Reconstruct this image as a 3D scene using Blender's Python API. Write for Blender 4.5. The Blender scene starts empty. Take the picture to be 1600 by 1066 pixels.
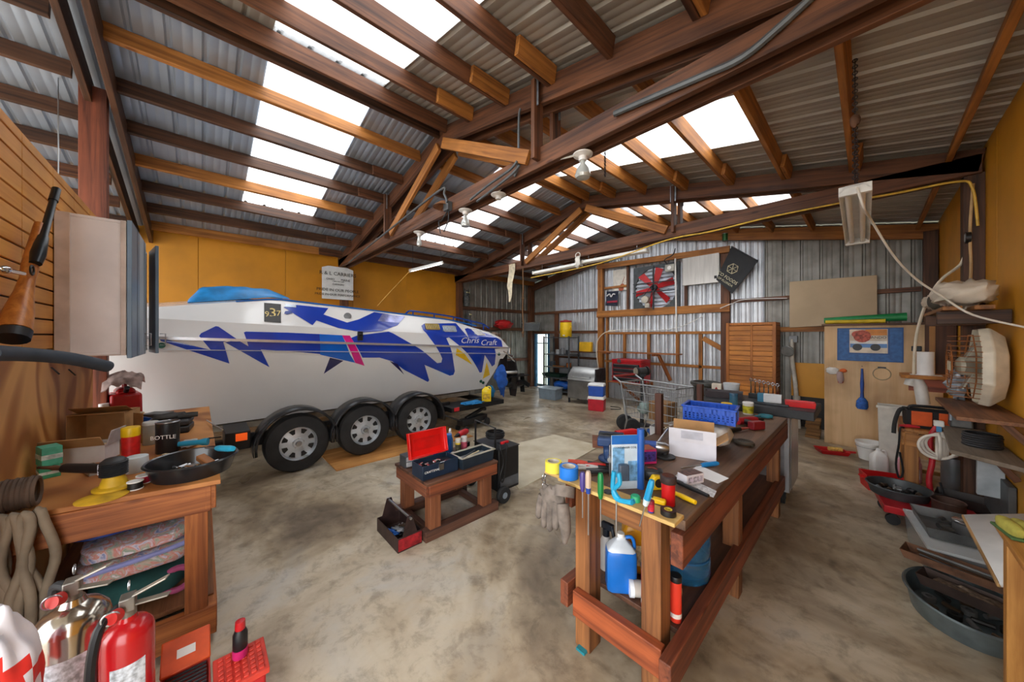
import bpy, bmesh, math, random
from math import pi, sin, cos, radians
from mathutils import Vector as V, Matrix, Euler, noise as NZ
random.seed(7)
SC = bpy.context.scene
COL = SC.collection
# ---------------------------------------------------------------- camera
cd = bpy.data.cameras.new('camera'); cam = bpy.data.objects.new('camera', cd); COL.objects.link(cam)
cam.location = (0, 0, 1.65); cam.rotation_euler = (pi/2, 0, radians(47))
cd.sensor_width = 36; cd.lens = 11.7; cd.shift_y = -0.005; cd.clip_start = .02; cd.clip_end = 300
SC.camera = cam
# ---------------------------------------------------------------- light
SC.view_settings.view_transform = 'Standard'; SC.view_settings.look = 'None'
SC.view_settings.gamma = 1; SC.view_settings.use_curve_mapping = False
SC.view_settings.exposure = 0.8
wd = bpy.data.worlds.new('overcast_sky'); SC.world = wd; wd.use_nodes = True
wn = wd.node_tree.nodes; wl = wd.node_tree.links; wn.clear()
wo = wn.new('ShaderNodeOutputWorld'); bg = wn.new('ShaderNodeBackground')
tcn = wn.new('ShaderNodeTexCoord'); dotn = wn.new('ShaderNodeVectorMath'); dotn.operation = 'DOT_PRODUCT'
dotn.inputs[1].default_value = (.25, -.9, .35)          # sky made brighter behind the open front, added as fill light
ramp = wn.new('ShaderNodeMapRange'); ramp.inputs[1].default_value = -.1; ramp.inputs[2].default_value = 1
ramp.inputs[3].default_value = 1.9; ramp.inputs[4].default_value = 4.2
wl.new(tcn.outputs['Generated'], dotn.inputs[0]); wl.new(dotn.outputs['Value'], ramp.inputs[0])
wl.new(ramp.outputs[0], bg.inputs['Strength']); bg.inputs['Color'].default_value = (.97, .985, 1, 1)
wl.new(bg.outputs[0], wo.inputs[0])
# ---------------------------------------------------------------- materials
def lin(h):
    if isinstance(h, str): h = [int(h[i:i+2], 16) for i in (0, 2, 4)]
    return tuple(((c/255)/12.92 if c/255 <= .04045 else ((c/255+.055)/1.055)**2.4) for c in h) + (1,)
MC = {}
def mt(col, rough=.5, metal=0, var=.12, scale=9, bump=0, alpha=1, trans=0, coat=0, emit=0, stretch=None, dark=None):
    """procedural material: a base colour broken up by noise; optional second colour in patches"""
    key = (col, rough, metal, var, scale, bump, alpha, trans, coat, emit, stretch, dark)
    if key in MC: return MC[key]
    m = bpy.data.materials.new('mat_%s_%d' % (col, len(MC))); m.use_nodes = True
    nt = m.node_tree; N = nt.nodes; L = nt.links; b = N['Principled BSDF']
    c = lin(col)
    tc = N.new('ShaderNodeTexCoord'); nz = N.new('ShaderNodeTexNoise'); nz.inputs['Scale'].default_value = scale
    nz.inputs['Detail'].default_value = 4
    src = tc.outputs['Object']
    if stretch:
        mp = N.new('ShaderNodeMapping'); mp.inputs['Scale'].default_value = stretch
        L.new(src, mp.inputs['Vector']); src = mp.outputs['Vector']
    L.new(src, nz.inputs['Vector'])
    r = N.new('ShaderNodeValToRGB'); e = r.color_ramp.elements
    d = lin(dark) if dark else tuple(v*(1-2.2*var) for v in c[:3]) + (1,)
    e[0].position = .32; e[0].color = d; e[1].position = .62; e[1].color = c if dark else tuple(min(1, v*(1+var)) for v in c[:3]) + (1,)
    L.new(nz.outputs['Fac'], r.inputs['Fac']); L.new(r.outputs['Color'], b.inputs['Base Color'])
    b.inputs['Roughness'].default_value = rough; b.inputs['Metallic'].default_value = metal
    b.inputs['Alpha'].default_value = alpha; b.inputs['Transmission Weight'].default_value = trans
    b.inputs['Coat Weight'].default_value = coat; b.inputs['Coat Roughness'].default_value = .08
    if emit:
        b.inputs['Emission Color'].default_value = c; b.inputs['Emission Strength'].default_value = emit
    if bump:
        bn = N.new('ShaderNodeBump'); bn.inputs['Strength'].default_value = bump; bn.inputs['Distance'].default_value = .01
        L.new(nz.outputs['Fac'], bn.inputs['Height']); L.new(bn.outputs['Normal'], b.inputs['Normal'])
    MC[key] = m; return m
def wood(c1, c2, axis='x', rough=.6, sc=1.0, knots=True, stain=None):
    """plank wood: grain streaks along one object axis, knots, and weathered patches"""
    key = ('w', c1, c2, axis, rough, sc, knots, stain)
    if key in MC: return MC[key]
    m = bpy.data.materials.new('wood_%s_%s_%d' % (c1, axis, len(MC))); m.use_nodes = True
    nt = m.node_tree; N = nt.nodes; L = nt.links; b = N['Principled BSDF']
    tc = N.new('ShaderNodeTexCoord'); mp = N.new('ShaderNodeMapping')
    s = [22*sc]*3; s['xyz'.index(axis)] = .9*sc; mp.inputs['Scale'].default_value = s
    L.new(tc.outputs['Object'], mp.inputs['Vector'])
    oi = N.new('ShaderNodeObjectInfo'); va = N.new('ShaderNodeVectorMath'); va.operation = 'ADD'
    sc_ = N.new('ShaderNodeVectorMath'); sc_.operation = 'SCALE'; sc_.inputs['Scale'].default_value = 40
    cmb = N.new('ShaderNodeCombineXYZ')
    for i in range(3): L.new(oi.outputs['Random'], cmb.inputs[i])
    L.new(cmb.outputs[0], sc_.inputs[0]); L.new(mp.outputs[0], va.inputs[0]); L.new(sc_.outputs[0], va.inputs[1])
    nz = N.new('ShaderNodeTexNoise'); nz.inputs['Scale'].default_value = 1; nz.inputs['Detail'].default_value = 5
    nz.inputs['Roughness'].default_value = .65; nz.inputs['Distortion'].default_value = .6
    L.new(va.outputs[0], nz.inputs['Vector'])
    r = N.new('ShaderNodeValToRGB'); e = r.color_ramp.elements
    e[0].position = .34; e[0].color = lin(c2); e[1].position = .6; e[1].color = lin(c1)
    L.new(nz.outputs['Fac'], r.inputs['Fac'])
    n2 = N.new('ShaderNodeTexNoise'); n2.inputs['Scale'].default_value = 1.7; n2.inputs['Detail'].default_value = 3
    L.new(tc.outputs['Object'], n2.inputs['Vector'])
    r2 = N.new('ShaderNodeValToRGB'); e2 = r2.color_ramp.elements
    e2[0].position = .36; e2[0].color = lin(stain) if stain else (.62, .58, .55, 1); e2[1].position = .56; e2[1].color = (1, 1, 1, 1)
    L.new(n2.outputs['Fac'], r2.inputs['Fac'])
    mx = N.new('ShaderNodeMix'); mx.data_type = 'RGBA'; mx.blend_type = 'MULTIPLY'; mx.inputs['Factor'].default_value = .8
    L.new(r.outputs['Color'], mx.inputs['A']); L.new(r2.outputs['Color'], mx.inputs['B'])
    out = mx.outputs['Result']
    if knots:
        mp2 = N.new('ShaderNodeMapping'); s2 = [9.]*3; s2['xyz'.index(axis)] = 3.2; mp2.inputs['Scale'].default_value = s2
        L.new(tc.outputs['Object'], mp2.inputs['Vector'])
        vo = N.new('ShaderNodeTexVoronoi'); vo.inputs['Scale'].default_value = .8; L.new(mp2.outputs[0], vo.inputs['Vector'])
        r3 = N.new('ShaderNodeValToRGB'); e3 = r3.color_ramp.elements
        e3[0].position = .06; e3[0].color = (.3, .2, .14, 1); e3[1].position = .13; e3[1].color = (1, 1, 1, 1)
        L.new(vo.outputs['Distance'], r3.inputs['Fac'])
        m3 = N.new('ShaderNodeMix'); m3.data_type = 'RGBA'; m3.blend_type = 'MULTIPLY'; m3.inputs['Factor'].default_value = .75
        L.new(out, m3.inputs['A']); L.new(r3.outputs['Color'], m3.inputs['B']); out = m3.outputs['Result']
    L.new(out, b.inputs['Base Color']); b.inputs['Roughness'].default_value = rough
    bn = N.new('ShaderNodeBump'); bn.inputs['Strength'].default_value = .25; bn.inputs['Distance'].default_value = .004
    L.new(nz.outputs['Fac'], bn.inputs['Height']); L.new(bn.outputs['Normal'], b.inputs['Normal'])
    MC[key] = m; return m
def ply(c1, c2, sx=1.0, sz=.55, rough=.6, sc=7):
    """rotary-cut plywood: nested cathedral rings"""
    m = bpy.data.materials.new('plywood_%s' % c1); m.use_nodes = True
    nt = m.node_tree; N = nt.nodes; L = nt.links; b = N['Principled BSDF']; tc = N.new('ShaderNodeTexCoord')
    mp = N.new('ShaderNodeMapping'); mp.inputs['Scale'].default_value = (sx, 1, sz); L.new(tc.outputs['Object'], mp.inputs['Vector'])
    n1 = N.new('ShaderNodeTexNoise'); n1.inputs['Scale'].default_value = 1.6; n1.inputs['Detail'].default_value = 1.5; n1.inputs['Distortion'].default_value = .5; L.new(mp.outputs[0], n1.inputs['Vector'])
    mu = N.new('ShaderNodeMath'); mu.operation = 'MULTIPLY'; mu.inputs[1].default_value = sc*6.28; L.new(n1.outputs['Fac'], mu.inputs[0])
    sn = N.new('ShaderNodeMath'); sn.operation = 'SINE'; L.new(mu.outputs[0], sn.inputs[0])
    ad = N.new('ShaderNodeMath'); ad.operation = 'MULTIPLY_ADD'; ad.inputs[1].default_value = .5; ad.inputs[2].default_value = .5; L.new(sn.outputs[0], ad.inputs[0])
    r = N.new('ShaderNodeValToRGB'); e = r.color_ramp.elements; e[0].position = .05; e[0].color = lin(c2); e[1].position = .75; e[1].color = lin(c1); L.new(ad.outputs[0], r.inputs['Fac'])
    n2 = N.new('ShaderNodeTexNoise'); n2.inputs['Scale'].default_value = 2.2; L.new(tc.outputs['Object'], n2.inputs['Vector'])
    r2 = N.new('ShaderNodeValToRGB'); e2 = r2.color_ramp.elements; e2[0].position = .35; e2[0].color = (.72, .68, .62, 1); e2[1].position = .55; e2[1].color = (1, 1, 1, 1); L.new(n2.outputs['Fac'], r2.inputs['Fac'])
    mx = N.new('ShaderNodeMix'); mx.data_type = 'RGBA'; mx.blend_type = 'MULTIPLY'; mx.inputs['Factor'].default_value = .8; L.new(r.outputs['Color'], mx.inputs['A']); L.new(r2.outputs['Color'], mx.inputs['B'])
    L.new(mx.outputs['Result'], b.inputs['Base Color']); b.inputs['Roughness'].default_value = rough; return m
# ---------------------------------------------------------------- mesh building
class M:
    """collects shapes, then O() links them as ONE mesh object"""
    def __init__(s): s.v = []; s.f = []; s.mi = []; s.cur = 0; s.T = Matrix()
    def mat(s, i): s.cur = i; return s
    def at(s, x=0, y=0, z=0, rz=0, rx=0, ry=0):
        s.T = Matrix.Translation((x, y, z)) @ Euler((rx, ry, rz)).to_matrix().to_4x4(); return s
    def add(s, vs, fs):
        n = len(s.v); s.v += [s.T @ V(p) for p in vs]
        s.f += [[i+n for i in f] for f in fs]; s.mi += [s.cur]*len(fs); return s
    def box(s, x0, x1, y0, y1, z0, z1):
        return s.add([(x, y, z) for z in (z0, z1) for y in (y0, y1) for x in (x0, x1)],
                     [(0,2,3,1),(4,5,7,6),(0,1,5,4),(2,6,7,3),(0,4,6,2),(1,3,7,5)])
    def cbox(s, c, sz, rot=(0,0,0), tap=1.0):
        R_ = Euler(rot).to_matrix(); h = [q/2 for q in sz]
        vs = [V(c) + R_ @ V((x*h[0]*(tap if z > 0 else 1), y*h[1]*(tap if z > 0 else 1), z*h[2])) for z in (-1,1) for y in (-1,1) for x in (-1,1)]
        return s.add(vs, [(0,2,3,1),(4,5,7,6),(0,1,5,4),(2,6,7,3),(0,4,6,2),(1,3,7,5)])
    def bar(s, a, b, w, h, up=(0,0,1)):
        a = V(a); b = V(b); d = (b-a).normalized(); u = V(up)
        if abs(d.dot(u)) > .98: u = V((0,1,0))
        sd = d.cross(u).normalized()*w/2; u = sd.cross(d).normalized()*h/2
        vs = [p + i*sd + j*u for p in (a, b) for j in (-1,1) for i in (-1,1)]
        return s.add(vs, [(0,1,3,2),(4,6,7,5),(0,4,5,1),(2,3,7,6),(0,2,6,4),(1,5,7,3)])
    def cyl(s, a, b, r0, r1=None, n=16, cap=True):
        return s.loft([(a, r0), (b, r0 if r1 is None else r1)], n, cap)
    def loft(s, pr, n=14, cap=True):
        """round section swept through (point, radius) pairs"""
        P = [V(p) for p, _ in pr]; k = len(P); vs = []; u = None
        for i in range(k):
            d = (P[min(i+1, k-1)] - P[max(i-1, 0)])
            d = d.normalized() if d.length > 1e-9 else V((0,0,1))
            if u is None:
                u = d.cross(V((0,0,1)) if abs(d.z) < .9 else V((1,0,0))).normalized()
            else:
                u = u - d*u.dot(d); u = u.normalized() if u.length > 1e-6 else d.orthogonal().normalized()
            w = d.cross(u)
            for j in range(n):
                t = 2*pi*j/n; vs.append(P[i] + (u*cos(t) + w*sin(t))*pr[i][1])
        fs = [(i*n+j, i*n+(j+1)%n, (i+1)*n+(j+1)%n, (i+1)*n+j) for i in range(k-1) for j in range(n)]
        if cap: fs += [list(range(n))[::-1], [(k-1)*n+j for j in range(n)]]
        return s.add(vs, fs)
    def tube(s, pts, r, n=8, sm=4, cap=True):
        return s.loft([(p, r) for p in (smooth(pts, sm) if sm > 1 else pts)], n, cap)
    def lathe(s, prof, c=(0,0,0), n=24, sx=1, sy=1, cap=True):
        k = len(prof)
        vs = [(c[0]+r*cos(2*pi*j/n)*sx, c[1]+r*sin(2*pi*j/n)*sy, c[2]+z) for r, z in prof for j in range(n)]
        fs = [(i*n+j, i*n+(j+1)%n, (i+1)*n+(j+1)%n, (i+1)*n+j) for i in range(k-1) for j in range(n)]
        if cap: fs += [list(range(n))[::-1], [(k-1)*n+j for j in range(n)]]
        return s.add(vs, fs)
    def prism(s, poly, d, o=(0,0,0), ax='z'):
        """polygon extruded by d; ax: the axis it is extruded along"""
        mp = {'z': lambda a, b, t: (a, b, t), 'y': lambda a, b, t: (a, t, b), 'x': lambda a, b, t: (t, a, b)}[ax]
        n = len(poly); vs = [V(mp(a, b, 0)) + V(o) for a, b in poly] + [V(mp(a, b, d)) + V(o) for a, b in poly]
        return s.add(vs, [list(range(n))[::-1], [n+i for i in range(n)]] + [(i, (i+1)%n, n+(i+1)%n, n+i) for i in range(n)])
    def ball(s, c, r, nu=16, nv=10, amp=0, sc=4, seed=0, flat=None):
        rr = (r, r, r) if isinstance(r, (int, float)) else r; vs = []
        for i in range(nv+1):
            ph = pi*i/nv
            for j in range(nu):
                d = V((sin(ph)*cos(2*pi*j/nu), sin(ph)*sin(2*pi*j/nu), cos(ph)))
                k = 1 + (amp*NZ.noise(d*sc + V((seed*3.1, seed, 0))) if amp else 0)
                p = V((d.x*rr[0]*k, d.y*rr[1]*k, d.z*rr[2]*k))
                if flat is not None: p.z = max(p.z, flat)
                vs.append(V(c) + p)
        fs = [(i*nu+j, (i+1)*nu+j, (i+1)*nu+(j+1)%nu, i*nu+(j+1)%nu) for i in range(nv) for j in range(nu)]
        return s.add(vs, fs)
    def torus(s, c, R_, r, ax='z', n=24, m=8, a0=0, a1=2*pi):
        mp = {'z': lambda x, y, t: (x, y, t), 'y': lambda x, y, t: (x, t, y), 'x': lambda x, y, t: (t, x, y)}[ax]
        full = abs(a1-a0-2*pi) < 1e-6; k = n if full else n+1
        vs = [V(c) + V(mp((R_+r*cos(2*pi*j/m))*cos(a0+(a1-a0)*i/n), (R_+r*cos(2*pi*j/m))*sin(a0+(a1-a0)*i/n), r*sin(2*pi*j/m))) for i in range(k) for j in range(m)]
        return s.add(vs, [(i*m+j, ((i+1)%k)*m+j, ((i+1)%k)*m+(j+1)%m, i*m+(j+1)%m) for i in range(n) for j in range(m)])
    def sheet(s, fn, nu, nv, th=0, nrm=(0,0,1)):
        """fn(u, v) over 0..1, given a thickness th"""
        vs = [V(fn(i/nu, j/nv)) for j in range(nv+1) for i in range(nu+1)]; w = nu+1
        fs = [(j*w+i, j*w+i+1, (j+1)*w+i+1, (j+1)*w+i) for j in range(nv) for i in range(nu)]
        if not th: return s.add(vs, fs)
        k = len(vs); vs2 = vs + [p - V(nrm)*th for p in vs]; fs2 = fs + [tuple(k+q for q in f[::-1]) for f in fs]
        for i in range(nu): fs2 += [(i+1, i, k+i, k+i+1), (nv*w+i, nv*w+i+1, k+nv*w+i+1, k+nv*w+i)]
        for j in range(nv): fs2 += [(j*w, (j+1)*w, k+(j+1)*w, k+j*w), ((j+1)*w+nu, j*w+nu, k+j*w+nu, k+(j+1)*w+nu)]
        return s.add(vs2, fs2)
    def tray(s, x, y, z0, z1, th=.004, tap=1.0):
        """open rectangular box: half sizes x, y; the rim is tap times the base"""
        def ring(k, z, t): return [(sx*(x*k-t), sy*(y*k-t), z) for sx, sy in ((-1,-1),(1,-1),(1,1),(-1,1))]
        vs = ring(1, z0, 0) + ring(tap, z1, 0) + ring(tap, z1, th) + ring(1, z0+th, th)
        fs = [(3,2,1,0), (12,13,14,15)]
        for a, b in ((0,4),(4,8),(8,12)): fs += [(a+i, a+(i+1)%4, b+(i+1)%4, b+i) for i in range(4)]
        return s.add(vs, fs)
def smooth(pts, k=4, closed=False):
    P = [V(p) for p in pts]; n = len(P); out = []
    if n < 3: return P
    for i in range(n-1):
        a = P[max(i-1, 0)]; b = P[i]; c = P[i+1]; d = P[min(i+2, n-1)]
        for j in range(k):
            t = j/k
            out.append(.5*((2*b) + (c-a)*t + (2*a-5*b+4*c-d)*t*t + (3*b-a-3*c+d)*t**3))
    return out + [P[-1]]
def props(o, label=None, cat=None, group=None, kind=None):
    for k, v in (('label', label), ('category', cat), ('group', group), ('kind', kind)):
        if v: o[k] = v
    return o
def wm(o): return o.matrix_basis.copy() if o.parent is None else wm(o.parent) @ o.matrix_parent_inverse @ o.matrix_basis
def fit(o, parent, w):
    if parent is not None:
        o.parent = parent
        if w: o.matrix_parent_inverse = wm(parent).inverted()
def O(name, m, mat, parent=None, label=None, cat=None, group=None, kind=None, bev=0, loc=None, rot=None, w=0, ang=40, solid=0, sub=0, seg=2):
    """link what m collected as one mesh object (w=1: coordinates are world coordinates)"""
    me = bpy.data.meshes.new(name); me.from_pydata([tuple(p) for p in m.v], [], m.f)
    mats = mat if isinstance(mat, (list, tuple)) else [mat]
    for q in mats: me.materials.append(q)
    me.polygons.foreach_set('material_index', [min(i, len(mats)-1) for i in m.mi])
    bm = bmesh.new(); bm.from_mesh(me)
    bmesh.ops.recalc_face_normals(bm, faces=bm.faces)
    bm.to_mesh(me); bm.free()
    me.polygons.foreach_set('use_smooth', [True]*len(me.polygons)); me.set_sharp_from_angle(angle=radians(ang)); me.update()
    o = bpy.data.objects.new(name, me); COL.objects.link(o)
    if loc: o.location = loc
    if rot: o.rotation_euler = rot
    fit(o, parent, w)
    if solid:
        q = o.modifiers.new('thickness', 'SOLIDIFY'); q.thickness = solid; q.offset = 0
    if bev:
        q = o.modifiers.new('bevel', 'BEVEL'); q.width = bev; q.segments = seg; q.limit_method = 'ANGLE'; q.angle_limit = radians(35)
    if sub:
        q = o.modifiers.new('subsurf', 'SUBSURF'); q.levels = sub; q.render_levels = sub
    return props(o, label, cat, group, kind)
def T(name, label, cat, loc=(0,0,0), rz=0, group=None, kind=None, rot=None):
    o = bpy.data.objects.new(name, None); COL.objects.link(o); o.empty_display_size = .1
    o.location = loc; o.rotation_euler = rot if rot else (0, 0, rz)
    return props(o, label, cat, group, kind)
def beam(name, a, b, w, h, mat, parent=None, bev=.004, up=(0,0,1), **k):
    """a timber from a to b: built along its own x axis so the grain follows it"""
    a = V(a); b = V(b); d = b-a; x = d.normalized(); u = V(up)
    if abs(x.dot(u)) > .98: u = V((0,1,0))
    y = u.cross(x).normalized(); z = x.cross(y)
    m = M().box(0, d.length, -w/2, w/2, -h/2, h/2)
    o = O(name, m, mat, None, bev=bev, **k)
    o.matrix_basis = Matrix.Translation(a) @ Matrix((x, y, z)).transposed().to_4x4()
    if parent is not None:
        o.parent = parent; o.matrix_parent_inverse = wm(parent).inverted()
    return o
def dup(root, loc, rz=None, label=None, group=None, rot=None):
    def cp(o, par):
        c = o.copy(); COL.objects.link(c)
        if par is not None: c.parent = par
        for ch in [q for q in bpy.data.objects if q.parent == o]: cp(ch, c)
        return c
    r = cp(root, None); r.location = loc
    if rot: r.rotation_euler = rot
    elif rz is not None: r.rotation_euler = (0, 0, rz)
    if label: r['label'] = label
    if group: r['group'] = group
    return r
def text(name, s, size, mat, parent, loc, rot, depth=.0008, align='CENTER', w=0, sx=1, shear=0):
    """raised lettering as a mesh"""
    cu = bpy.data.curves.new(name, 'FONT'); cu.body = s; cu.size = size; cu.extrude = depth; cu.align_x = align; cu.align_y = 'CENTER'
    cu.resolution_u = 2; cu.shear = shear
    t = bpy.data.objects.new('tmp_text', cu); me = bpy.data.meshes.new_from_object(t)
    bpy.data.objects.remove(t); bpy.data.curves.remove(cu)
    me.materials.clear(); me.materials.append(mat)
    o = bpy.data.objects.new(name, me); COL.objects.link(o); o.location = loc; o.rotation_euler = rot; o.scale = (sx, 1, 1)
    fit(o, parent, w); return o
# frequently used materials
STEEL = mt('b9bcc0', .28, 1, .08); CHROME = mt('d8dadc', .12, 1, .04); BLACK = mt('16171a', .45, 0, .2); RUBBER = mt('222223', .75, 0, .2)
DARKST = mt('45474a', .5, .8, .2); RUST = mt('6b4a35', .8, .3, .25, 14); WHITE = mt('e9e8e4', .45, 0, .04); RED = mt('c01820', .4, 0, .08)
BLUE = mt('1668b8', .4, 0, .1); YEL = mt('eec311', .4, 0, .06); GREY = mt('8a8d90', .5, 0, .1); NAVY = mt('1b2942', .5, 0, .15)
GREEN = mt('157a45', .4, 0, .1); CARD = mt('b58a5a', .85, 0, .08); WPAPER = mt('e6e6e8', .7, 0, .03); CYAN = mt('1f9fc6', .35, 0, .06)
CLEAR = mt('e8f0f2', .12, 0, .02, trans=.9); GALV = mt('8f979e', .4, .7, .12, 20)
FIR = ['c0763c', '8a4a1e']; OLD = ['74482c', '3a1e10']; PINE = ['dda765', 'b57c3e']; PLY = ['d69a55', 'b67536']

# ================================================================ the building
XL, XR, YB, RX = -7.65, .70, 8.0, -3.47
def rz_(x): return 4.2 - .205*abs(x-RX)
def rib(t, p=.225):
    """profile of the ribbed sheet: one high rib and two low ones per pitch"""
    return None
def ribpts(a, b, p=.225, h=.02):
    pts = []; k = math.floor(a/p)
    for i in range(k, int(b/p)+2):
        o = i*p
        for d, z in ((0,0),(.014,h),(.034,h),(.048,0),(.098,0),(.104,.003),(.112,.003),(.118,0),(.162,0),(.168,.003),(.176,.003),(.182,0)):
            pts.append((o+d, z))
    pts = [q for q in pts if a < q[0] < b]
    return [(a, 0)] + pts + [(b, 0)]
floor_m = bpy.data.materials.new('concrete'); floor_m.use_nodes = True
def concrete():
    nt = floor_m.node_tree; N = nt.nodes; L = nt.links; b = N['Principled BSDF']; tc = N.new('ShaderNodeTexCoord')
    def nz(sc, det, dist=0, rough=.6):
        n = N.new('ShaderNodeTexNoise'); n.inputs['Scale'].default_value = sc; n.inputs['Detail'].default_value = det
        n.inputs['Distortion'].default_value = dist; n.inputs['Roughness'].default_value = rough
        L.new(tc.outputs['Object'], n.inputs['Vector']); return n.outputs['Fac']
    def rp(f, *st):
        r = N.new('ShaderNodeValToRGB'); e = r.color_ramp.elements
        while len(e) < len(st): e.new(.5)
        for q, (p, c) in zip(e, st): q.position = p; q.color = lin(c)
        L.new(f, r.inputs['Fac']); return r.outputs['Color']
    def mul(a, c, f):
        m = N.new('ShaderNodeMix'); m.data_type = 'RGBA'; m.blend_type = 'MULTIPLY'; m.inputs['Factor'].default_value = f
        L.new(a, m.inputs['A']); L.new(c, m.inputs['B']); return m.outputs['Result']
    base = rp(nz(.9, 6, .8, .62), (.3, '867866'), (.45, 'ad9f8a'), (.56, 'c9bda8'), (.72, 'bdbcb8'))
    fine = rp(nz(7, 8, .3, .7), (.34, '8d8272'), (.5, 'f2efe8'), (.7, 'ffffff'))
    stain = rp(nz(.42, 5, 1.2, .7), (.36, '6e5a46'), (.47, 'dcd2c4'), (.54, 'ffffff'))
    spots = rp(nz(2.6, 3, .4, .5), (.27, '66584c'), (.34, 'ffffff'))
    c = mul(mul(mul(base, fine, .55), stain, .75), spots, .6)
    L.new(c, b.inputs['Base Color'])
    rr = N.new('ShaderNodeMapRange'); rr.inputs[1].default_value = .35; rr.inputs[2].default_value = .65; rr.inputs[3].default_value = .24; rr.inputs[4].default_value = .58
    L.new(nz(.7, 4, .5), rr.inputs[0]); L.new(rr.outputs[0], b.inputs['Roughness'])
    bn = N.new('ShaderNodeBump'); bn.inputs['Strength'].default_value = .12; bn.inputs['Distance'].default_value = .01
    L.new(nz(22, 6), bn.inputs['Height']); L.new(bn.outputs['Normal'], b.inputs['Normal'])
concrete()
O('floor', M().box(-8.2, 1.2, -3.6, 8.15, -.12, 0), floor_m, kind='structure')
ROOFM = mt('aab3bf', .42, .45, .06, 2); ROOFR = mt('b0aaa0', .45, .4, .06, 2)
SKYL = bpy.data.materials.new('translucent_panel'); SKYL.use_nodes = True
def skyl():
    nt = SKYL.node_tree; N = nt.nodes; L = nt.links; N.clear(); o = N.new('ShaderNodeOutputMaterial'); mx = N.new('ShaderNodeMixShader')
    tp = N.new('ShaderNodeBsdfTransparent'); tl = N.new('ShaderNodeBsdfTranslucent'); nz = N.new('ShaderNodeTexNoise'); nz.inputs['Scale'].default_value = 2
    rp = N.new('ShaderNodeValToRGB'); rp.color_ramp.elements[0].color = (.86, .87, .88, 1); rp.color_ramp.elements[1].color = (.95, .955, .96, 1)
    L.new(nz.outputs['Fac'], rp.inputs['Fac']); L.new(rp.outputs['Color'], tp.inputs['Color']); L.new(rp.outputs['Color'], tl.inputs['Color'])
    mx.inputs[0].default_value = .25; L.new(tp.outputs[0], mx.inputs[1]); L.new(tl.outputs[0], mx.inputs[2]); L.new(mx.outputs[0], o.inputs['Surface'])
skyl()
def sheet_roof(m, x0, x1, y0, y1):
    p = ribpts(y0, y1); n = len(p)
    vs = [(x0, y, rz_(x0)+z+.004) for y, z in p] + [(x1, y, rz_(x1)+z+.004) for y, z in p]
    m.add(vs, [(i, i+1, n+i+1, n+i) for i in range(n-1)])
SKY = [(.44, 1.34), (3.24, 4.16), (5.84, 6.7)]
SX0, SX1 = -6.27, -.67
ys = [-3.7] + [q for s in SKY for q in s] + [8.12]
ml, mr = M(), M()
for i in range(0, len(ys), 2):
    sheet_roof(ml, -7.95, RX, ys[i], ys[i+1]); sheet_roof(mr, RX, .95, ys[i], ys[i+1])
for a, b in SKY:
    sheet_roof(ml, -7.95, SX0, a, b); sheet_roof(mr, SX1, .95, a, b)
ce = O('ceiling', ml, ROOFM, kind='structure'); O('roof_slope', mr, ROOFR, ce, label='warmer grey ribbed roof slope over the right side')
m = M(); m.box(RX-.12, RX+.12, -3.7, 8.12, 4.212, 4.235); O('ridge_cap', m, GALV, ce)
k = 0
for a, b in SKY:
    for x0, x1 in ((SX0, RX), (RX, SX1)):
        k += 1; m = M(); sheet_roof(m, x0, x1, a-.01, b+.01); O('window_%d' % k, m, SKYL, kind='structure')
TN = [0]
def trim(a, b, w, h, c1=OLD, parent=None, up=(0,0,1), bev=.004):
    TN[0] += 1
    return beam('trim_%d' % TN[0], a, b, w, h, wood(c1[0], c1[1], 'x'), parent, up=up, kind='structure', bev=bev)
OLD2 = ['5e3c26', '2c1a0f']; CHAR = ['3a2c26', '1d1614']; HON = ['bd7c38', '85501f']
# purlins, flush under the sheets, one length per bay, with a ledger block at the truss
TY = [-3.6, -.7, 2.2, 5.1, 8.0]
rnd = random.Random(3)
for b in range(4):
    y0, y1 = TY[b]+.1, TY[b+1]-.1
    for sgn in (-1, 1):
        for j in range(0, 8):
            off = .085 if j == 0 else .56*j
            if sgn > 0 and j == 7: off = 3.98
            x = RX + sgn*off
            if b == 0 and sgn > 0: continue
            c = (OLD2 if b < 2 else OLD) if sgn < 0 else (OLD if b < 2 else HON)
            if rnd.random() < .25: c = HON if b else OLD
            trim((x, y0, rz_(x)-.075), (x, y1, rz_(x)-.075), .042, .14, c, up=(sgn*.2, 0, 1))
            if j and b and b < 3 and rnd.random() < .9:
                trim((x+.042, y1-.42, rz_(x)-.085), (x+.042, y1, rz_(x)-.085), .04, .13, HON if sgn > 0 else OLD, up=(sgn*.2, 0, 1))
# trusses
def truss(n, y, col, dark, lo=True):
    t = T('ceiling_truss', 'roof truss %s' % n, 'truss', (RX, y, 3.1), kind='structure')
    W = lambda c: wood(c[0], c[1], 'x')
    for dy in (-.075, .075):
        for x0, x1 in ((XL+.02, RX), (XR-.02, RX)):
            beam('top_chord', (x0, y+dy, rz_(x0)-.155), (x1, y+dy, rz_(x1)-.155), .045, .2, W(col), t, up=(0,0,1))
        if lo: beam('bottom_chord', (XL+.02, y+dy, 3.17), (XR-.02, y+dy, 3.17), .045, .17, W(col), t)
    if not lo: return t
    for s in (-1, 1):
        xb = RX + s*1.45
        for dy in (-.12, .12):
            beam('web_brace', (RX + s*.05, y+dy, 3.92), (xb, y+dy, 3.2), .04, .12, W(dark), t)
            beam('web_post', (xb+s*.1, y+dy, 3.14), (xb+s*.1, y+dy, rz_(xb)-.1), .04, .11, W(col), t)
            m = M().box(xb+s*.1-.04, xb+s*.1+.04, y+dy*1.2-.004, y+dy*1.2+.004, rz_(xb)-.32, rz_(xb)-.08)
            O('strap', m, GALV, t, w=1, label='galvanised strap')
    return t
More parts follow.
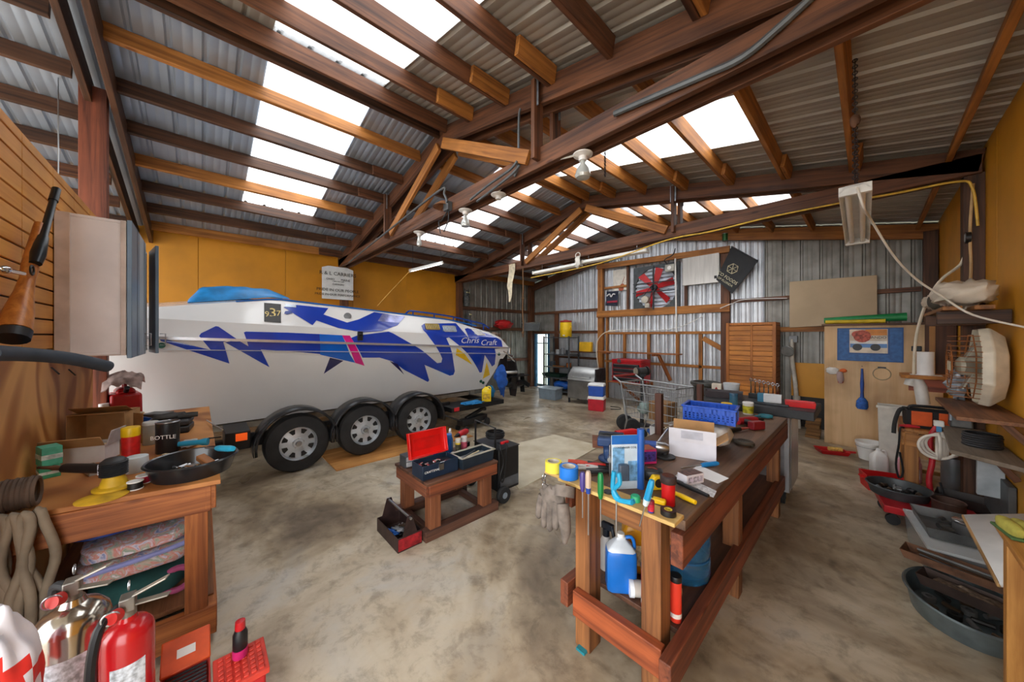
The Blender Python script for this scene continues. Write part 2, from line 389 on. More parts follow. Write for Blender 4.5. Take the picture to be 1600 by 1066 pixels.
truss('over the slat board partition', -.65, OLD2, OLD2, False)
truss('nearest complete one, over the black tool chest bench', 2.2, OLD, HON)
truss('farther one, over the boat stern', 5.1, OLD, HON)
truss('row at the open front behind', -3.6, OLD2, OLD2, False)
for x0, x1 in ((XL, RX), (XR, RX)):
    trim((x0, YB-.12, rz_(x0)-.17), (x1, YB-.12, rz_(x1)-.17), .05, .22, HON if x0 > -1 else OLD)
# wall posts
for y in (2.2, 5.1): trim((XL+.09, y, 0), (XL+.09, y, 3.1), .14, .14, OLD, up=(0,1,0))
for y in (2.2, 5.1): trim((XR-.06, y, 0), (XR-.06, y, 3.1), .12, .13, OLD2, up=(0,1,0))
trim((XL+.1, YB-.11, 0), (XL+.1, YB-.11, 3.2), .16, .16, OLD, up=(0,1,0))
trim((XR-.08, YB-.1, 0), (XR-.08, YB-.1, 3.2), .14, .14, OLD2, up=(0,1,0))
trim((-4.70, -.7, 0), (-4.70, -.7, 3.85), .10, .16, ['8e4a2e', '562816'], up=(0,1,0))
# walls
OCH = mt('cf8c1c', .5, 0, .08, 1.6)
m = M(); y = -3.7
while y < 5.05:
    m.box(XL-.03, XL, y+.003, min(y+1.217, 5.08), 0, 3.36); y += 1.22
m.box(XL-.05, XL-.031, -3.7, 5.08, 0, 3.36); O('wall_left', m, OCH, kind='structure', bev=.003)
def corr_wall(name, path, z0f, z1f, mat, p=.2, h=.018, flip=1):
    """upright ribbed sheet along a straight floor line: path(t) gives x, y; ribs push along n"""
    (ax, ay), (bx, by), (nx, ny) = path; ln = math.hypot(bx-ax, by-ay); pts = ribpts(0, ln, p, h); n = len(pts)
    vs = []
    for top in (0, 1):
        for t, z in pts:
            x = ax+(bx-ax)*t/ln + nx*z; yy = ay+(by-ay)*t/ln + ny*z
            vs.append((x, yy, (z1f if top else z0f)(x)))
    return M().add(vs, [(i, i+1, n+i+1, n+i) for i in range(n-1)])
OLDM = mt('8e8c86', .5, .45, .13, 4); NEWM = mt('c3c7cc', .36, .5, .06, 5)
K0 = lambda x: 0.0
o = O('wall_side', corr_wall('', ((XL, 5.08), (XL, YB), (-1, 0)), K0, lambda x: 3.36, OLDM), OLDM, kind='structure')
wb = O('wall_back', corr_wall('', ((-1.38, YB), (XR+.02, YB), (0, 1)), K0, rz_, OLDM, .26), OLDM, kind='structure')
O('cladding', corr_wall('', ((-6.61, YB), (-1.38, YB), (0, 1)), K0, rz_, NEWM), NEWM, wb, label='brighter newer ribbed sheets in the middle of the wall')
mm = corr_wall('', ((XL, YB), (-6.61, YB), (0, 1)), lambda x: 1.78, rz_, OLDM)
O('cladding', mm, OLDM, wb, label='older grey ribbed sheets above the door')
m = corr_wall('', ((-6.84, YB), (-6.61, YB), (0, 1)), K0, lambda x: 1.78, OLDM); O('cladding', m, OLDM, wb)
m = M(); y = 1.0
m.box(XR, XR+.03, -.3, .995, 0, 3.34)
while y < 8:
    m.box(XR, XR+.03, y+.003, min(y+1.217, 8.05), 0, 3.34); y += 1.22
m.box(XR+.031, XR+.05, -.3, 8.05, 0, 3.34); O('wall_right', m, mt('dd9c28', .5, 0, .08, 1.6), kind='structure', bev=.003)
m = M().box(-.98, .5, YB-.02, YB-.005, .55, 1.16); O('wall_panel', m, mt('d2921f', .5, 0, .08, 2), wb, label='ochre painted lower panel')
m = M().box(-.98, .5, YB-.02, YB-.004, 0, .548); O('wall_panel', m, mt('2b2d2e', .7, 0, .15, 4), wb, label='black painted strip along the floor')
# framing timbers on the back wall
yb = YB-.05
trim((-4.96, yb-.03, 0), (-4.96, yb-.03, 3.62), .15, .09, HON, up=(0,1,0)); trim((-4.78, yb, 0), (-4.78, yb, 2.15), .045, .08, HON, up=(0,1,0))
trim((-2.02, yb-.03, 0), (-2.02, yb-.03, 3.45), .16, .09, OLD, up=(0,1,0))
trim((-5.04, yb-.09, 3.52), (-1.93, yb-.09, 3.42), .05, .13, HON); trim((-5.04, yb-.09, 2.23), (-1.93, yb-.09, 2.23), .05, .17, HON)
for x0, x1, z, h in ((XL+.2, -5.05, 2.37, .08), (XL+.2, -5.05, 1.76, .08), (-1.93, XR-.16, 2.36, .07), (-1.93, XR-.16, 1.77, .09), (-4.85, -2.1, 1.72, .06), (-4.85, -2.1, .98, .06), (-6.5, -5.05, 1.02, .06)):
    trim((x0, yb, z), (x1, yb, z), .05, h, OLD if z > 1.9 or x0 < -5 else HON)
for x in (-6.52, ): trim((x, yb, 0), (x, yb, 2.35), .14, .06, OLD, up=(0,1,0))
for x in (-4.28, -3.65, -2.98): trim((x, yb, .98), (x, yb, 1.70), .07, .05, HON, up=(0,1,0))
trim((-2.5, yb, 0), (-2.5, yb, 1.72), .07, .05, HON, up=(0,1,0)); trim((-2.44, yb-.04, 1.6), (-2.05, yb-.04, 1.36), .04, .1, HON)
for x in (-4.19, -2.80): trim((x, yb, 2.3), (x, yb, 3.47), .06, .05, OLD, up=(0,1,0))
trim((-4.86, yb, 2.93), (-4.22, yb, 2.93), .05, .06, HON)
for z, a, b in ((2.42, 5.2, 7.85), (1.86, 5.2, 7.85), (.9, 5.2, 7.85)): trim((XL+.05, a, z), (XL+.05, b, z), .06, .09, OLD)
# door_1: opening at the left of the back wall, screen door shut in a blue frame
DB = mt('3f7296', .55, 0, .15)
m = M(); x0, x1 = -7.47, -6.84
for a, b in ((x0, x0+.07), (x1-.07, x1)): m.box(a, b, YB-.03, YB+.06, 0, 1.76)
m.box(x0+.07, x1-.07, YB-.03, YB+.06, 1.7, 1.76)
d1 = O('door_1', m, DB, kind='structure', bev=.004)
m = M().box(x0+.02, x1-.02, YB+.005, YB+.03, 1.4, 1.43); m.box(-7.03, -6.995, YB+.005, YB+.03, .04, 1.7); m.box(x0+.07, x1-.07, YB+.005, YB+.03, .02, .1)
O('door_frame', m, mt('6c7f8c', .5, .2, .1), d1)
m = M().box(x0+.07, x1-.07, YB+.012, YB+.018, .1, 1.7); O('door_pane', m, mt('e6eef2', .05, 0, .01, trans=1), d1, label='clear glass')
m = M().box(-7.64, x0, YB, YB+.02, 0, 1.78); O('cladding', m, mt('6f8797', .6, .2, .1), wb, label='blue grey strip of cladding left of the door')
# outside
GR = mt('b9bda6', .95, 0, .12, 2)
O('ground', M().box(-60, 60, 8.16, 80, -.3, -.06), GR, kind='structure')
O('driveway', M().box(-30, 30, -40, -3.61, -.3, -.06), mt('c9c4b8', .9, 0, .1, .5), kind='structure')
t = T('tree', 'bluish tree trunk leaning outside the open doorway', 'tree', (-8.3, 10.6, -.06))
m = M().loft([((0,0,-.1), .13), ((.12,0,.7), .1), ((.3,.05,1.5), .085), ((.5,.1,2.6), .07), ((.6,.1,4), .05)], 12); O('trunk', m, mt('5d7480', .9, 0, .25, 12), t)
m = M()
for i in range(26): m.ball((rnd.uniform(-1.6, 2.2), rnd.uniform(-.6, 2), rnd.uniform(2.2, 4.6)), rnd.uniform(.3, .6), 8, 6, .5, 3, i)
O('foliage', m, mt('7d9a78', .9, 0, .2, 6), t)

# ================================================================ the boat on its trailer
HXC = -6.10
HZT = [(-4.6,1.74),(-2.5,1.88),(-.35,1.96),(.69,2.12),(1.71,2.05),(3.27,1.94),(3.9,1.84),(4.6,1.72)]
def itp(t, tb):
    if t <= tb[0][0]: return tb[0][1]
    for (a, b), (c, d) in zip(tb, tb[1:]):
        if t <= c: return b+(d-b)*(t-a)/(c-a)
    return tb[-1][1]
def hprof(Y):
    r = 1.615-.045*Y
    return [(.77, .585), (1.03, 1.29-.03*Y), (1.10, r-.13), (1.12, r), (1.09, r+.20), (.9, itp(Y, HZT))]
def hw(Y):
    s = max(.02, min(1, 1+Y/4.6)); return math.sqrt(max(0, 1-(1-s)**2)) if Y < 0 else 1
def hx(Y, z):
    P = hprof(Y)
    for (a, za), (b, zb) in zip(P, P[1:]):
        if z <= zb or (b, zb) == P[-1]: return HXC + hw(Y)*(a+(b-a)*(z-za)/(zb-za))
boat = T('speed_boat', 'long white speedboat with jagged blue graphics on a three-axle trailer', 'boat', (HXC, .9, 0))
GEL = mt('e4e4e3', .16, 0, .015, 2, coat=.6)
def endy(Y, z):
    """raked stern: the last stations lean in above and below the rub rail"""
    k = max(0, (Y-3.4)/1.16); r = 1.615-.045*Y
    return Y - k*(.34*max(0, (r-z)/.75) + .5*max(0, (z-r-.05)/.38)) + .0
def hull_mesh():
    m = M(); Ys = [-4.6, -4.5, -4.3, -4, -3.6, -3, -2.4, -1.8, -1.2, -.8, -.34, 0, .33, .66, 1, 1.35, 1.7, 2.1, 2.5, 2.9, 3.27, 3.6, 3.9, 4.2, 4.4, 4.56]
    secs = []
    for Y in Ys:
        w = hw(Y); P = hprof(Y); zt = P[-1][1]; kz = .5 + max(0, -Y-1.5)**2*.09
        half = [(0, kz), (.45*w, min(kz+.06, .6+max(0, -Y-2)*.3))] + [(a*w, max(z, kz+.04)) for a, z in P]
        cr = .1 if Y < .5 else .03
        half += [(.55*w, zt+cr*.7), (.01, zt+cr)] if Y < .7 else [(.82*w, zt), (.76*w, zt-.35), (.01, zt-.38)]
        ring = [(HXC+a, endy(Y, z), z) for a, z in half] + [(HXC-a, endy(Y, z), z) for a, z in half[::-1][1:-1]]
        if len(half) == 10:
            pass
        secs.append((ring, len(half)))
    n = len(secs[-1][0])
    for i, (r, h) in enumerate(secs):
        if len(r) != n:                      # foredeck stations get the extra coaming points folded in
            hh = r[:h]; a, b = hh[-2], hh[-1]; mid = tuple(.9*p+.1*q for p, q in zip(a, b))
            hh = hh[:-2] + [a, mid, b]; other = [(2*HXC-p[0], p[1], p[2]) for p in hh[::-1][1:-1]]
            secs[i] = (hh+other, h+1)
    vs = [p for r, _ in secs for p in r]; k = len(secs)
    fs = [(i*n+j, i*n+(j+1)%n, (i+1)*n+(j+1)%n, (i+1)*n+j) for i in range(k-1) for j in range(n)]
    fs += [list(range(n)), [(k-1)*n+j for j in range(n)][::-1]]
    return m.add(vs, fs)
O('hull', hull_mesh(), GEL, boat, w=1, ang=14)
def strip(name, za, col, w_, h_, y0=-4.0, y1=4.54, out=.012):
    m = M(); pts = []
    n = 40
    for i in range(n+1):
        Y = y0+(y1-y0)*i/n; z = za(Y); pts.append((hx(Y, z)+out, endy(Y, z), z))
    for p, q in zip(pts, pts[1:]): m.bar(p, q, w_, h_)
    return O(name, m, col, boat, w=1)
strip('rub_rail', lambda Y: 1.615-.045*Y, mt('c9ccd2', .25, .6, .05), .03, .03)
strip('hull_seam', lambda Y: 1.495-.045*Y, mt('b9bcc2', .3, 0, .05), .012, .008)
def decal(name, poly, mat, off=.004, label=None):
    """vinyl graphic: (along, up) outline laid on the side of the hull"""
    bm = bmesh.new(); vs = [bm.verts.new((a, b, 0)) for a, b in poly]
    bm.faces.new(vs); bmesh.ops.triangulate(bm, faces=bm.faces[:])
    for y in [q*.33 for q in range(-4, 14)]:
        bmesh.ops.bisect_plane(bm, geom=bm.verts[:]+bm.edges[:]+bm.faces[:], plane_co=(y, 0, 0), plane_no=(1, 0, 0))
    for i in range(6):                       # cut along the hull's own knuckles
        za, zb = hprof(0)[i][1], hprof(3)[i][1]
        if i == 5: continue
        bmesh.ops.bisect_plane(bm, geom=bm.verts[:]+bm.edges[:]+bm.faces[:], plane_co=(0, za, 0), plane_no=((za-zb)/3, 1, 0))
    m = M(); bm.verts.ensure_lookup_table()
    m.add([(hx(v.co.x, v.co.y)+off, endy(v.co.x, v.co.y) if v.co.x > 3.4 else v.co.x, v.co.y) for v in bm.verts], [[v.index for v in f.verts] for f in bm.faces])
    bm.free(); return O(name, m, mat, boat, w=1, label=label)
B1 = mt('1c3fae', .18, 0, .06, 3, coat=.5); B2 = mt('1466cf', .18, 0, .05, 3, coat=.5); PNK = mt('d91f86', .2, 0, .05, coat=.5); DKB = mt('232257', .2, 0, .05, coat=.5)
VYL = mt('e9bd1c', .2, 0, .04, coat=.5)
decal('hull_graphic', [(-0.321,1.630),(0.073,1.494),(-0.020,1.648),(-0.006,1.678),(0.115,1.759),(0.140,1.754),(0.298,1.613),(0.179,1.581),(0.235,1.329),(-0.309,1.598)], B1)
decal('hull_graphic', [(0.194,1.577),(0.302,1.604),(0.404,1.527),(0.361,1.692),(0.381,1.701),(0.794,1.691),(1.147,1.674),(1.161,1.407),(0.951,1.438),(0.521,1.485),(0.615,1.261)], B1)
decal('hull_graphic', [(1.147,1.674),(1.427,1.658),(1.532,1.393),(1.622,1.260),(1.159,1.399)], B2, label='brighter blue section of the graphic')
decal('hull_graphic', [(1.427,1.658),(1.528,1.655),(1.759,1.208),(1.622,1.260)], PNK, label='pink tip of the graphic')
decal('hull_graphic', [(1.283,1.352),(1.460,1.300),(1.228,1.127)], DKB)
decal('hull_graphic', [(1.543,1.622),(1.625,1.655),(2.089,1.716),(2.158,1.689),(2.619,1.427),(2.969,1.181),(3.049,1.186),(3.047,1.257),(2.686,1.746),(2.678,1.818),(2.746,1.857),(3.424,1.885),(3.591,1.614),(3.648,1.782),(3.785,1.798),(4.364,1.694),(4.486,1.556),(4.382,1.406),(4.196,1.397),(4.422,1.080),(4.376,1.038),(3.993,1.284),(4.158,0.937),(4.091,0.935),(3.156,1.625),(3.100,1.613),(3.374,1.007),(3.362,0.939),(3.289,0.928),(2.736,1.163),(2.888,0.881),(2.868,0.850),(2.402,1.094),(2.165,1.255),(1.960,1.322),(1.711,1.333)], B1, label='largest blue zigzag with the script name')
decal('hull_graphic', [(2.121,1.263),(2.261,1.206),(2.407,1.018)], DKB)
decal('hull_graphic', [(0.769,2.022),(0.923,2.061),(1.301,2.040),(1.226,1.945),(1.513,1.840),(1.685,1.893),(1.938,2.016),(2.427,1.962),(2.261,1.818),(1.978,1.721),(1.715,1.700),(1.381,1.760),(1.128,1.858),(1.073,1.791)], B1, label='blue shape on the upper side')
decal('hull_graphic', [(3.305,1.433),(3.476,1.337),(3.788,1.100),(3.300,1.311)], VYL, label='yellow wedge'); decal('hull_graphic', [(4.144,1.140),(4.466,0.868),(4.303,0.794)], VYL, label='yellow wedge at the stern')
def hpt(Y, z, off=.008): return (hx(Y, z)+off, endy(Y, z), z)
def plate(name, q, mat, off=.008, label=None): return decal(name, q, mat, off, label)
pl = plate('number_plaque', [(0.572,2.066),(0.747,2.059),(0.727,1.813),(0.556,1.824)], mt('2a2620', .4, 0, .1), .008, 'dark plaque with gold figures 937')
GOLD = mt('e6cf86', .4, .2, .05)
for s, q, z in (('9', [(0.591,1.918)], .10), ('3', [(0.651,1.935)], .17), ('7', [(0.710,1.933)], .10)):
    Y, zz = q[0]; text('figure', s, z, GOLD, boat, (hx(Y, zz)+.016, Y, zz), (pi/2-.3, 0, pi/2), .001, w=1)
for s, q in (('Chris', [(3.586,1.564)]), ('Craft', [(4.023,1.519)])):
    Y, zz = q[0]; text('script_name', s, .15, mt('e8eaf0', .3, .3, .03), boat, (hx(Y, zz)+.012, Y, zz), (pi/2-.15, 0, pi/2), .001, w=1, sx=1.25, shear=.35)
def slats(q, mat, n):
    (a, b), (c, d) = q[0], q[1]; m = M()
    for i in range(n+1):
        t = i/n; Y = a+(c-a)*t
        m.bar(hpt(Y, b, .012), hpt(Y, d, .012), .02, .012)
    for z in (b, d): m.bar(hpt(a, z, .012), hpt(c, z, .012), .02, .02)
    O('louvre_vent', m, mat, boat, w=1)
plate('vent_backing', [(2.762,1.854),(3.042,1.852),(3.003,1.759),(2.730,1.765)], mt('4a3d28', .5)); slats([(2.761,1.851),(3.006,1.765)], mt('b9a263', .4, .3), 7)
plate('vent_backing', [(3.099,1.831),(3.388,1.824),(3.338,1.725),(3.057,1.731)], mt('6a7f9c', .4)); slats([(3.096,1.824),(3.341,1.731)], mt('d0d8e0', .3, .5), 7)
plate('vent_backing', [(3.915,1.783),(4.272,1.766),(4.157,1.661),(3.835,1.678)], mt('8494a8', .4)); slats([(3.906,1.772),(4.167,1.671)], WHITE, 5)
plate('side_light', [(0.786,1.970),(0.850,1.978),(0.863,1.945),(0.797,1.923),(0.771,1.936)], mt('20489a', .15, 0, .05, coat=1)); plate('name_strip', [(0.792,2.062),(0.912,2.060),(0.909,2.026),(0.789,2.028)], mt('aeb9c6', .2, .7), .009)
plate('window_strip', [(2.060,1.993),(2.430,1.972),(2.303,1.857),(1.960,1.875)], mt('8f93c8', .1, .2, .3, 5, coat=.6), .007, label='shiny lilac window strip')
Y, zz = [(1.535,1.933)][0]; m = M().cyl(hpt(Y, zz, 0), hpt(Y, zz, .02), .05, n=20); O('round_vent', m, GREY, boat, w=1)
Y, zz = [(1.662,1.648)][0]; m = M().cbox(hpt(Y, zz, .02), (.03, .07, .13)); m.cyl(hpt(Y-.02, zz+.02, .03), hpt(Y+.02, zz+.02, .03), .02); O('deck_latch', m, BLACK, boat, w=1, bev=.004)
for q in ([(-0.303,1.551)][0], [(4.355,1.288)][0], [(4.395,0.712)][0], [(4.281,0.750)][0]):
    m = M().cyl(hpt(*q, 0), hpt(*q, .015), .03, n=14); O('hull_fitting', m, mt('1d5a4a', .3, .3), boat, w=1)
m = M(); pts = [(HXC+.87, Y, itp(Y, HZT)+.08) for Y in (2.6, 3.0, 3.4, 3.8, 4.1)]; m.tube(pts, .014)
pts[0] and m.tube([(HXC+.87, 2.45, 1.99), (HXC+.87, 2.52, 2.06), pts[0]], .014)
for p in pts: m.cyl((p[0], p[1], p[2]-.12), p, .012, n=8)
m.tube([pts[-1], (HXC+.87, 4.25, 1.8)], .014)
O('hand_rail', m, mt('1a49a8', .2, .4, .05), boat, w=1)
m = M(); Y0, Y1 = .3, 3.9; n = 24; pts = [(HXC+.88, Y0+(Y1-Y0)*i/n, itp(Y0+(Y1-Y0)*i/n, HZT)+.006) for i in range(n+1)]
for p, q in zip(pts, pts[1:]): m.bar(p, q, .06, .02)
O('gunwale_trim', m, mt('1a66b8', .25, 0, .06), boat, w=1)
# stern drive
m = M(); sx, sy = -5.3, 4.42
m.cbox((sx, sy+.06, 1.15), (.5, .2, .35)); m.cbox((sx, sy+.3, 1.02), (.24, .42, .2)); m.loft([((sx, sy+.5, 1.12), .1), ((sx, sy+.52, .9), .13), ((sx, sy+.54, .72), .11), ((sx, sy+.55, .5), .08)], 14)
O('drive_leg', m, mt('1b1c1f', .25, .2, .1), boat, w=1, bev=.01)
m = M().cbox((sx, sy+.6, .78), (.3, .62, .025)); m.prism([(sy+.4, .78), (sy+.72, .78), (sy+.62, .32), (sy+.48, .36)], .04, (sx-.02, 0, 0), 'x'); O('cavitation_plate', m, mt('202124', .3, .2, .1), boat, w=1, bev=.004)
m = M().loft([((sx, sy+.3, .6), .03), ((sx, sy+.45, .6), .075), ((sx, sy+.8, .6), .07), ((sx, sy+.9, .6), .03)], 14)
for i in range(4): m.cbox((sx+.11*cos(i*pi/2), sy+.84, .6+.11*sin(i*pi/2)), (.2 if i % 2 == 0 else .1, .015, .1 if i % 2 == 0 else .2), (.2, .5*(i % 2 == 0), .4))
O('propeller', m, mt('2a2c2e', .3, .6, .1), boat, w=1)
m = M()
for dx in (-.16, .16): m.tube([(sx+dx, sy+.02, .9), (sx+dx, sy+.5, .88)], .035, sm=1); m.tube([(sx+dx, sy-.02, 1.3), (sx+dx, sy+.38, 1.22)], .025, sm=1)
m.cyl((sx+.16, sy+.3, 1.28), (sx+.16, sy+.3, 1.4), .03); m.tube([(sx+.3, sy, 1.35), (sx+.25, sy+.35, 1.12), (sx, sy+.5, 1.14)], .018)
O('trim_ram', m, CHROME, boat, w=1)
m = M().cbox((sx+.05, sy+.05, 1.52), (.3, .2, .14)); m.ball((sx-.05, sy+.06, 1.64), (.09, .09, .1)); m.cyl((sx+.08, sy+.05, 1.55), (sx+.08, sy+.05, 1.7), .05); O('exhaust_housing', m, mt('6d5a4c', .4, .4, .25), boat, w=1, bev=.01)
m = M().prism([(4.35, 1.42), (4.87, 1.22), (4.8, 1.18), (4.3, 1.3)], .5, (HXC+.45, 0, 0), 'x'); O('swim_step', m, GEL, boat, w=1, bev=.01)
# blue cover and rag on the boat
def cloth_strip(name, pts, wd, mat, label, cat, amp=.03, seed=0, th=.01, parent=None, group=None):
    P = smooth(pts, 6); n = len(P)-1
    def fn(u, v):
        p = P[min(n, int(u*n+.5))]; k = NZ.noise(V((u*6+seed, v*3, seed)))*amp
        return (p.x + (v-.5)*wd[0] + k*.5, p.y + (v-.5)*wd[1], p.z + k - (abs(v-.5)*2)**2*wd[2])
    return O(name, M().sheet(fn, n, 8, th), mat, parent, label=label, cat=cat, group=group, ang=60)
TARP = mt('1e7fc0', .45, 0, .15, 6)
m = M()
def fn(u, v):
    Y = -.12+u*1.0; w = .8-.1*u
    x = HXC+.5 + (v-.7)*w; hgt = .14*min(1, u*9)*(1-u**3)*(1-abs(2*v-1)**2.5)*1.15 + NZ.noise(V((u*7, v*5, 1)))*.03*min(1, (1-u)*4)*(1-abs(2*v-1))
    a = abs(x-HXC); zt = itp(Y, HZT); dz = zt + (.1-.03*a/.55 if a < .55 else .07*(.9-a)/.35)
    return (x, Y, dz + .013 + max(hgt, 0))
O('boat_cover', M().sheet(fn, 30, 14, .008), TARP, label='crumpled blue cover lying on the foredeck of the boat', cat='boat cover', ang=60)
m = M().ball((-4.72, 4.12, .86), (.09, .12, .2), 14, 10, .5, 2, 4); m.ball((-4.78, 4.2, .72), (.06, .07, .2), 12, 8, .5, 3, 7)
O('rag', m, mt('1b4fa0', .9, 0, .15), label='blue rag hanging from the stern of the boat below the yellow wedge', cat='rag')
# ---------------------------------------------------------------- trailer
tr = T('boat_trailer', 'black three-axle boat trailer under the white speedboat', 'trailer', (HXC, 1.6, 0))
TB = mt('1c1d20', .45, .3, .15)
m = M()
for s in (-1, 1): m.box(HXC+s*.92-.05, HXC+s*.92+.05, -1.6, 4.2, .3, .42)
for y in (-1.4, .3, 2.0, 3.2, 4.15): m.box(HXC-.9, HXC+.9, y-.04, y+.04, .31, .41)
m.bar((HXC-.9, -1.55, .36), (HXC, -4.3, .4), .1, .12); m.bar((HXC+.9, -1.55, .36), (HXC, -4.3, .4), .1, .12)
O('trailer_frame', m, TB, tr, w=1, bev=.006)
m = M()
for s in (-1, 1): m.box(HXC+s*.6-.06, HXC+s*.6+.06, -1.3, 3.9, .47, .545)
for y in (-1.4, 1.0, 3.2):
    for s in (-1, 1): m.box(HXC+s*.6-.03, HXC+s*.6+.03, y-.03, y+.03, .4, .48)
O('bunk_rail', m, mt('a49a8a', .9, 0, .1), tr, w=1, bev=.01)
m = M().box(HXC+.9, HXC+1.4, .18, .40, .40, .6); O('fender_step', m, TB, tr, w=1, bev=.008)
m = M().box(HXC+1.4, HXC+1.41, .27, .37, .5, .58); O('marker_light', m, mt('f05a1a', .3, emit=.3), tr, w=1, label='orange marker light')
m = M().box(HXC+.9, HXC+1.35, 3.05, 4.22, .36, .44); O('rear_beam', m, TB, tr, w=1, bev=.006)
m = M().box(HXC+1.35, HXC+1.36, 3.1, 3.2, .38, .44); O('marker_light', m, mt('c8202c', .3), tr, w=1, label='red marker light')
def wheel(x, y, s=1):
    R_ = .345; dz = .0125 if y > 1 else 0
    m = M(); pr = [(.2, .0), (.27, .004), (.325, .02), (R_, .05), (R_, .16), (.325, .19), (.27, .205), (.2, .205)]
    m.T = Matrix.Translation((x, y, R_+dz)) @ Euler((0, -pi/2*s, 0)).to_matrix().to_4x4()
    m.lathe(pr, n=40, cap=False)
    ty = O('tyre', m, RUBBER, tr, w=1, ang=25)
    m = M(); m.T = Matrix.Translation((x, y, R_+dz)) @ Euler((0, -pi/2*s, 0)).to_matrix().to_4x4()
    m.lathe([(.205, .012), (.198, .006), (.19, .03), (.185, .06), (.13, .05), (.06, .035), (.055, .02), (0.001, .018)], n=40, cap=False)
    ri = O('rim', m, mt('c3c9cf', .35, .4, .08), ty, w=1, ang=25)
    for k in range(8):
        a = (k+.5)*pi/4; m = M(); m.T = Matrix.Translation((x, y, R_+dz)) @ Euler((0, -pi/2*s, 0)).to_matrix().to_4x4() @ Euler((0, 0, a)).to_matrix().to_4x4()
        m.prism([(.118, -.014), (.168, -.034), (.174, 0), (.168, .034), (.118, .014)], .012, (0, 0, .037)); O('rim_slot', m, BLACK, ri, w=1)
    m = M(); m.T = Matrix.Translation((x, y, R_+dz)) @ Euler((0, -pi/2*s, 0)).to_matrix().to_4x4()
    m.lathe([(.034, .04), (.034, .0), (.028, -.012), (.001, -.014)], n=16)
    for k in range(5): a = k*2*pi/5; m.cyl((.057*cos(a), .057*sin(a), .04), (.057*cos(a), .057*sin(a), .012), .009, n=6)
    O('hub', m, STEEL, ri, w=1)
    m = M().cyl((x-.2, y, R_+dz), (x-.5, y, R_+dz), .04); O('axle', m, TB, tr, w=1)
for y in (.86, 1.65, 2.44): wheel(-4.70, y)
for y in (.86, 1.65, 2.44):
    def fn(u, v):
        a = radians(-8)+u*radians(196); r = .43 + .0*v; dx = -4.94+.27*v
        return (dx, y+r*cos(a)*1.02, .345+r*sin(a)*1.0)
    m = M().sheet(fn, 20, 1); m.add([(-4.67, y+rr*cos(radians(-8)+i*radians(9.8)), .345+rr*sin(radians(-8)+i*radians(9.8))) for i in range(21) for rr in (.43, .405)], [(2*i, 2*i+1, 2*i+3, 2*i+2) for i in range(20)])
    O('fender', m, mt('2a2b2e', .3, .2, .1), tr, w=1, solid=.006)
m = M().bar((-4.9, .3, .5), (-4.9, 3.1, .5), .05, .05); O('fender_rail', m, TB, tr, w=1)
# things on and under the trailer
PLYS = wood(PLY[0], PLY[1], 'y', .8, .6, False)
O('plywood_sheet', M().box(-5.3, -4.42, 1.2, 3.25, 0, .012), PLYS, label='long orange plywood sheet lying under the trailer wheels', cat='plywood')
a = [(-3.745,2.897,0), (-3.569,4.289,0), (-2.73,4.345,0), (-2.548,2.488,0)]
O('flat_board', M().prism([(p[0], p[1]) for p in a], .012), mt('cfc5ae', .9, 0, .1, 3, dark='b7a98e'), label='pale beige sheet of board lying flat on the concrete in the middle', cat='board')
def jug(name, x, y, z, w, d, h, mat, cap, label, cat, rz=0, neck=.3, handle=True, fill=None, lab=None, fillmat=None, group=None):
    """moulded bottle: shouldered body, neck, cap and grip"""
    t = T(name, label, cat, (x, y, z), rz, group)
    def ring(k, zz): return [(sx*w/2*k*(1 if abs(q) < .5 else .8), sy*d/2*k, zz) for sx, sy, q in ((-1,-.72,0),(-.72,-1,0),(.72,-1,0),(1,-.72,0),(1,.72,0),(.72,1,0),(-.72,1,0),(-1,.72,0))]
    m = M(); L_ = [(0, .93), (.03, 1), (.62, 1), (.72, .96), (.80, .72), (.88, .42), (.9, .32), (.95, .32)]
    vs = [p for zz, k in L_ for p in ring(k, zz*h)]; n = 8; bm_i = 3
    fs = [(i*n+j, i*n+(j+1)%n, (i+1)*n+(j+1)%n, (i+1)*n+j) for i in range(len(L_)-1) for j in range(n)] + [list(range(8))[::-1], list(range((len(L_)-1)*8, len(L_)*8))]
    m.add(vs, fs)
    if fillmat: m.mi = [1 if i >= bm_i*8 else 0 for i in range(len(m.f))]
    O('body', m, [mat, fillmat] if fillmat else mat, t, bev=.004, ang=50)
    m = M().cyl((0, 0, h*.93), (0, 0, h), min(w, d)*.2, n=16); O('cap', m, cap, t, bev=.002)
    if handle:
        m = M().tube([(w*.16, 0, h*.92), (w*.36, 0, h*.93), (w*.46, 0, h*.82), (w*.45, 0, h*.66)], min(w, d)*.09); O('handle', m, mat, t)
    if lab: O('paper_label', M().box(-w*.36, w*.36, -d/2-.0025, -d/2-.0005, h*.15, h*.5), lab, t)
    return t
x, y, z = (-4.82,3.848,0.361)
jug('oil_jug', x, y, .442, .17, .1, .29, mt('f0cf1a', .35, 0, .04), BLACK, 'yellow plastic oil jug standing on the trailer tail', 'jug', rz=.9, lab=mt('c9a21a', .5, 0, .3, 20))
m = M().ball((-4.8, 3.50, .462), (.12, .22, .03), 18, 8, .5, 2, 3, flat=-.012); O('rag', m, mt('1f86c8', .85, 0, .15), label='crumpled blue rag on the trailer tail left of the yellow jug', cat='rag')
m = M().ball((-5.02, 4.1, .56), (.1, .09, .11), 14, 8, .4, 2, 6); O('bag', m, mt('1c7fb4', .6, 0, .15), label='blue plastic bag on the trailer tail behind the yellow jug', cat='bag')
t = T('floor_jack', 'black floor jack on small wheels under the trailer tail', 'jack', (-4.86,3.586,0), .2)
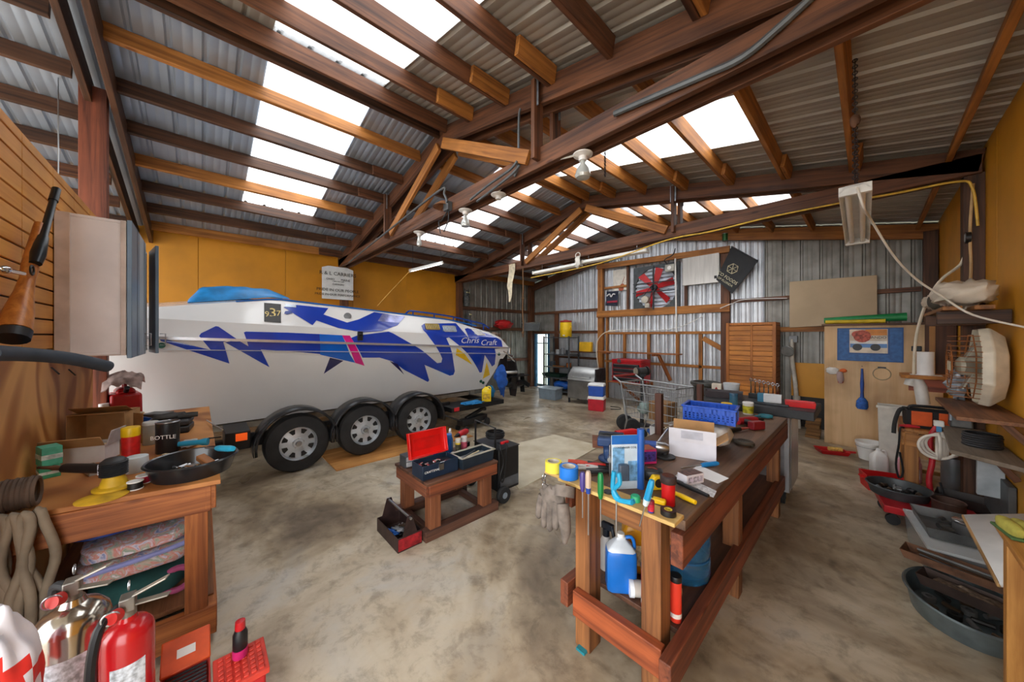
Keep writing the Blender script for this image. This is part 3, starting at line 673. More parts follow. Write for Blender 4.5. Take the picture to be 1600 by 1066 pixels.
m = M().box(-.07, .07, -.35, .3, .1, .2); m.bar((0, -.2, .2), (0, .25, .3), .06, .05); m.cyl((0, .28, .26), (0, .28, .31), .05); O('body', m, BLACK, t, bev=.008)
for sx in (-1, 1):
    for yy, r in ((.26, .07), (-.3, .05)): m = M().cyl((sx*.08, yy, r), (sx*.115, yy, r), r, n=18); O('caster', m, RUBBER, t, bev=.004)
m = M().tube([(0, -.33, .18), (0, -.7, .35)], .015, sm=1); O('handle', m, DARKST, t)
# shop sign cloth, fluorescent light, owls, bags and lines along the left side
t = T('banner', 'white cloth banner with black lettering hanging on the ochre wall', 'banner', (-7.44,2.035,2.372))
bx, by, bz = (-7.44,2.035,2.372)
a, b = (-7.44,1.754,2.837)[1], (-7.44,2.346,3.045)[1]; zt = (-7.44,2.035,3.068)[2]; zb = (-7.44,2.035,2.399)[2]
def fn(u, v): return (.0 + .012*NZ.noise(V((u*3, v*3, 0))), (a-by) + (b-a)*u, (zb-bz) + (zt-zb)*v - .1*max(0, abs(u-.5)*2-.6)*(v > .93))
O('cloth', M().sheet(fn, 16, 16, .006, (1, 0, 0)), mt('e4e6e4', .8, 0, .04), t)
INK = mt('1f2a24', .8, 0, .05)
for i, (s, zz, sz) in enumerate((('R & L CARRIERS', .77, .10), ('OHIO       MAINE', .6, .06), ('1-800-543-5589', .54, .035), ('CARRIERS', .45, .05), ('PRIDE IN OUR PEOPLE', .27, .08), ('PRIDE IN OUR PERFORMANCE', .13, .063))):
    text('lettering', s, sz, INK, t, (.02, (a+b)/2-by, zb-bz+(zt-zb)*zz), (pi/2, 0, pi/2), .001)
def shoplight(name, p, q, label, on=0, wide=.12, drop=True, group=None):
    """fluorescent fitting from p to q with tubes below"""
    p, q = V(p), V(q); L_ = (q-p).length; t = T(name, label, 'light', p, group=group)
    d = (q-p).normalized(); y = V((0,0,1)).cross(d).normalized(); z = d.cross(y)
    t.rotation_euler = Matrix((d, y, z)).transposed().to_euler()
    m = M().prism([(-wide/2, 0), (-wide*.3, .05), (wide*.3, .05), (wide/2, 0), (wide/2-.004, 0), (wide*.28, .04), (-wide*.28, .04), (-wide/2+.004, 0)], L_, (0, 0, 0), 'x'); O('housing', m, WHITE, t)
    em = mt('f6f4ee', .3, 0, .01, emit=on) if on else mt('f2efe8', .25, 0, .02)
    for dy in ((-wide*.22, wide*.22) if wide > .1 else (0,)): O('tube', M().cyl((.03, dy, .01), (L_-.03, dy, .01), .016, n=12), em, t)
    for x in (0, L_-.03): O('end_cap', M().box(x, x+.03, -wide/2, wide/2, -.012, .05), mt('dcdad4', .4), t, bev=.003)
    return t
shoplight('fluorescent_light', (-6.4,3.107,2.958), (-6.2,3.765,3.193), 'lit fluorescent strip light hanging over the boat near the ochre wall', 6, .1)
for i, (q, w2) in enumerate((((645,424), (645,395)), ((689,412), (689,385)))):
    p = (-6.38,3.167,2.989) if i == 0 else (-6.22,3.73,3.205); tp = (p[0], p[1], rz_(p[0])-.1)
    O('hanging_wire', M().cyl(p, tp, .005, n=6), DARKST, label='thin wire holding up the %s end of the lit strip light' % ('left', 'right')[i], cat='wire')
O('power_cord', M().tube([(-6.4,3.107,2.971), (-6.5,2.949,2.756), (-6.65,2.76,2.493), (-6.75,2.592,2.256)], .008), mt('d8a24a', .6), label='tan cord running down from the lit strip light behind the boat', cat='cord')
OWL = mt('5d5f5e', .8, 0, .35, 22)
def owl(p, lab, s=1, rz=0):
    t = T('owl_figure', lab, 'owl decoy', p, rz); m = M().lathe([(.06, 0), (.09, .05), (.105, .16), (.09, .27), (.06, .32), (.075, .37), (.085, .42), (.06, .47), (.001, .49)], n=18)
    O('body', m, OWL, t); m = M()
    for sy in (-1, 1): m.cyl((0, sy*.055, .45), (0, sy*.075, .54), .03, .004, 8)
    O('ear_tuft', m, OWL, t); m = M()
    for sy in (-1, 1): m.ball((.075, sy*.035, .41), .024, 10, 8)
    O('eye', m, mt('e8d9a0', .3), t); O('beak', M().cyl((.08, 0, .38), (.105, 0, .35), .018, .002, 8), BLACK, t); m = M()
    for sy in (-1, 1): m.ball((-.01, sy*.09, .18), (.05, .025, .13), 10, 8)
    O('wing', m, mt('3d3f3f', .8, 0, .3, 20), t)
    t.scale = (s, s, s); return t
p = (-7.53,5.317,2.423); owl((p[0], p[1], 2.466), 'grey owl decoy standing on the ledge of the grey side wall', .9)
p = (-7,4.982,1.945); owl((-7.56, (-7.55,5.417,2.004)[1], 1.906), 'dark owl decoy half hidden behind the boat rail, below the other owl', .82, .3)
m = M().ball((0,0,0), (.16, .34, .13), 20, 12, .35, 2.5, 5); O('bag', m, mt('c81e22', .5, 0, .12), loc=(-7.5, (-7.5,6.651,1.843)[1], 2.0), label='shiny red bag lying on the side wall ledge behind the boat stern', cat='bag')
t = T('clear_tub', 'clear plastic tub on the wall ledge in the far left corner', 'tub', (-7.3, 7.62, 1.81)); O('tub', M().tray(.22, .15, 0, .24, .008, 1.1), mt('cfd6da', .2, 0, .03, trans=.7, alpha=.8), t)
O('lid', M().box(-.25, .25, -.175, .175, .24, .26), mt('d9dfe2', .3, trans=.5), t, bev=.004)


# ================================================================ left: slat board, cabinet, long bench
def sball(m, c, h, e=.35, nu=28, nv=16, amp=0, sc=3, seed=0, rz=0, rot=None):
    """pillow / rounded block: superellipsoid of half sizes h with lumps"""
    vs = []; R_ = Euler(rot if rot else (0, 0, rz)).to_matrix()
    pw = lambda a: math.copysign(abs(a)**e, a)
    for i in range(nv+1):
        ph = -pi/2+pi*i/nv
        for j in range(nu):
            t = 2*pi*j/nu; d = V((pw(cos(ph))*pw(cos(t)), pw(cos(ph))*pw(sin(t)), pw(sin(ph))))
            k = NZ.noise(d*sc+V((seed*2.7, seed, 0)))*amp if amp else 0
            p = V((d.x*h[0], d.y*h[1], d.z*h[2])); p += d.normalized()*k
            vs.append(V(c)+R_ @ p)
    return m.add(vs, [(i*nu+j, i*nu+(j+1)%nu, (i+1)*nu+(j+1)%nu, (i+1)*nu+j) for i in range(nv) for j in range(nu)])
def can(name, label, cat, p, r, h, mat, lid=None, lidh=.1, group=None, wrap=None, taper=1.0, n=24, ring=True):
    """upright tin or tub: body, lid and, if any, a printed band"""
    t = T(name, label, cat, p, group=group)
    m = M().lathe([(r*.96, 0), (r, .004), (r*taper, h*(1-lidh) if lid else h-.002)] + ([(r*taper, h*(1-lidh)+.001)] if lid else [(r*taper*.93, h)]), n=n)
    O('body', m, mat, t)
    if lid:
        m = M().lathe([(r*taper*1.03, 0), (r*taper*1.05, .004), (r*taper*1.05, h*lidh-.004), (r*taper*.98, h*lidh)], (0, 0, h*(1-lidh)), n); O('lid', m, lid, t)
    if wrap:
        m = M().lathe([(r*1.006, h*.12), (r*(1+(taper-1)*.7)+.0012, h*.7)], n=n, cap=False); O('printed_band', m, wrap, t)
    return t
wp = O('wall_partition', M().box(-4.56, -2.0, -.72, -.685, 0, 2.68), ply('dca460', 'a86a30'), kind='structure', bev=.003)
SLAT = wood('eca954', 'd28b3a', 'x', .55, .5, False)
m = M(); xs = [-4.56, -4.32, -3.86, -3.4, -2.92, -2.44, -2.0]; z = 1.575
while z < 2.66:
    for a, b in zip(xs, xs[1:]): m.box(a+.003, b-.003, -.684, -.664, z, min(z+.078, 2.68))
    z += .088
O('slat_board', m, SLAT, wp, bev=.002, label='orange slatted board on the upper part')
m = M(); m.box(-4.56, -2.0, -.6849, -.676, 1.575, 2.67); O('slat_backing', m, mt('3a2210', .8), wp)
for i, (px, py) in enumerate(((80,580),(107,583),(62,582),(70,610),(37,665),(56,696),(85,610))):
    pass
# air rifle hanging on the board
t = T('air_rifle', 'wooden stocked air rifle hanging upright on the slat board', 'rifle', (-2.719,-0.6,1.969))
P_ = lambda a: V(a)
but, grp, rec, fore, muz = V((-2.592,-0.61,1.676)), V((-2.748,-0.61,1.923)), V((-2.806,-0.61,2.037)), V((-2.912,-0.61,2.227)), V((-3.091,-0.61,2.452))
ST = wood('c07a34', '8a4c18', 'z', .35, 1, False)
m = M()
m.loft([(but, .05), (but+(grp-but)*.3, .045), (but+(grp-but)*.7, .03), (grp, .024), (grp+(rec-grp)*.5, .028), (rec, .026), (fore, .018)], 14)
O('stock', m, ST, t, w=1); O('butt_pad', M().loft([(but-(grp-but)*.02, .052), (but-(grp-but)*.16, .05)], 14), BLACK, t, w=1)
o_ = V((.012, .02, .014)); d = (muz-rec).normalized()
m = M().loft([(rec-d*.06+o_, .02), (rec+o_, .026), (rec+d*.12+o_, .02), (rec+d*.13+o_, .016), (muz-d*.09+o_, .014)], 12); m.loft([(muz-d*.1+o_, .018), (muz+o_, .017)], 12)
O('barrel', m, mt('2a2d30', .3, .6, .1), t, w=1); m = M().torus(tuple(rec-d*.09+V((.04, .02, 0))), .022, .004, 'y', 16, 6); O('trigger_guard', m, BLACK, t, w=1)
t = T('wrench', 'chrome tool end hanging at the edge of the slat board', 'wrench', (-2.447,-0.6,1.926)); m = M().ball((0,0,0), (.035, .02, .017)); m.cyl((-.02,0,0), (-.2,.0,.01), .01); O('head', m, CHROME, t)
# wall cabinet
t = T('wall_cabinet', 'worn white wall cabinet with blue grey doors on the slat board', 'cabinet', (-4.0, -.52, 1.52))
m = M().box(-4.58, -3.4, -.66, -.37, 1.52, 1.54); m.box(-4.58, -3.4, -.66, -.37, 2.40, 2.42); m.box(-3.42, -3.4, -.66, -.372, 1.54, 2.40); m.box(-4.58, -4.56, -.66, -.372, 1.54, 2.40); m.box(-4.56, -3.42, -.66, -.65, 1.54, 2.40)
O('carcass', m, mt('e9e4e4', .6, 0, .05, 3.5), t, w=1, bev=.003)
m = M().box(-3.4, -3.393, -.66, -.60, 1.53, 2.42); m.box(-3.4, -3.39, -.395, -.37, 1.52, 2.42); m.box(-3.4, -3.39, -.64, -.395, 1.52, 1.528); O('edge_strip', m, mt('cfc0b6', .65, 0, .12, 6), t, w=1, bev=.002)
DR = mt('6f8496', .45, .1, .1, 3); DR2 = mt('a3b1bb', .5, .05, .08, 3)
for i in range(3):
    x1 = -3.4-.39*i; x0 = x1-.385
    m = M().box(x0, x1, -.368, -.345, 1.5, 2.43)
    if i == 2: m = M(); m.T = Matrix.Translation((x0, -.36, 0)) @ Euler((0, 0, .18)).to_matrix().to_4x4(); m.box(0, .375, 0, .022, 1.5, 2.43)
    d_ = O('door', m, DR if i != 1 else DR2, t, w=1, bev=.003)
    hx_ = -4.1 if i == 1 else (-4.26 if i == 2 else None)
    if hx_ is not None:
        yy = -.345 if i == 1 else -.27
        m = M().tube([(hx_, yy, 1.57), (hx_, yy+.035, 1.57), (hx_, yy+.035, 1.67), (hx_, yy, 1.67)], .004, sm=1); O('handle', m, STEEL, d_, w=1)
    m = M().box(x0+.12, x0+.126, -.3445, -.3435, 1.5, 2.43)
    if i < 2: O('panel_groove', m, BLACK, d_, w=1)
O('foam_tube', M().tube([(-2.3, -.60, 1.585), (-2.62, -.58, 1.565), (-2.85, -.5, 1.53), (-3.017,-0.4,1.472)], .032, n=16), mt('3c4652', .7, 0, .08), label='dark blue grey foam tube sticking out below the white cabinet', cat='tube')
m = M()
for px, py, pz in ((80,578,590),(107,580,592)): a = V((-3.345,-0.66,1.462)) if px == 80 else V((-3.699,-0.66,1.424)); m = M().cyl(a, a+V((0, .03, -.045)), .004, n=8); O('hook', m, DARKST, label='dark peg on the plywood, %s of the pair below the foam tube' % ('left' if px == 80 else 'right'), cat='hook')
# bench
t = T('workbench', 'long wooden workbench against the slat board, covered in cans and boxes', 'workbench', (-3.6, -.3, 0))
BP = ply('c98a4c', '9a5c28', .5, 1, .6, 5); 
m = M().prism([(-2.37, .075), (-4.92, .06), (-4.92, -.675), (-2.50, -.675)], .024, (0, 0, .856)); O('bench_top', m, BP, t, w=1, bev=.003)
W3 = wood('b06a36', '763c16', 'x', .65)
def bm_(n, a, b, w_, h_, par, c=('b06a36', '763c16'), up=(0,0,1)): return beam(n, a, b, w_, h_, wood(c[0], c[1], 'x', .65), par, up=up)
bm_('end_apron', (-2.5, -.64, .785), (-2.42, .04, .785), .045, .14, t); bm_('front_apron', (-2.40, .035, .79), (-4.9, .035, .79), .045, .13, t); bm_('rear_apron', (-2.5, -.65, .79), (-4.9, -.65, .79), .045, .13, t)
for x, y in ((-2.455, -.02), (-2.53, -.60), (-4.8, -.02), (-4.8, -.60)): bm_('leg', (x, y, 0), (x, y, .856), .09, .09, t, up=(0,1,0))
m = M().box(-4.85, -2.5, -.65, .05, .19, .215); O('lower_shelf', m, wood('8a5a36', '5c3618', 'x', .7), t, w=1, bev=.003)
bm_('shelf_rail', (-2.45, -.62, .13), (-2.42, .06, .13), .05, .15, t); bm_('shelf_rail', (-2.44, .04, .13), (-4.85, .04, .13), .045, .15, t)
# bedding below
QU = bpy.data.materials.new('floral_quilt'); QU.use_nodes = True
def quilt_m():
    N = QU.node_tree.nodes; L = QU.node_tree.links; b = N['Principled BSDF']; tc = N.new('ShaderNodeTexCoord'); v = N.new('ShaderNodeTexNoise'); v.inputs['Scale'].default_value = 16; v.inputs['Distortion'].default_value = 1.6; v.inputs['Detail'].default_value = 3
    L.new(tc.outputs['Object'], v.inputs['Vector']); r = N.new('ShaderNodeValToRGB'); e = r.color_ramp.elements
    for i in range(4): e.new(.5)
    for q, (p, c) in zip(e, ((.3, '7d86b0'), (.41, 'c9c2cc'), (.48, 'c77f74'), (.55, 'b9a79a'), (.62, '8fa08f'), (.7, 'd8cdd2'))): q.position = p; q.color = lin(c)
    L.new(v.outputs['Fac'], r.inputs['Fac']); L.new(r.outputs['Color'], b.inputs['Base Color']); b.inputs['Roughness'].default_value = .95
quilt_m()
LAV = mt('8a8fc4', .9, 0, .1)
t = T('quilt', 'folded floral quilt with lavender edging on the shelf under the left bench', 'quilt', (-2.9, -.22, .36))
m = sball(M(), (-2.9, -.24, .468), (.36, .22, .05), .4, 36, 16, .014, 3, 1); O('lower_fold', m, QU, t, w=1, ang=60)
m = sball(M(), (-2.92, -.24, .560), (.35, .21, .04), .4, 36, 16, .014, 3, 2); O('upper_fold', m, QU, t, w=1, ang=60)
m = M().tube([(-2.9, -.0, .512), (-2.62, -.02, .515), (-2.54, -.1, .52), (-2.525, -.25, .515), (-2.55, -.42, .50)], .013); O('edging', m, LAV, t, w=1)
t = T('sleeping_bag', 'rolled dark green sleeping bag below the floral quilt', 'sleeping bag', (-2.9, -.2, .215))
m = sball(M(), (-2.92, -.24, .312), (.34, .2, .075), .55, 32, 14, .015, 2.5, 4); O('roll', m, mt('1c4a48', .9, 0, .15), t, w=1, ang=60); m = M().torus((-2.62, -.1, .3), .06, .016, 'x', 20, 8); O('lining', m, mt('b0507c', .9), t, w=1)
m = sball(M(), (-3.15, -.3, .672), (.58, .24, .03), .5, 36, 14, .02, 4, 6); O('tarp', m, mt('1e3a8c', .5, 0, .25, 7), label='crumpled blue plastic tarp on top of the quilt under the left bench', cat='tarp', ang=60)
# hoses and twine at the near end
m = M(); bx, by = -2.42, -.60
for i, (dx, dy, z0, wv) in enumerate(((-.02, -.06, .42, .02), (.0, -.02, .36, -.02), (.01, .02, .46, .025), (.02, .06, .33, -.02), (.0, .1, .4, .03))):
    x = bx+dx; y = by+dy*.75
    m.tube([(x, y, z0+.02), (x+.01, y+wv, .55), (x, y-wv*.6, .7), (x-.01, y, .84), (x-.005, y+.015, .905), (x-.0, y+.03, .85), (x+.0, y+.03+wv, .7), (x+.02, y+.035, .55), (x, y+.025, z0), (x, y+.02, z0-.03), (x, y, z0+.02)], .0165, 10)
O('air_hose', m, mt('7d6f5c', .75, 0, .12), label='looped tan air hose hanging off the near corner of the left bench', cat='hose')
None and O('hanger_wire', M().tube([(-2.46, -.66, .84), (-2.42, -.66, .885), (-2.42, -.52, .885), (-2.46, -.50, .84)], .006), STEEL, label='bent steel wire hook holding the looped tan hose', cat='hook')
m = M(); cx, cy = -2.55, -.595
for i in range(9): m.torus((cx, cy+(i-4)*.013, .955), .058+.008*random.random(), .0085, 'y', 28, 6)
O('twine_coil', m, mt('5d4a3c', .8, 0, .2), label='coil of brown cord standing on the near left corner of the bench', cat='cord')
# fire extinguishers, bag, tool cases on the floor
def extinguisher(p, r, h, mat, label, lab, hose, hdir, seed):
    t = T('fire_extinguisher', label, 'fire extinguisher', p, group=None)
    m = M().lathe([(r*.9, 0), (r, .02), (r, h-r*.75), (r*.93, h-r*.45), (r*.7, h-r*.15), (r*.38, h), (r*.3, h+.02)], n=36); O('cylinder', m, mat, t)
    m = M().cyl((0,0,h), (0,0,h+.05), .022); m.cbox((0, 0, h+.06), (.05, .04, .05)); v = O('valve', m, mt('8f8a82', .35, .7), t, bev=.004)
    c, s = cos(hdir), sin(hdir)
    m = M().bar((0, 0, h+.075), (c*.11, s*.11, h+.125), .028, .006); O('lever', m, mt('b8b2a4', .35, .6), t, bev=.002)
    m = M().bar((0, 0, h+.05), (c*.115, s*.115, h+.06), .028, .006); O('carry_handle', m, mt('9a9488', .4, .6), t, bev=.002)
    m = M().cyl((.03, -.02, h+.045), (.05, -.035, h+.05), .021, n=20); g = O('gauge', m, mt('c8302c', .4), t); O('gauge_rim', M().torus((.05, -.035, h+.05), .021, .003, 'x', 20, 6), STEEL, g)
    m = M().lathe([(r*1.004, h*.42), (r*1.004, h*.72)], n=36, cap=False) if False else M()
    for i in range(10):
        pass
    a0, a1 = lab; vs = []
    for i in range(13):
        a = a0+(a1-a0)*i/12
        for z in (h*.50, h*.8): vs.append((r*1.006*cos(a), r*1.006*sin(a), z))
    O('instruction_label', M().add(vs, [(2*i, 2*i+2, 2*i+3, 2*i+1) for i in range(12)]), mt('cfd6de', .5, 0, .25, 60), t, label='pale printed label')
    O('hose', M().tube(hose, .014), BLACK if seed else RUBBER, t)
    O('pin_ring', M().torus((-.02, .0, h+.11), .016, .002, 'y', 16, 5), STEEL, t)
    return t
extinguisher((-1.93, -.335, 0), .092, .70, mt('c9c2b6', .16, .95, .06, 3), 'polished steel fire extinguisher behind the red one', (-.5, .5), [(0, 0, .75), (-.06, -.05, .75), (-.12, -.06, .6), (-.12, -.05, .3), (-.1, -.03, .2)], 1.0, 0)
extinguisher((-1.83, -.195, 0), .068, .625, mt('bf1a20', .25, 0, .05, coat=.4), 'red fire extinguisher beside the polished steel one', (-.55, .75), [(.0, -.02, .68), (.05, -.06, .65), (.075, -.075, .5), (.085, -.06, .3), (.09, -.04, .1)], 1.2, 1)
m = sball(M(), (-1.655, -.445, .46), (.105, .105, .43), .8, 30, 24, .05, 4, 3)
for i in range(len(m.f)): m.mi[i] = 0 if NZ.noise(V(m.v[m.f[i][0]])*5.5) > -.12 else (1 if NZ.noise(V(m.v[m.f[i][0]])*5+V((9,0,0))) > 0 else 2)
O('plastic_bag', m, [mt('eceaf2', .4, 0, .05), mt('e2342c', .4, 0, .1), mt('e8a6c8', .4, 0, .1)], label='white plastic shopping bag with red and pink print in the near left corner', cat='bag', ang=80, sub=1)
m = M().box(-.5, .5, -.05, .05, 0, .035); O('wood_offcut', m, wood('7a5236', '4c2f1c', 'x'), loc=(-1.93, .16, 0), rot=(0, 0, 2.2), bev=.003, label='dark wood offcut on the floor behind the red tool case', cat='wood') if False else None
t = T('tool_case', 'open orange plastic tool case on the floor beside the red extinguisher', 'tool case', (-1.975, -.05, 0), 0)
ORG = mt('d8521e', .45, 0, .1)
m = M(); m.at(0, 0, .0); m.tray(.085, .075, 0, .19, .006, 1.05); O('body', m, mt('c4433a', .5, 0, .1), t, bev=.004)
m = M().at(-.05, .0, .2, ry=-1.0); m.box(0, .012, -.08, .08, 0, .14); O('lid', m, ORG, t, bev=.01); m = M().at(-.05, .0, .2, ry=-1.0); m.box(.0125, .0135, -.03, .03, .05, .085); O('sticker', m, WHITE, t)
m = M()
for i in range(6): m.box(-.075+.022*i, -.07+.022*i, -.065, .065, .17, .178)
m.box(-.075, .06, -.066, -.06, .17, .178); O('grid_tray', m, mt('4a4c50', .5), t)
t = T('tool_box', 'red plastic tool box with a pitted lid on the floor, bottle on top', 'tool box', (-1.86, .125, 0), .0)
m = M().cbox((0, 0, .1), (.17, .15, .2), tap=1.06); O('body', m, mt('c01f22', .4, 0, .08), t, bev=.01)
m = M().box(-.1, .1, -.09, .09, .2, .225)
for i in range(7):
    for j in range(6): m.cbox((-.078+.026*i, -.065+.026*j, .227), (.019, .019, .008))
O('lid', m, mt('cc3a2a', .5, 0, .1), t, bev=.003)
m = M().box(.102, .106, -.06, .06, .06, .15); O('sticker', m, mt('a9b0b6', .5, 0, .3, 40), t)
t = T('glue_bottle', 'black bottle with pink base and red cap on the red tool box', 'bottle', (-1.9, .125, .232))
O('body', M().lathe([(.024, .035), (.027, .04), (.027, .1), (.019, .12)], n=18), BLACK, t); O('base', M().lathe([(.026, 0), (.028, .004), (.028, .036), (.02, .038)], n=18), mt('c8286e', .4), t); O('cap', M().lathe([(.018, .118), (.019, .125), (.018, .155), (.006, .158)], n=16), RED, t)
t = T('parts_organizer', 'dark blue open organizer box between the orange and red tool cases', 'organizer', (-1.72, -.01, 0), .3); O('body', M().tray(.06, .05, 0, .2, .005), NAVY, t); O('divider', M().box(-.055, .055, -.002, .002, .02, .17), NAVY, t)
# ---------------------------------------------------------------- on the bench (top at .88)
ZB = .88
m = M(); t = T('cardboard_box', 'open brown cardboard box lying on its side against the plywood', 'box', (-3.66, -.5, .88), 1.25+pi)
m.box(-.14, .14, -.1, -.096, 0, .24); m.box(-.14, -.136, -.1, .08, 0, .24); m.box(.136, .14, -.1, .08, 0, .24); m.box(-.14, .14, -.1, .08, .236, .24); m.box(-.14, .14, -.1, .08, 0, .004); O('carton', m, CARD, t)
m = M().at(-.16, .02, 0, rz=-.7); m.box(-.1, 0, 0, .004, .01, .22); O('flap', m, mt('8e6334', .85), t); m = M().at(0, .02, .24, rx=.5); m.box(-.155, .12, 0, .09, 0, .004); O('flap', m, mt('8e6334', .85), t)
t = T('carton', 'white low carton with its flaps open in front of the brown box', 'box', (-3.30, -.545, .88), 1.25)
m = M().tray(.14, .07, 0, .105, .004); O('body', m, mt('d9d2cf', .7, 0, .05), t); m = M().at(.145, 0, .1, ry=.25); m.box(0, .004, -.07, .07, 0, .09); O('flap', m, mt('cfc6c4', .7), t)
m = M().at(0, -.07, .105, rx=.6); m.box(-.14, .14, -.005, 0, 0, .07); O('flap', m, CARD, t, label='brown inside of the flap'); m = M().box(-.12, .1, -.05, .04, .06, .09); O('packing', m, mt('d8b88a', .9, 0, .15, 30), t)
for i, (q, c, z0) in enumerate((((-3.073,-0.615,0.88), '3fa37c', 0), ((-3.099,-0.618,0.88), '58b79a', .06))):
    t = T('small_box', 'green and white box %s at the left end of the bench' % ('lying' if i == 0 else 'standing on the other'), 'box', (q[0], q[1], .88+z0+.0005*i), .3+.1*i)
    hh = .059 if i == 0 else .1
    O('body', M().box(-.05, .05, -.035, .035, 0, hh), mt(c, .5, 0, .12, 20), t, bev=.002); O('printed_band', M().box(-.051, .051, -.036, .036, hh*.35, hh*.6), mt('d8e6e0', .5, 0, .2, 30), t)
can('canister', 'red canister with yellow lid standing on the left bench', 'canister', (-3.123,-0.322,0.88), .04, .205, mt('cc1a1c', .35, 0, .05), YEL, .27, wrap=mt('c81e1c', .4, 0, .12, 25))
t = can('jar', 'clear jar with yellow contents beside the black can', 'jar', (-3.488,-0.267,0.88), .04, .16, mt('d9dcd6', .1, 0, .03, trans=.6), mt('c9c9c4', .4), .14, taper=.98); O('contents', M().cyl((0,0,.01), (0,0,.08), .034), mt('d8b81e', .5, 0, .3, 40), t)
t = can('can', 'tall black can lettered BOTTLE on the left bench', 'can', (-3.179,-0.165,0.88), .058, .20, mt('1d1e20', .35, 0, .1), None); text('lettering', 'BOTTLE', .035, WHITE, t, (.0595*cos(-.3), .0595*sin(-.3), .11), (pi/2, 0, pi/2-.3), .0006)
O('rim', M().torus((0, 0, .2), .056, .004, n=28), STEEL, t)
# oil pan
def pan(name, label, p, r, h, mat, sx=1, sy=1, rz=0, flare=1.15, cat='pan', rimr=.008, group=None):
    t = T(name, label, cat, p, rz, group)
    m = M().lathe([(.001, .006), (r*.97, .006), (r*flare*.985, h), (r*flare*1.03, h+.004), (r*flare*1.06, h-.004), (r*flare*1.0, h-.008), (r, 0), (.001, 0)], n=40, sx=sx, sy=sy, cap=False); O('bowl', m, mat, t); return t
p = V((-2.60, .085, .88)); pan('oil_pan', 'round black oil drain pan on the corner of the left bench', (p.x-.0, p.y-.12, .88), .163, .085, mt('17191c', .28, 0, .08, coat=.3), 1, 1)
cx, cy = p.x, p.y-.12; rr = random.Random(5)
for i in range(7):
    a = rr.uniform(0, 6.28); d = rr.uniform(.02, .09); x, y = cx+d*cos(a), cy+d*sin(a); a2 = rr.uniform(0, 3)
    m = M().cyl((-.03, 0, .018), (.03, 0, .018), .013, n=12); m.cyl((.03, 0, .018), (.05, 0, .018), .008, n=6)
    O('socket', m, CHROME, loc=(x, y, .888), rot=(0, 0, a2), label='chrome socket in the black oil drain pan', cat='socket', group='sockets in the black oil pan')
m = M().box(-.05, .05, -.02, .02, 0, .03); O('wood_block', m, wood('9a6236', '6b3c1a', 'x'), loc=(cx+.03, cy+.05, .93), rot=(.1, .3, .5), bev=.004, label='brown wooden handle lying in the black oil drain pan', cat='handle')
t = T('torch', 'light blue grip tool lying over the rim of the black oil pan', 'tool', (cx+.06, cy+.13, 1.0), .5, rot=(0, -.12, .4)); O('grip', M().loft([((-.08,0,0), .012), ((-.05,0,0), .017), ((.05,0,0), .018), ((.09,0,0), .014)], 12), mt('2a9dc0', .35), t); O('shaft', M().cyl((-.2,0,-.0), (-.08,0,0), .006, n=10), STEEL, t)
t = T('torch', 'teal flashlight lying on the plastic bag behind the oil pan', 'torch', (-3.103,-0.047,0.91), 1.2); O('barrel', M().loft([((-.07,0,.02), .016), ((.04,0,.02), .018), ((.06,0,.02), .024), ((.085,0,.02), .024)], 14), mt('1f86a8', .35), t)
m = sball(M(), V((-3.25,-0.072,0.88))+V((.02,.01,.024)), (.09, .045, .014), .8, 20, 10, .015, 5, 2); O('plastic_bag', m, mt('cfd3d4', .3, 0, .1, trans=.3), label='clear plastic bag of parts behind the black oil pan', cat='bag', ang=70)
can('cup', 'pale blue grey plastic cup upside down beside the oil pan', 'cup', V((-2.795,-0.241,0.88))+V((-.05,-.03,0)), .052, .085, mt('c9d4d8', .5, 0, .04), None, taper=.9)
def spool(p, c, label):
    t = T('wire_spool', label, 'spool', p)
    for z in (0, .036): O('flange', M().cyl((0,0,z), (0,0,z+.004), .03, n=24), WHITE, t)
    O('wire', M().cyl((0,0,.004), (0,0,.036), .027, n=24), mt(c, .5, 0, .1), t)
spool((-2.519,-0.245,0.88), '141414', 'spool of black wire at the bench edge'); spool((-2.597,-0.222,0.88), 'a81838', 'spool of dark red wire behind the black one')
t = T('air_sander', 'black air sander with ribbed head and hose grip lying on the left bench', 'sander', (-2.575,-0.321,0.885), 0)
m = M()
for i in range(8): m.lathe([(.045, .07+.009*i), (.05, .0735+.009*i), (.045, .077+.009*i)], n=26)
m.lathe([(.045, .142), (.03, .155), (.001, .158)], n=26); O('head', m, mt('2a2b2d', .5, 0, .1), t); O('pad', M().lathe([(.06, .0), (.072, .006), (.072, .016), (.05, .022), (.035, .07)], n=30), mt('caa21c', .6, 0, .15), t)
d = (V((-2.604,-0.54,0.95))-V((-2.356,-0.294,0.95))).normalized(); a = V((0,0,.1)); m = M().loft([(a+d*.03, .022), (a+d*.12, .024), (a+d*.26, .022)], 14); O('grip', m, BLACK, t); m = M().loft([(a+d*.26, .012), (a+d*.32, .013), (a+d*.33, .009), (a+d*.4, .007)], 12); O('air_fitting', m, RUST, t); m = M().cbox(a+d*.055, (.03, .035, .05)); O('sticker', m, mt('b9b6bd', .5), t)
O('sanding_disc', M().lathe([(.085, 0), (.086, .004), (.05, .01), (.001, .01)], n=30), mt('d0a41e', .8, 0, .2), loc=(-2.486,-0.345,0.88), label='yellow sanding disc on the edge of the left bench', cat='disc') 
t = T('pencil_tray', 'metal tray of pencils and blades in front of the white carton', 'tray', (-3.023,-0.459,0.88), .35); O('tray', M().tray(.11, .03, 0, .02, .002), mt('a9a9a4', .35, .5), t)
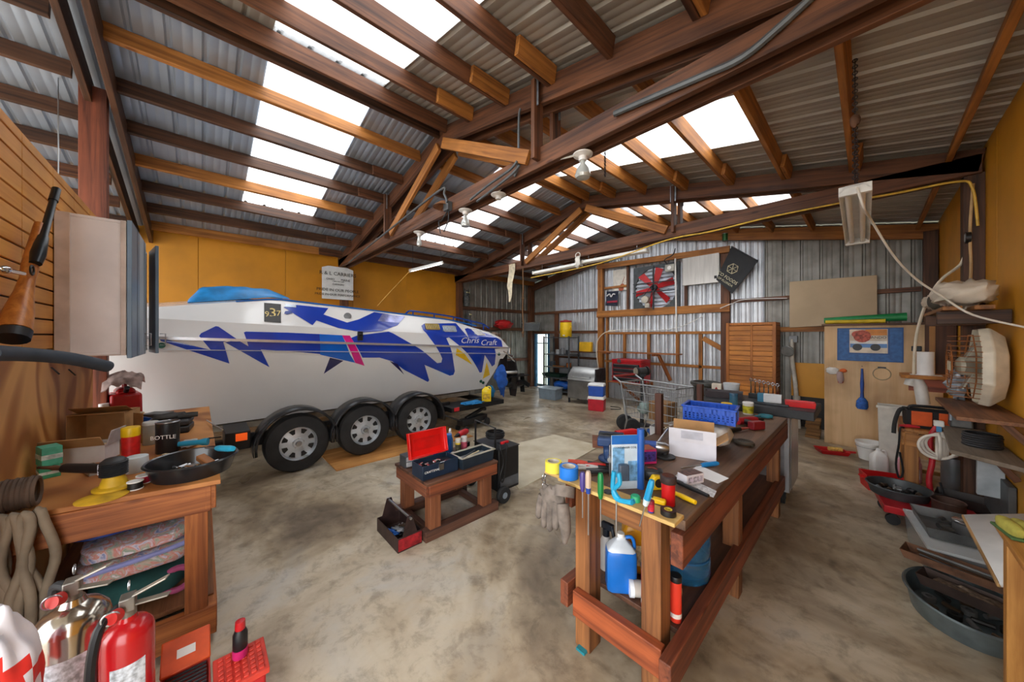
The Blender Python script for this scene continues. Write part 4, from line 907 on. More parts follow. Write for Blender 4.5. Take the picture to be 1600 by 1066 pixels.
for i, c in enumerate(('c8c4b8', '6a6a66', 'd8d2c0', '8b6a3a')):
    m = M().cyl((-.09+.01*i, -.018+.012*i, .025), (.08+.008*i, -.02+.012*i, .027), .005, n=8); O('pencil', m, mt(c, .5), loc=(-3.023,-0.459,0.88), rot=(0,0,.35), label='%s pencil lying in the metal tray' % ('whitish', 'dark grey', 'cream', 'brown')[i], cat='pencil')
# far end of the bench
t = T('fuel_can', 'red fuel can with a rag over it at the far end of the left bench', 'fuel can', V((-4.878,-0.608,0.88))+V((.12,.08,0)), .2)
m = M().cbox((0, 0, .12), (.3, .2, .24), tap=.96); m.cbox((0, 0, .265), (.24, .14, .05), tap=.7); O('body', m, mt('b3191c', .35, 0, .08), t, bev=.02); O('spout', M().cyl((.1, 0, .26), (.17, 0, .3), .018), BLACK, t); O('handle', M().tube([(-.08, 0, .28), (-.06, 0, .32), (.04, 0, .32), (.06, 0, .28)], .012), mt('a0161a', .35), t)
pf = V((-4.878,-0.608,0.88))+V((.12,.08,0))
def fn(u, v):
    x = (u-.5)*.3; y = (v-.5)*.24; return (pf.x+x+.02, pf.y+y, 1.292-abs(u-.45)**2*.36-abs(v-.5)**2*.22+.03+NZ.noise(V((u*6, v*6, 4)))*.03)
O('rag', M().sheet(fn, 22, 16, .006), mt('a58f88', .95, 0, .25, 12), label='dirty grey pink rag draped over the red fuel can', cat='rag', ang=70)
can('tin', 'wide shallow tin with green label at the far end of the bench', 'tin', V((-4.829,-0.519,0.88))+V((.31,.065,0)), .072, .075, mt('b9a67c', .4, .3, .1), None, wrap=mt('6fae8a', .5, 0, .2, 15))
t = T('parts_bin', 'blue plastic parts bin lying behind the red canister', 'bin', (-4.051,-0.377,0.88), .5); m = M().tray(.11, .06, 0, .09, .005, 1.15); O('bin', m, mt('1d62b0', .35, 0, .08), t); O('lip', M().box(-.13, -.115, -.07, .07, .05, .055), mt('1d62b0', .35), t)
can('jar', 'small red jar with foil top beside the brown cardboard box', 'jar', (-4.328,-0.536,0.88), .05, .11, mt('b31c30', .4, 0, .1), mt('d9c6c8', .3, .3), .2)
can('spray_can', 'slim blue spray can behind the brown cardboard box', 'spray can', V((-4.568,-0.613,0.88))+V((-.05,-.02,0)), .03, .17, mt('2c56b0', .35), WHITE, .2)
p = (-3.713,-0.068,0.88); t = T('drill_case', 'flat black tool case at the far end of the left bench', 'case', V(p)+V((-.10,-.12,0)), 1.45); m = M().box(-.13, .13, -.11, .11, 0, .055); O('base', m, BLACK, t, bev=.012); O('lid', M().box(-.13, .13, -.11, .11, .058, .105), mt('232427', .5, 0, .12), t, bev=.015); O('latch', M().box(-.02, .02, -.118, -.108, .04, .08), DARKST, t)
c = V(p)+V((-.10,-.12,.106)); m = M().ball(c+V((0,0,.022)), (.075, .1, .022), 16, 8, .5, 3, 3, flat=-.02)
for i in range(4): m.loft([(c+V((-.045+.03*i, .05, .015)), .014), (c+V((-.055+.036*i, .13, .015)), .013), (c+V((-.06+.04*i, .165, .014)), .009)], 8)
O('glove', m, mt('3a3836', .9, 0, .2), label='black work glove lying on the flat black tool case', cat='glove', ang=60)
t = T('case', 'small grey case beside the blue parts bin', 'case', V((-4.234,-0.255,0.88))+V((-.06,-.03,0)), .9); O('body', M().box(-.08, .08, -.06, .06, 0, .075), mt('4b4e52', .5, 0, .1), t, bev=.01); O('lid', M().box(-.083, .083, -.063, .063, .075, .09), mt('5b5e62', .5), t, bev=.004)
for i, (a, b) in enumerate((((-4.009,0.033,0.9), (-3.373,0.118,0.93)), ((-3.369,0.01,0.885), (-3.3,0.105,0.895)))):
    O('metal_rod', M().cyl(a, b, .005, n=8), STEEL if i == 0 else DARKST, label=('thin pale rod sticking out past the far end of the left bench', 'dark file lying across the front edge of the left bench')[i], cat='rod')
O('brush', M().box(-.03, .03, -.012, .012, 0, .02), mt('c9b896', .6, 0, .1), loc=(-3.044,-0.158,0.88), rot=(0,0,.8), bev=.004, label='cream coloured brush between the black can and the oil pan', cat='brush')

# ================================================================ middle: low table with tool chests
DW = ('8a5034', '45241a')
t = T('low_table', 'low wooden table on skids holding the red lidded tool chest', 'table', (-2.7, 1.67, 0))
def tb(n, a, b, w_, h_, c=DW, up=(0,0,1)): return beam(n, a, b, w_, h_, wood(c[0], c[1], 'x', .7), t, up=up)
m = M().box(-3.0, -2.39, 1.31, 2.05, .445, .47); O('table_top', m, wood('6b4632', '35211a', 'y', .6), t, w=1, bev=.004)
for x in (-2.41, -2.98): tb('apron', (x, 1.33, .4), (x, 2.04, .4), .04, .1, ('96502f', '4f2818'))
for y in (1.33, 2.03): tb('apron', (-2.97, y, .4), (-2.42, y, .4), .04, .1)
for x, y in ((-2.46, 1.40), (-2.46, 1.94), (-2.93, 1.40), (-2.93, 1.94)): tb('leg', (x, y, .07), (x, y, .36), .09, .1, ('a0633f', '6b3c22'), up=(0,1,0))
for x in (-2.44, -2.95): tb('skid', (x, 1.3, .04), (x, 2.06, .04), .09, .08, ('6a4534', '3a241c'))
tb('skid', (-2.9, 1.38, .03), (-2.49, 1.38, .03), .05, .05, ('6a4534', '3a241c')); tb('skid', (-2.9, 1.97, .03), (-2.49, 1.97, .03), .05, .05, ('6a4534', '3a241c'))
t = T('tool_chest', 'open navy tool chest with bright red lid on the low table', 'tool chest', (-2.56, 1.48, .47), pi/2)
m = M().at(0, 0, 0); m.tray(.17, .095, 0, .115, .006); O('body', m, mt('1f2f44', .4, .1, .1), t, bev=.003)
m = M().at(0, .1, .118, rx=-.22); m.tray(.185, .105, 0, .05, .006)
m = M(); m.T = Matrix.Translation((0, .105, .12)) @ Euler((radians(78), 0, 0)).to_matrix().to_4x4() @ Matrix.Translation((0, .11, 0)); m.tray(.185, .11, -.025, .025, .007)
lid = O('lid', m, mt('dd1512', .3, 0, .05, coat=.3), t, bev=.004)
m = M(); m.T = Matrix.Translation((0, .105, .12)) @ Euler((radians(78), 0, 0)).to_matrix().to_4x4() @ Matrix.Translation((0, .11, 0)); m.box(-.13, .13, -.05, .05, -.017, -.012); m.box(-.06, .06, -.02, .02, -.012, -.008); O('lid_panel', m, mt('c81210', .35), lid)
m = M().box(-.022, .022, -.104, -.094, .05, .1); m.tube([(-.02, -.1, .1), (-.02, -.115, .12), (.02, -.115, .12), (.02, -.1, .1)], .003, sm=1); O('latch', m, STEEL, t)
text('lettering', 'CRAFTSMAN', .026, WHITE, t, (-.08, -.0965, .06), (pi/2, 0, 0), .0005)
m = M().box(-.16, .16, -.09, .09, .075, .079); O('inner_tray', m, mt('17202c', .5), t)
rr = random.Random(11)
for i in range(11):
    x, y = rr.uniform(-.14, .14), rr.uniform(-.07, .07); m = M().cyl((-.02, 0, 0), (.02, 0, 0), .01, n=10)
    p = (-2.56-y, 1.48+x, .56); O('socket', m, CHROME, loc=p, rot=(0, 0, rr.uniform(0, 3)), label='small chrome socket in the tray of the red lidded tool chest', cat='socket', group='sockets in the red lidded tool chest')
t = T('tool_tray', 'long navy and grey open tool tray to the right of the red lidded chest', 'tool tray', (-2.52, 1.85, .47), pi/2+.03)
m = M().tray(.175, .085, 0, .1, .005, 1.06); O('tray', m, mt('26323e', .4, .1, .1), t, bev=.003); m = M()
for s in (-1, 1): m.box(-.185, .185, s*.09-.012, s*.09+.012, .1, .106)
for s in (-1, 1): m.box(s*.185-.012, s*.185+.012, -.1, .1, .1, .106)
O('rim', m, mt('b9b5a6', .4, .2, .1), t); O('insert', M().box(-.17, .17, -.08, .08, .05, .055), mt('8e9296', .4, .4, .15), t)
for i, (c, lb) in enumerate((('b9bcc0', 'silver wrench'), ('8f9296', 'dark steel wrench'), ('d9c7a0', 'cream handled brush'), ('6b6e72', 'black bar'))):
    m = M().bar((-.13, -.05+.03*i, .0), (.1, -.06+.035*i, .012), .014, .008); O('hand_tool', m, mt(c, .3, .6 if i != 2 else 0), loc=(-2.52, 1.85, .535), rot=(0, 0, pi/2+.03+.1*i), label='%s lying in the long grey tool tray' % lb, cat='tool')
t = T('drawer_unit', 'small grey two-drawer unit behind the red lid on the low table', 'drawers', (-2.87, 1.395, .47), 0)
O('case', M().box(-.06, .06, -.07, .06, 0, .1), mt('3c3f42', .5), t, bev=.003)
for z in (.008, .054): d_ = O('drawer', M().box(.06, .068, -.062, .052, z, z+.04), mt('b5b8ba', .4, .3), t, bev=.003); O('knob', M().ball((.072, -.005, z+.02), .006, 8, 6), BLACK, d_)
def spray(p, c, capc, h, r, label, group=None):
    return can('spray_can', label, 'spray can', p, r, h, mt(c, .3, .1, .08), mt(capc, .4), .2, group=group)
spray((-2.86, 1.80, .47), '1f62b8', '2a72c8', .2, .033, 'blue spray can standing behind the red lidded chest'); spray((-2.93, 1.70, .47), '2448a8', '1c2c8c', .17, .03, 'dark blue can half hidden by the red lid')
t = T('spray_bottle', 'white and blue trigger spray bottle on the low table', 'spray bottle', (-2.94, 1.87, .47), -.6); O('body', M().lathe([(.04, 0), (.042, .01), (.042, .12), (.018, .165)], n=20, sy=.7), mt('3f86c8', .3, 0, .08), t); m = M().cyl((0,0,.16), (0,0,.19), .016); m.cbox((.015, 0, .205), (.1, .022, .03)); m.bar((.045, 0, .2), (.055, 0, .15), .014, .008); O('trigger', m, WHITE, t, bev=.003)
can('bottle', 'yellow and white bottle among the cans on the low table', 'bottle', (-2.75, 1.84, .47), .027, .17, mt('e7c534', .4, 0, .08), mt('dcd8cc', .4), .2, wrap=mt('4d4a3a', .5, 0, .4, 40))
can('bottle', 'white bottle with pink label among the cans on the low table', 'bottle', (-2.79, 1.94, .47), .03, .165, mt('e4dcd8', .4, 0, .06), mt('d8d4cf', .4), .15, wrap=mt('c4566a', .5, 0, .3, 30))
can('tub', 'small white tub in front of the blue spray can', 'tub', (-2.73, 1.78, .47), .035, .05, WHITE, WHITE, .25)
def drill(name, label, p, rz, body, grip, s=1, cat='drill', rot=None):
    t = T(name, label, cat, p, rz, rot=rot); t.scale = (s, s, s)
    m = M().loft([((-.08,0,.16), .026), ((-.06,0,.16), .032), ((.04,0,.16), .032), ((.075,0,.16), .024)], 16); O('motor_housing', m, mt(body, .4, 0, .1), t)
    m = M().loft([((.075,0,.16), .02), ((.11,0,.16), .018), ((.12,0,.16), .012), ((.15,0,.16), .004)], 14); O('chuck', m, DARKST, t)
    m = M().loft([((-.03,0,.14), .022), ((-.035,0,.1), .02), ((-.04,0,.05), .022)], 12); O('grip', m, mt(grip, .6, 0, .1), t); O('battery', M().cbox((-.035, 0, .027), (.11, .07, .05)), mt('232325', .5), t, bev=.006); O('trigger', M().cbox((-.008, 0, .115), (.015, .014, .03)), mt('202022', .5), t); return t
drill('drill', 'red and black cordless drill standing on the low table', (-2.91, 2.005, .47), -1.2, 'c0202a', '242426')
t = T('hammer', 'black hammer lying behind the red lid', 'hammer', (-2.94, 1.78, .69), .0) if False else None
m = M().loft([((0,-.16,0), .012), ((0,-.05,0), .015), ((0,.1,0), .011)], 10); O('wooden_stick', m, wood('5a3a28', '2e1c14', 'y'), loc=(-2.66, 1.80, .484), rot=(0, 0, .1), label='dark wooden handle lying between the tool chest and the bottles', cat='handle')
# two-wheeled black case with telescopic handle
t = T('rolling_case', 'black box on two wheels with pull handle and cables beside the low table', 'rolling case', (-2.72, 2.27, 0))
m = M().box(-2.95, -2.53, 2.18, 2.46, .07, .5); O('case', m, mt('1c1c1e', .5, 0, .12), t, w=1, bev=.012); O('front_panel', M().box(-2.531, -2.527, 2.20, 2.45, .1, .2), mt('55585c', .5), t, w=1); O('top_edge', M().box(-2.955, -2.525, 2.175, 2.465, .495, .505), mt('2a2b2d', .4), t, w=1, bev=.003)
m = M().tube([(-2.57, 2.165, .1), (-2.57, 2.165, .72), (-2.90, 2.165, .74), (-2.90, 2.165, .1)], .011, sm=1); O('handle', m, BLACK, t, w=1)
for x in (-2.46, -3.0):
    m = M(); m.T = Matrix.Translation((x, 2.18, .08)) @ Euler((0, pi/2, 0)).to_matrix().to_4x4(); m.lathe([(.03, -.022), (.075, -.022), (.08, -.012), (.08, .012), (.075, .022), (.03, .022)], n=28); w_ = O('wheel', m, RUBBER, t, w=1)
    m = M().cyl((x-.026, 2.18, .08), (x+.026, 2.18, .08), .03, n=20); O('hub', m, mt('7f8a94', .4), w_, w=1)
m = M()
for i in range(5):
    m.torus((-2.72, 2.29, .577+.012*i), .09+.006*(i % 2), .008, 'z', 26, 6)
m.tube([(-2.62, 2.24, .545), (-2.525, 2.19, .53), (-2.508, 2.22, .38), (-2.508, 2.18, .25), (-2.508, 2.21, .18), (-2.508, 2.25, .3), (-2.508, 2.26, .45), (-2.52, 2.28, .53), (-2.6, 2.3, .545)], .007, 8, 8)
O('cable', m, BLACK, label='black cable coiled on top of the rolling case and hanging down its front', cat='cable')
O('jumper_clamp', M().cbox((0,0,0), (.03, .1, .025)), RED, loc=(-2.58, 2.30, .545), bev=.006, label='red cable clamp lying on the rolling case', cat='clamp')
# tote of hand tools
t = T('tool_tote', 'dark steel tote with red end and carrying bar full of hand tools on the floor', 'tool tote', (-2.635, 1.185, 0))
O('tray', M().tray(.205, .1, 0, .11, .005), mt('3b2a28', .5, .3, .25), t, bev=.002); m = M().box(.2055, .2085, -.095, .095, .012, .1); O('end_panel', m, mt('a51e28', .5, .1, .25, 20), t, label='red painted end')
m = M()
for x in (-.195, .195): m = M().prism([(-.06, .11), (.06, .11), (.02, .25), (-.02, .25)], .005, (x, 0, 0), 'x'); O('end_plate', m, mt('3b2a28', .5, .3, .25), t)
O('carry_bar', M().cyl((-.22, 0, .235), (.22, 0, .235), .01), STEEL, t)
t.location = t.location
names = [('1f5fb8', 'blue handled pliers'), ('2c6fc8', 'second pair of blue handled pliers'), ('8f9296', 'steel spanner with open end'), ('2a2a2c', 'black gripped hammer'), ('6d7074', 'grey adjustable wrench'), ('4a3a2c', 'brown wooden handled tool'), ('a9acb0', 'chrome ring spanner')]
for i, (c, lb) in enumerate(names):
    x = -.15+.05*i; a = rr.uniform(-.5, .5); m = M()
    m.loft([((-.09,-.01,0), .008), ((-.03,-.006,.004), .01), ((.02,0,.005), .008)], 8); m.loft([((-.09,.02,0), .008), ((-.03,.012,.004), .01), ((.02,0,.005), .008)], 8); m.torus((.045, 0, .005), .02, .008, 'z', 14, 6)
    O('hand_tool', m, mt(c, .4, .2), loc=(-2.66+.03*(i % 3), 1.185+.022*(i-3), .03+.026*(i % 3)), rot=(0, -.12*(i % 3), .12*a), label='%s in the red ended tool tote' % lb, cat='tool')
# ---------------------------------------------------------------- the long centre bench
CB = ('a66c3c', '663e20'); CBR = ('8a4a2e', '4f2616')
t = T('workbench', 'long dark topped workbench in the middle with a pale pine tool strip', 'workbench', (-.85, 2.7, 0))
def cb(n, a, b, w_, h_, c=CB, up=(0,0,1)): return beam(n, a, b, w_, h_, wood(c[0], c[1], 'x', .6), t, up=up)
O('bench_top', M().box(-1.16, -.52, 1.47, 4.02, .835, .879), wood('7d604a', '4a362a', 'y', .5, .6, False), t, w=1, bev=.004)
for x in (-1.03, -.665): cb('leg', (x, 1.52, 0), (x, 1.52, .835), .09, .105, up=(0,1,0))
for y in (2.5, 3.85):
    cb('leg', (-.60, y, 0), (-.60, y, .835), .09, .09, up=(0,1,0))
for y, z in ((2.62, 1.2), (3.55, 1.18)): cb('leg', (-1.12, y, 0), (-1.12, y, z), .05, .05, ('5a3324', '33190f'), up=(0,1,0))
cb('side_apron', (-.54, 1.43, .765), (-.54, 4.0, .765), .05, .14, CBR); cb('side_apron', (-1.145, 1.5, .765), (-1.145, 4.0, .765), .045, .14, CBR)
cb('end_apron', (-1.1, 1.585, .76), (-.6, 1.585, .76), .045, .13); cb('end_apron', (-1.1, 3.98, .76), (-.6, 3.98, .76), .045, .13)
O('lower_shelf', M().box(-1.1, -.58, 1.58, 3.95, .29, .3145), wood('6f4a36', '3b2820', 'y', .55, .6, False), t, w=1, bev=.003)
cb('shelf_rail', (-.56, 1.36, .27), (-.56, 4.0, .27), .05, .13, CBR); cb('shelf_rail', (-1.115, 1.42, .27), (-1.115, 4.0, .27), .05, .13, CBR)
cb('shelf_rail', (-1.06, 1.445, .25), (-.60, 1.445, .25), .045, .13, ('b0592e', '6b2f16'))
O('foot_shim', M().box(-1.05, -1.0, 1.44, 1.47, 0, .012), mt('1d8c9c', .5), t, w=1, label='blue shim under the leg')
PS = wood('e3c078', 'c49a52', 'x', .6, .7, False)
m = M().box(-1.13, -.53, 1.385, 1.485, .8792, .8962); m.box(-1.24, -1.13, 1.405, 1.47, .8792, .8962); O('tool_strip', m, PS, t, w=1, bev=.003, label='pale pine strip with holes')
ZS = .897
def driver(p, c, label, hl=.1, r=.013, sl=.16, c2=None, down=True, rot=(0,0,0), tip=.003):
    """screwdriver standing in a hole of the strip, blade hanging down in front"""
    t = T('screwdriver', label, 'screwdriver', p, rot=rot)
    m = M().loft([((0,0,0), r*.6), ((0,0,.012), r*.8), ((0,0,.03), r), ((0,0,hl*.85), r), ((0,0,hl), r*.7)], 8); O('handle', m, mt(c, .3, 0, .06), t)
    if c2: O('collar', M().loft([((0,0,.002), r*.75), ((0,0,.03), r*1.03)], 10), mt(c2, .3), t)
    if down: O('blade', M().cyl((0,0,0), (0,0,-sl), tip, n=8), STEEL, t)
    return t
Yd = 1.370
for px, c, c2, hl, lb in ((912, '4a3f86', None, .095, 'purple handled screwdriver next to the blue tape'), (921, 'c9b09a', '24469a', .11, 'clear handled screwdriver with blue collar'), (940, '0f7a3c', None, .12, 'green handled screwdriver standing in the pine strip')):
    p = (-0.96,1.379,0.908) if px == 912 else ((-0.927,1.379,0.906) if px == 921 else (-0.859,1.379,0.905))
    driver((p[0], Yd, .885), c, lb, hl, .014, .2 if px == 921 else .13, c2)
t = T('pliers', 'teal handled pliers hanging bent over the pine strip', 'pliers', (-0.778,1.37,0.919)); 
for s in (-1, 1): O('handle', M().tube([(-.012*s, 0, .115), (-.016*s, 0, .07), (-.014, 0, .03), (.02+.01*s, -.01, .0), (.09, -.02+.008*s, .02)], .0105), mt('1f9ac4', .35), t)
O('jaw', M().cyl((-.0, .0, .02), (-.0, .0, -.18), .004, n=8), STEEL, t)
driver((-0.642,1.365,0.936), '1d8fc0', 'cyan handled nut driver leaning in the pine strip', .12, .014, .1, 'c9d8dc', True, (0, .25, 0))
for (p, c, lb, r) in (((-0.726,1.447,0.897), '2fb27a', 'green bottle cap on the pine strip', .022), ((-0.854,1.427,0.897), '28292b', 'black disc lying on the pine strip', .02)):
    O('cap', M().lathe([(r, 0), (r, .02), (r*.8, .026)] if r > .021 else [(r, 0), (r, .009)], n=18), mt(c, .4), loc=p, label=lb, cat='cap')
can('bottle', 'tiny red and blue bottle on the pine strip', 'bottle', (-0.636,1.406,0.897), .0135, .05, mt('2a3c8c', .3), mt('8c1f38', .4), .35, wrap=mt('c4263c', .4, 0, .2, 50))
t = T('clip', 'yellow plastic clip next to the red flashlight', 'clip', (-0.642,1.503,0.897), .2); O('body', M().cbox((0,0,.011), (.055, .03, .022)), YEL, t, bev=.005); O('tip', M().cyl((-.03,0,.012), (-.06,0,.012), .005), mt('c9c4b0', .5), t)
t = can('flashlight', 'red flashlight with black head standing on the bench corner', 'flashlight', (-0.626,1.561,0.88), .029, .1, mt('c4161c', .35, 0, .05), None, taper=1.02); O('head', M().lathe([(.032, .098), (.035, .104), (.035, .128), (.03, .132)], n=24), mt('3a2c2c', .5), t); O('lens', M().cyl((0,0,.1325), (0,0,.1335), .026, n=20), mt('5a3026', .2), t)
t = T('tape_roll', 'roll of black tape lying on the near corner of the pine strip', 'tape', (-0.577,1.439,0.897)); O('tape', M().lathe([(.016, 0), (.031, 0), (.031, .022), (.016, .022), (.016, 0)], n=30, cap=False), mt('191919', .35), t); O('core', M().lathe([(.012, .001), (.016, .001), (.016, .0225), (.012, .0225), (.012, .001)], n=24, cap=False), mt('d8c23a', .5), t)
def roll(p, c, r, h, label):
    t = T('tape_roll', label, 'tape', p); O('tape', M().lathe([(r*.72, 0), (r, 0), (r, h), (r*.72, h), (r*.72, 0)], n=36, cap=False), mt(c, .5, 0, .05), t); O('core', M().lathe([(r*.66, .001), (r*.72, .001), (r*.72, h+.0005), (r*.66, h+.0005), (r*.66, .001)], n=30, cap=False), mt('d0c9bc', .7), t)
roll((-1.20, 1.435, ZS), 'f0e04a', .046, .055, 'roll of yellow masking tape on the end of the pine strip'); roll((-1.09, 1.43, ZS), '1f7ad8', .05, .06, 'roll of blue masking tape beside the yellow one')
for x, c, lb in ((-.98, 'e39a2c', 'short orange screwdriver in the pine strip'), (-.955, 'e2c02c', 'stubby yellow screwdriver in the pine strip')): driver((x, 1.40, .893), c, lb, .055, .012, .05, None, False)
# gloves and hook on the leg
t = T('glove', 'grey brown leather glove hanging over the front left leg of the centre bench', 'glove', (-1.07, 1.40, .8))
LE = mt('746a62', .9, 0, .2, 18); m = sball(M(), (-1.09, 1.415, .80), (.075, .03, .06), .8, 20, 12, .02, 6, 2)
for i, (dx, L_) in enumerate(((-.062, .11), (-.03, .14), (.002, .145), (.034, .12))): m.loft([((-1.09+dx, 1.405, .80), .021), ((-1.09+dx*1.15, 1.395, .80-L_*.55), .0205), ((-1.09+dx*1.2, 1.39, .80-L_), .017), ((-1.09+dx*1.2, 1.392, .80-L_-.012), .008)], 10)
O('fingers', m, LE, t, w=1, ang=60); m = M().loft([((-1.02, 1.42, .83), .05), ((-1.03, 1.44, .875), .05)], 14); m.loft([((-1.02, 1.41, .80), .03), ((-1.0, 1.395, .74), .032), ((-.99, 1.395, .68), .026), ((-1.0, 1.4, .62), .012)], 12); O('cuff', m, LE, t, w=1, ang=60)
t.location.y -= .10; t.location.z += .018; t.location.x -= .015
t = T('chain_hook', 'steel snap hook and chain hanging from the end of the pine strip', 'hook', (-1.235, 1.40, .88)); m = M()
for i in range(4): m.torus((-1.237, 1.398, .868-.024*i), .012, .003, 'y' if i % 2 else 'x', 14, 6)
O('chain', m, STEEL, t, w=1); O('hook', M().tube([(-1.237, 1.398, .785), (-1.25, 1.398, .77), (-1.25, 1.398, .73), (-1.235, 1.398, .715), (-1.225, 1.398, .735), (-1.228, 1.398, .78)], .004), STEEL, t, w=1)
# vise and tools at the left edge
t = T('bench_vise', 'blue bench vise on the left edge of the centre bench', 'vise', (-1.09, 1.86, .88), .5)
VB = mt('1d3a66', .35, .1, .12)
m = M().lathe([(.08, 0), (.08, .015), (.05, .03), (.045, .055)], n=24); m.cbox((0, 0, .095), (.09, .16, .09)); m.cbox((0, -.02, .15), (.15, .06, .05)); O('body', m, VB, t, bev=.008)
m = M().cbox((0, -.14, .1), (.07, .14, .06)); m.cbox((0, -.13, .15), (.15, .05, .05)); O('sliding_jaw', m, VB, t, bev=.008); m = M().cbox((0, -.053, .165), (.14, .012, .03)); m.cbox((0, -.102, .165), (.14, .012, .03)); O('jaw_plate', m, DARKST, t)
m = M().cyl((0, -.2, .09), (0, -.26, .09), .014); m.cyl((-.0, -.245, .17), (0, -.245, .0), .006); O('screw_handle', m, STEEL, t)
for i, (p, c, a) in enumerate((((-1.153,1.67,0.88), 'd0432a', .6), ((-1.06,1.714,0.88), 'c8281f', .75), ((-1.074,1.657,0.88), 'd8d4cf', .7), ((-1.008,1.65,0.88), '2c2c2e', .8))):
    m = M()
    for s in (-1, 1): m.loft([((-.1, s*.022, .012), .008), ((-.03, s*.014, .014), .01), ((.02, 0, .014), .008)], 8)
    t = T('pliers', ('orange handled pliers nearest the vise', 'red handled pliers behind the blue package', 'white handled snips on the left bench edge', 'black pliers in front of the blue package')[i], 'pliers', p, a); O('handle', m, mt(c, .4), t); O('jaw', M().loft([((.015,0,.014), .014), ((.04,0,.014), .012), ((.09,0,.014), .004)], 8), DARKST, t)
t = T('packaged_tool', 'tall white and blue blister card of a brush kit standing on the centre bench', 'package', V((-0.829,1.527,0.88))+V((0,.045,0)), radians(52))
BLP = mt('1b66b4', .35, 0, .1); p0 = M().box(-.085, .055, -.003, .003, 0, .27); O('card', p0, mt('c6d8e4', .4, 0, .08), t); O('header', M().box(-.085, .055, -.0045, -.003, .225, .27), BLP, t); m = M().box(-.08, -.02, -.0045, -.003, .06, .21); m.box(.0, .05, -.0045, -.003, .04, .14); O('print', m, mt('6fa3cc', .4, 0, .25, 40), t)
O('blister', M().cbox((-.03, -.018, .09), (.05, .03, .08)), mt('4b5a6c', .3, 0, .15), t, bev=.006); O('brush_tube', M().loft([((.065, -.005, 0), .018), ((.065, -.005, .3), .018)], 14), mt('1d55a4', .35, 0, .1), t); text('lettering', 'CONDENSER COIL', .014, INK, t, (-.015, -.0048, .208), (pi/2, 0, 0), .0003)
t = T('caulk_gun', 'red tool with dark grip behind the vise', 'tool', V((-1.198,2.189,0.88))+V((-.05,.16,.001)), 1.1); m = M().loft([((-.09,0,.03), .03), ((.05,0,.035), .032), ((.1,0,.035), .02)], 14); O('body', m, mt('d11f24', .35), t); m = M().loft([((-.09,0,.03), .022), ((-.15,.03,.025), .02)], 12); O('grip', m, BLACK, t)
O('flat_box', M().box(-.1, .1, -.07, .07, 0, .05), mt('7a4a34', .7, 0, .15), loc=V((-1.113,2.05,0.88))+V((-.14,.03,0)), rot=(0,0,.6), bev=.003, label='flat brown box between the vise and the pink box', cat='box')
t = T('tool_package', 'pink box printed with dark tools on the centre bench', 'box', V((-0.937,1.975,0.88))+V((.01,.02,0)), radians(55)); O('box', M().box(-.1, .04, -.04, .05, 0, .085), mt('d8347c', .4, 0, .1), t, bev=.002); O('print', M().box(-.04, .035, -.042, -.0405, .015, .075), mt('4a3a8c', .5, 0, .35, 60), t); O('top', M().box(-.099, .039, -.039, .049, .0855, .087), mt('a2553c', .6, 0, .2), t)
t = T('angle_grinder', 'blue angle grinder with steel head lying on the centre bench', 'grinder', V((-0.892,2.183,0.88))+V((-.035,-.055,0)), radians(20)); m = M().loft([((-.22,0,.06), .02), ((-.18,0,.06), .03), ((-.05,0,.06), .034), ((0,0,.06), .036)], 16); O('body', m, mt('1c4aa0', .35, 0, .08), t); O('head', M().loft([((0,0,.06), .036), ((.05,0,.06), .034), ((.075,0,.06), .02)], 16), STEEL, t); m = M().lathe([(.055, .0), (.06, .004), (.06, .012), (.02, .02), (.02, .05)], (.05, 0, 0), 26); O('guard', m, DARKST, t); O('cord', M().tube([(-.22,0,.06), (-.26,.03,.05), (-.24,.09,.012), (-.14,.12,.01), (-.05,.11,.01)], .005), BLACK, t)
t = T('tape_measure', 'yellow tape measure on the centre bench', 'tape measure', (-0.726,1.677,0.88), .9); m = M().prism([(-.035, 0), (.035, 0), (.037, .03), (.02, .065), (-.02, .07), (-.037, .045)], .034, (0, -.017, 0), 'y'); O('case', m, mt('e8c01c', .4, 0, .06), t, bev=.005); O('side_label', M().cyl((0, -.0185, .035), (0, -.0175, .035), .022), mt('23201c', .5), t)
t = T('multimeter', 'black tool pouch beside the tape measure', 'pouch', V((-0.777,1.623,0.88))+V((.005,.10,.018)), .4); O('body', sball(M(), (0,0,.03), (.055, .04, .03), .5, 20, 10, .008, 9, 1), BLACK, t); O('strap', M().torus((0,0,.03), .034, .005, 'y', 20, 6), mt('7c3a34', .7), t)
# papers and boxes at the right edge
P = [(-0.721,1.813,0.88), (-0.504,1.78,0.88), (-0.514,1.865,0.88), (-0.727,1.951,0.88)]
O('printed_sheet', M().prism([(q[0], q[1]) for q in P], .001, (0, 0, .8805)), mt('d2d6da', .7, 0, .18, 60), label='printed sheet with orange corner lying at the right edge of the centre bench', cat='paper')
P = [(-0.697,2.009,0.88), (-0.536,1.967,0.88), (-0.515,2.081,0.88), (-0.691,2.166,0.88)]
O('paper', M().prism([(q[0], q[1]) for q in P], .001, (0, 0, .8805)), mt('eef0f2', .8, 0, .02), label='blank white paper beside the small white part box', cat='paper')
t = T('part_box', 'small white box with dark printed top on the papers', 'box', V((-0.639,1.859,0.882))+V((0, .02, 0)), radians(68)); O('box', M().box(-.06, .06, -.03, .03, 0, .05), mt('e3e0e8', .6, 0, .05), t, bev=.002); O('top_label', M().box(-.058, .058, -.028, .028, .0505, .0515), mt('5c3a34', .5, 0, .4, 40), t); O('side_print', M().box(-.05, .05, -.0315, -.0305, .012, .04), mt('c4bccc', .6, 0, .3, 60), t)
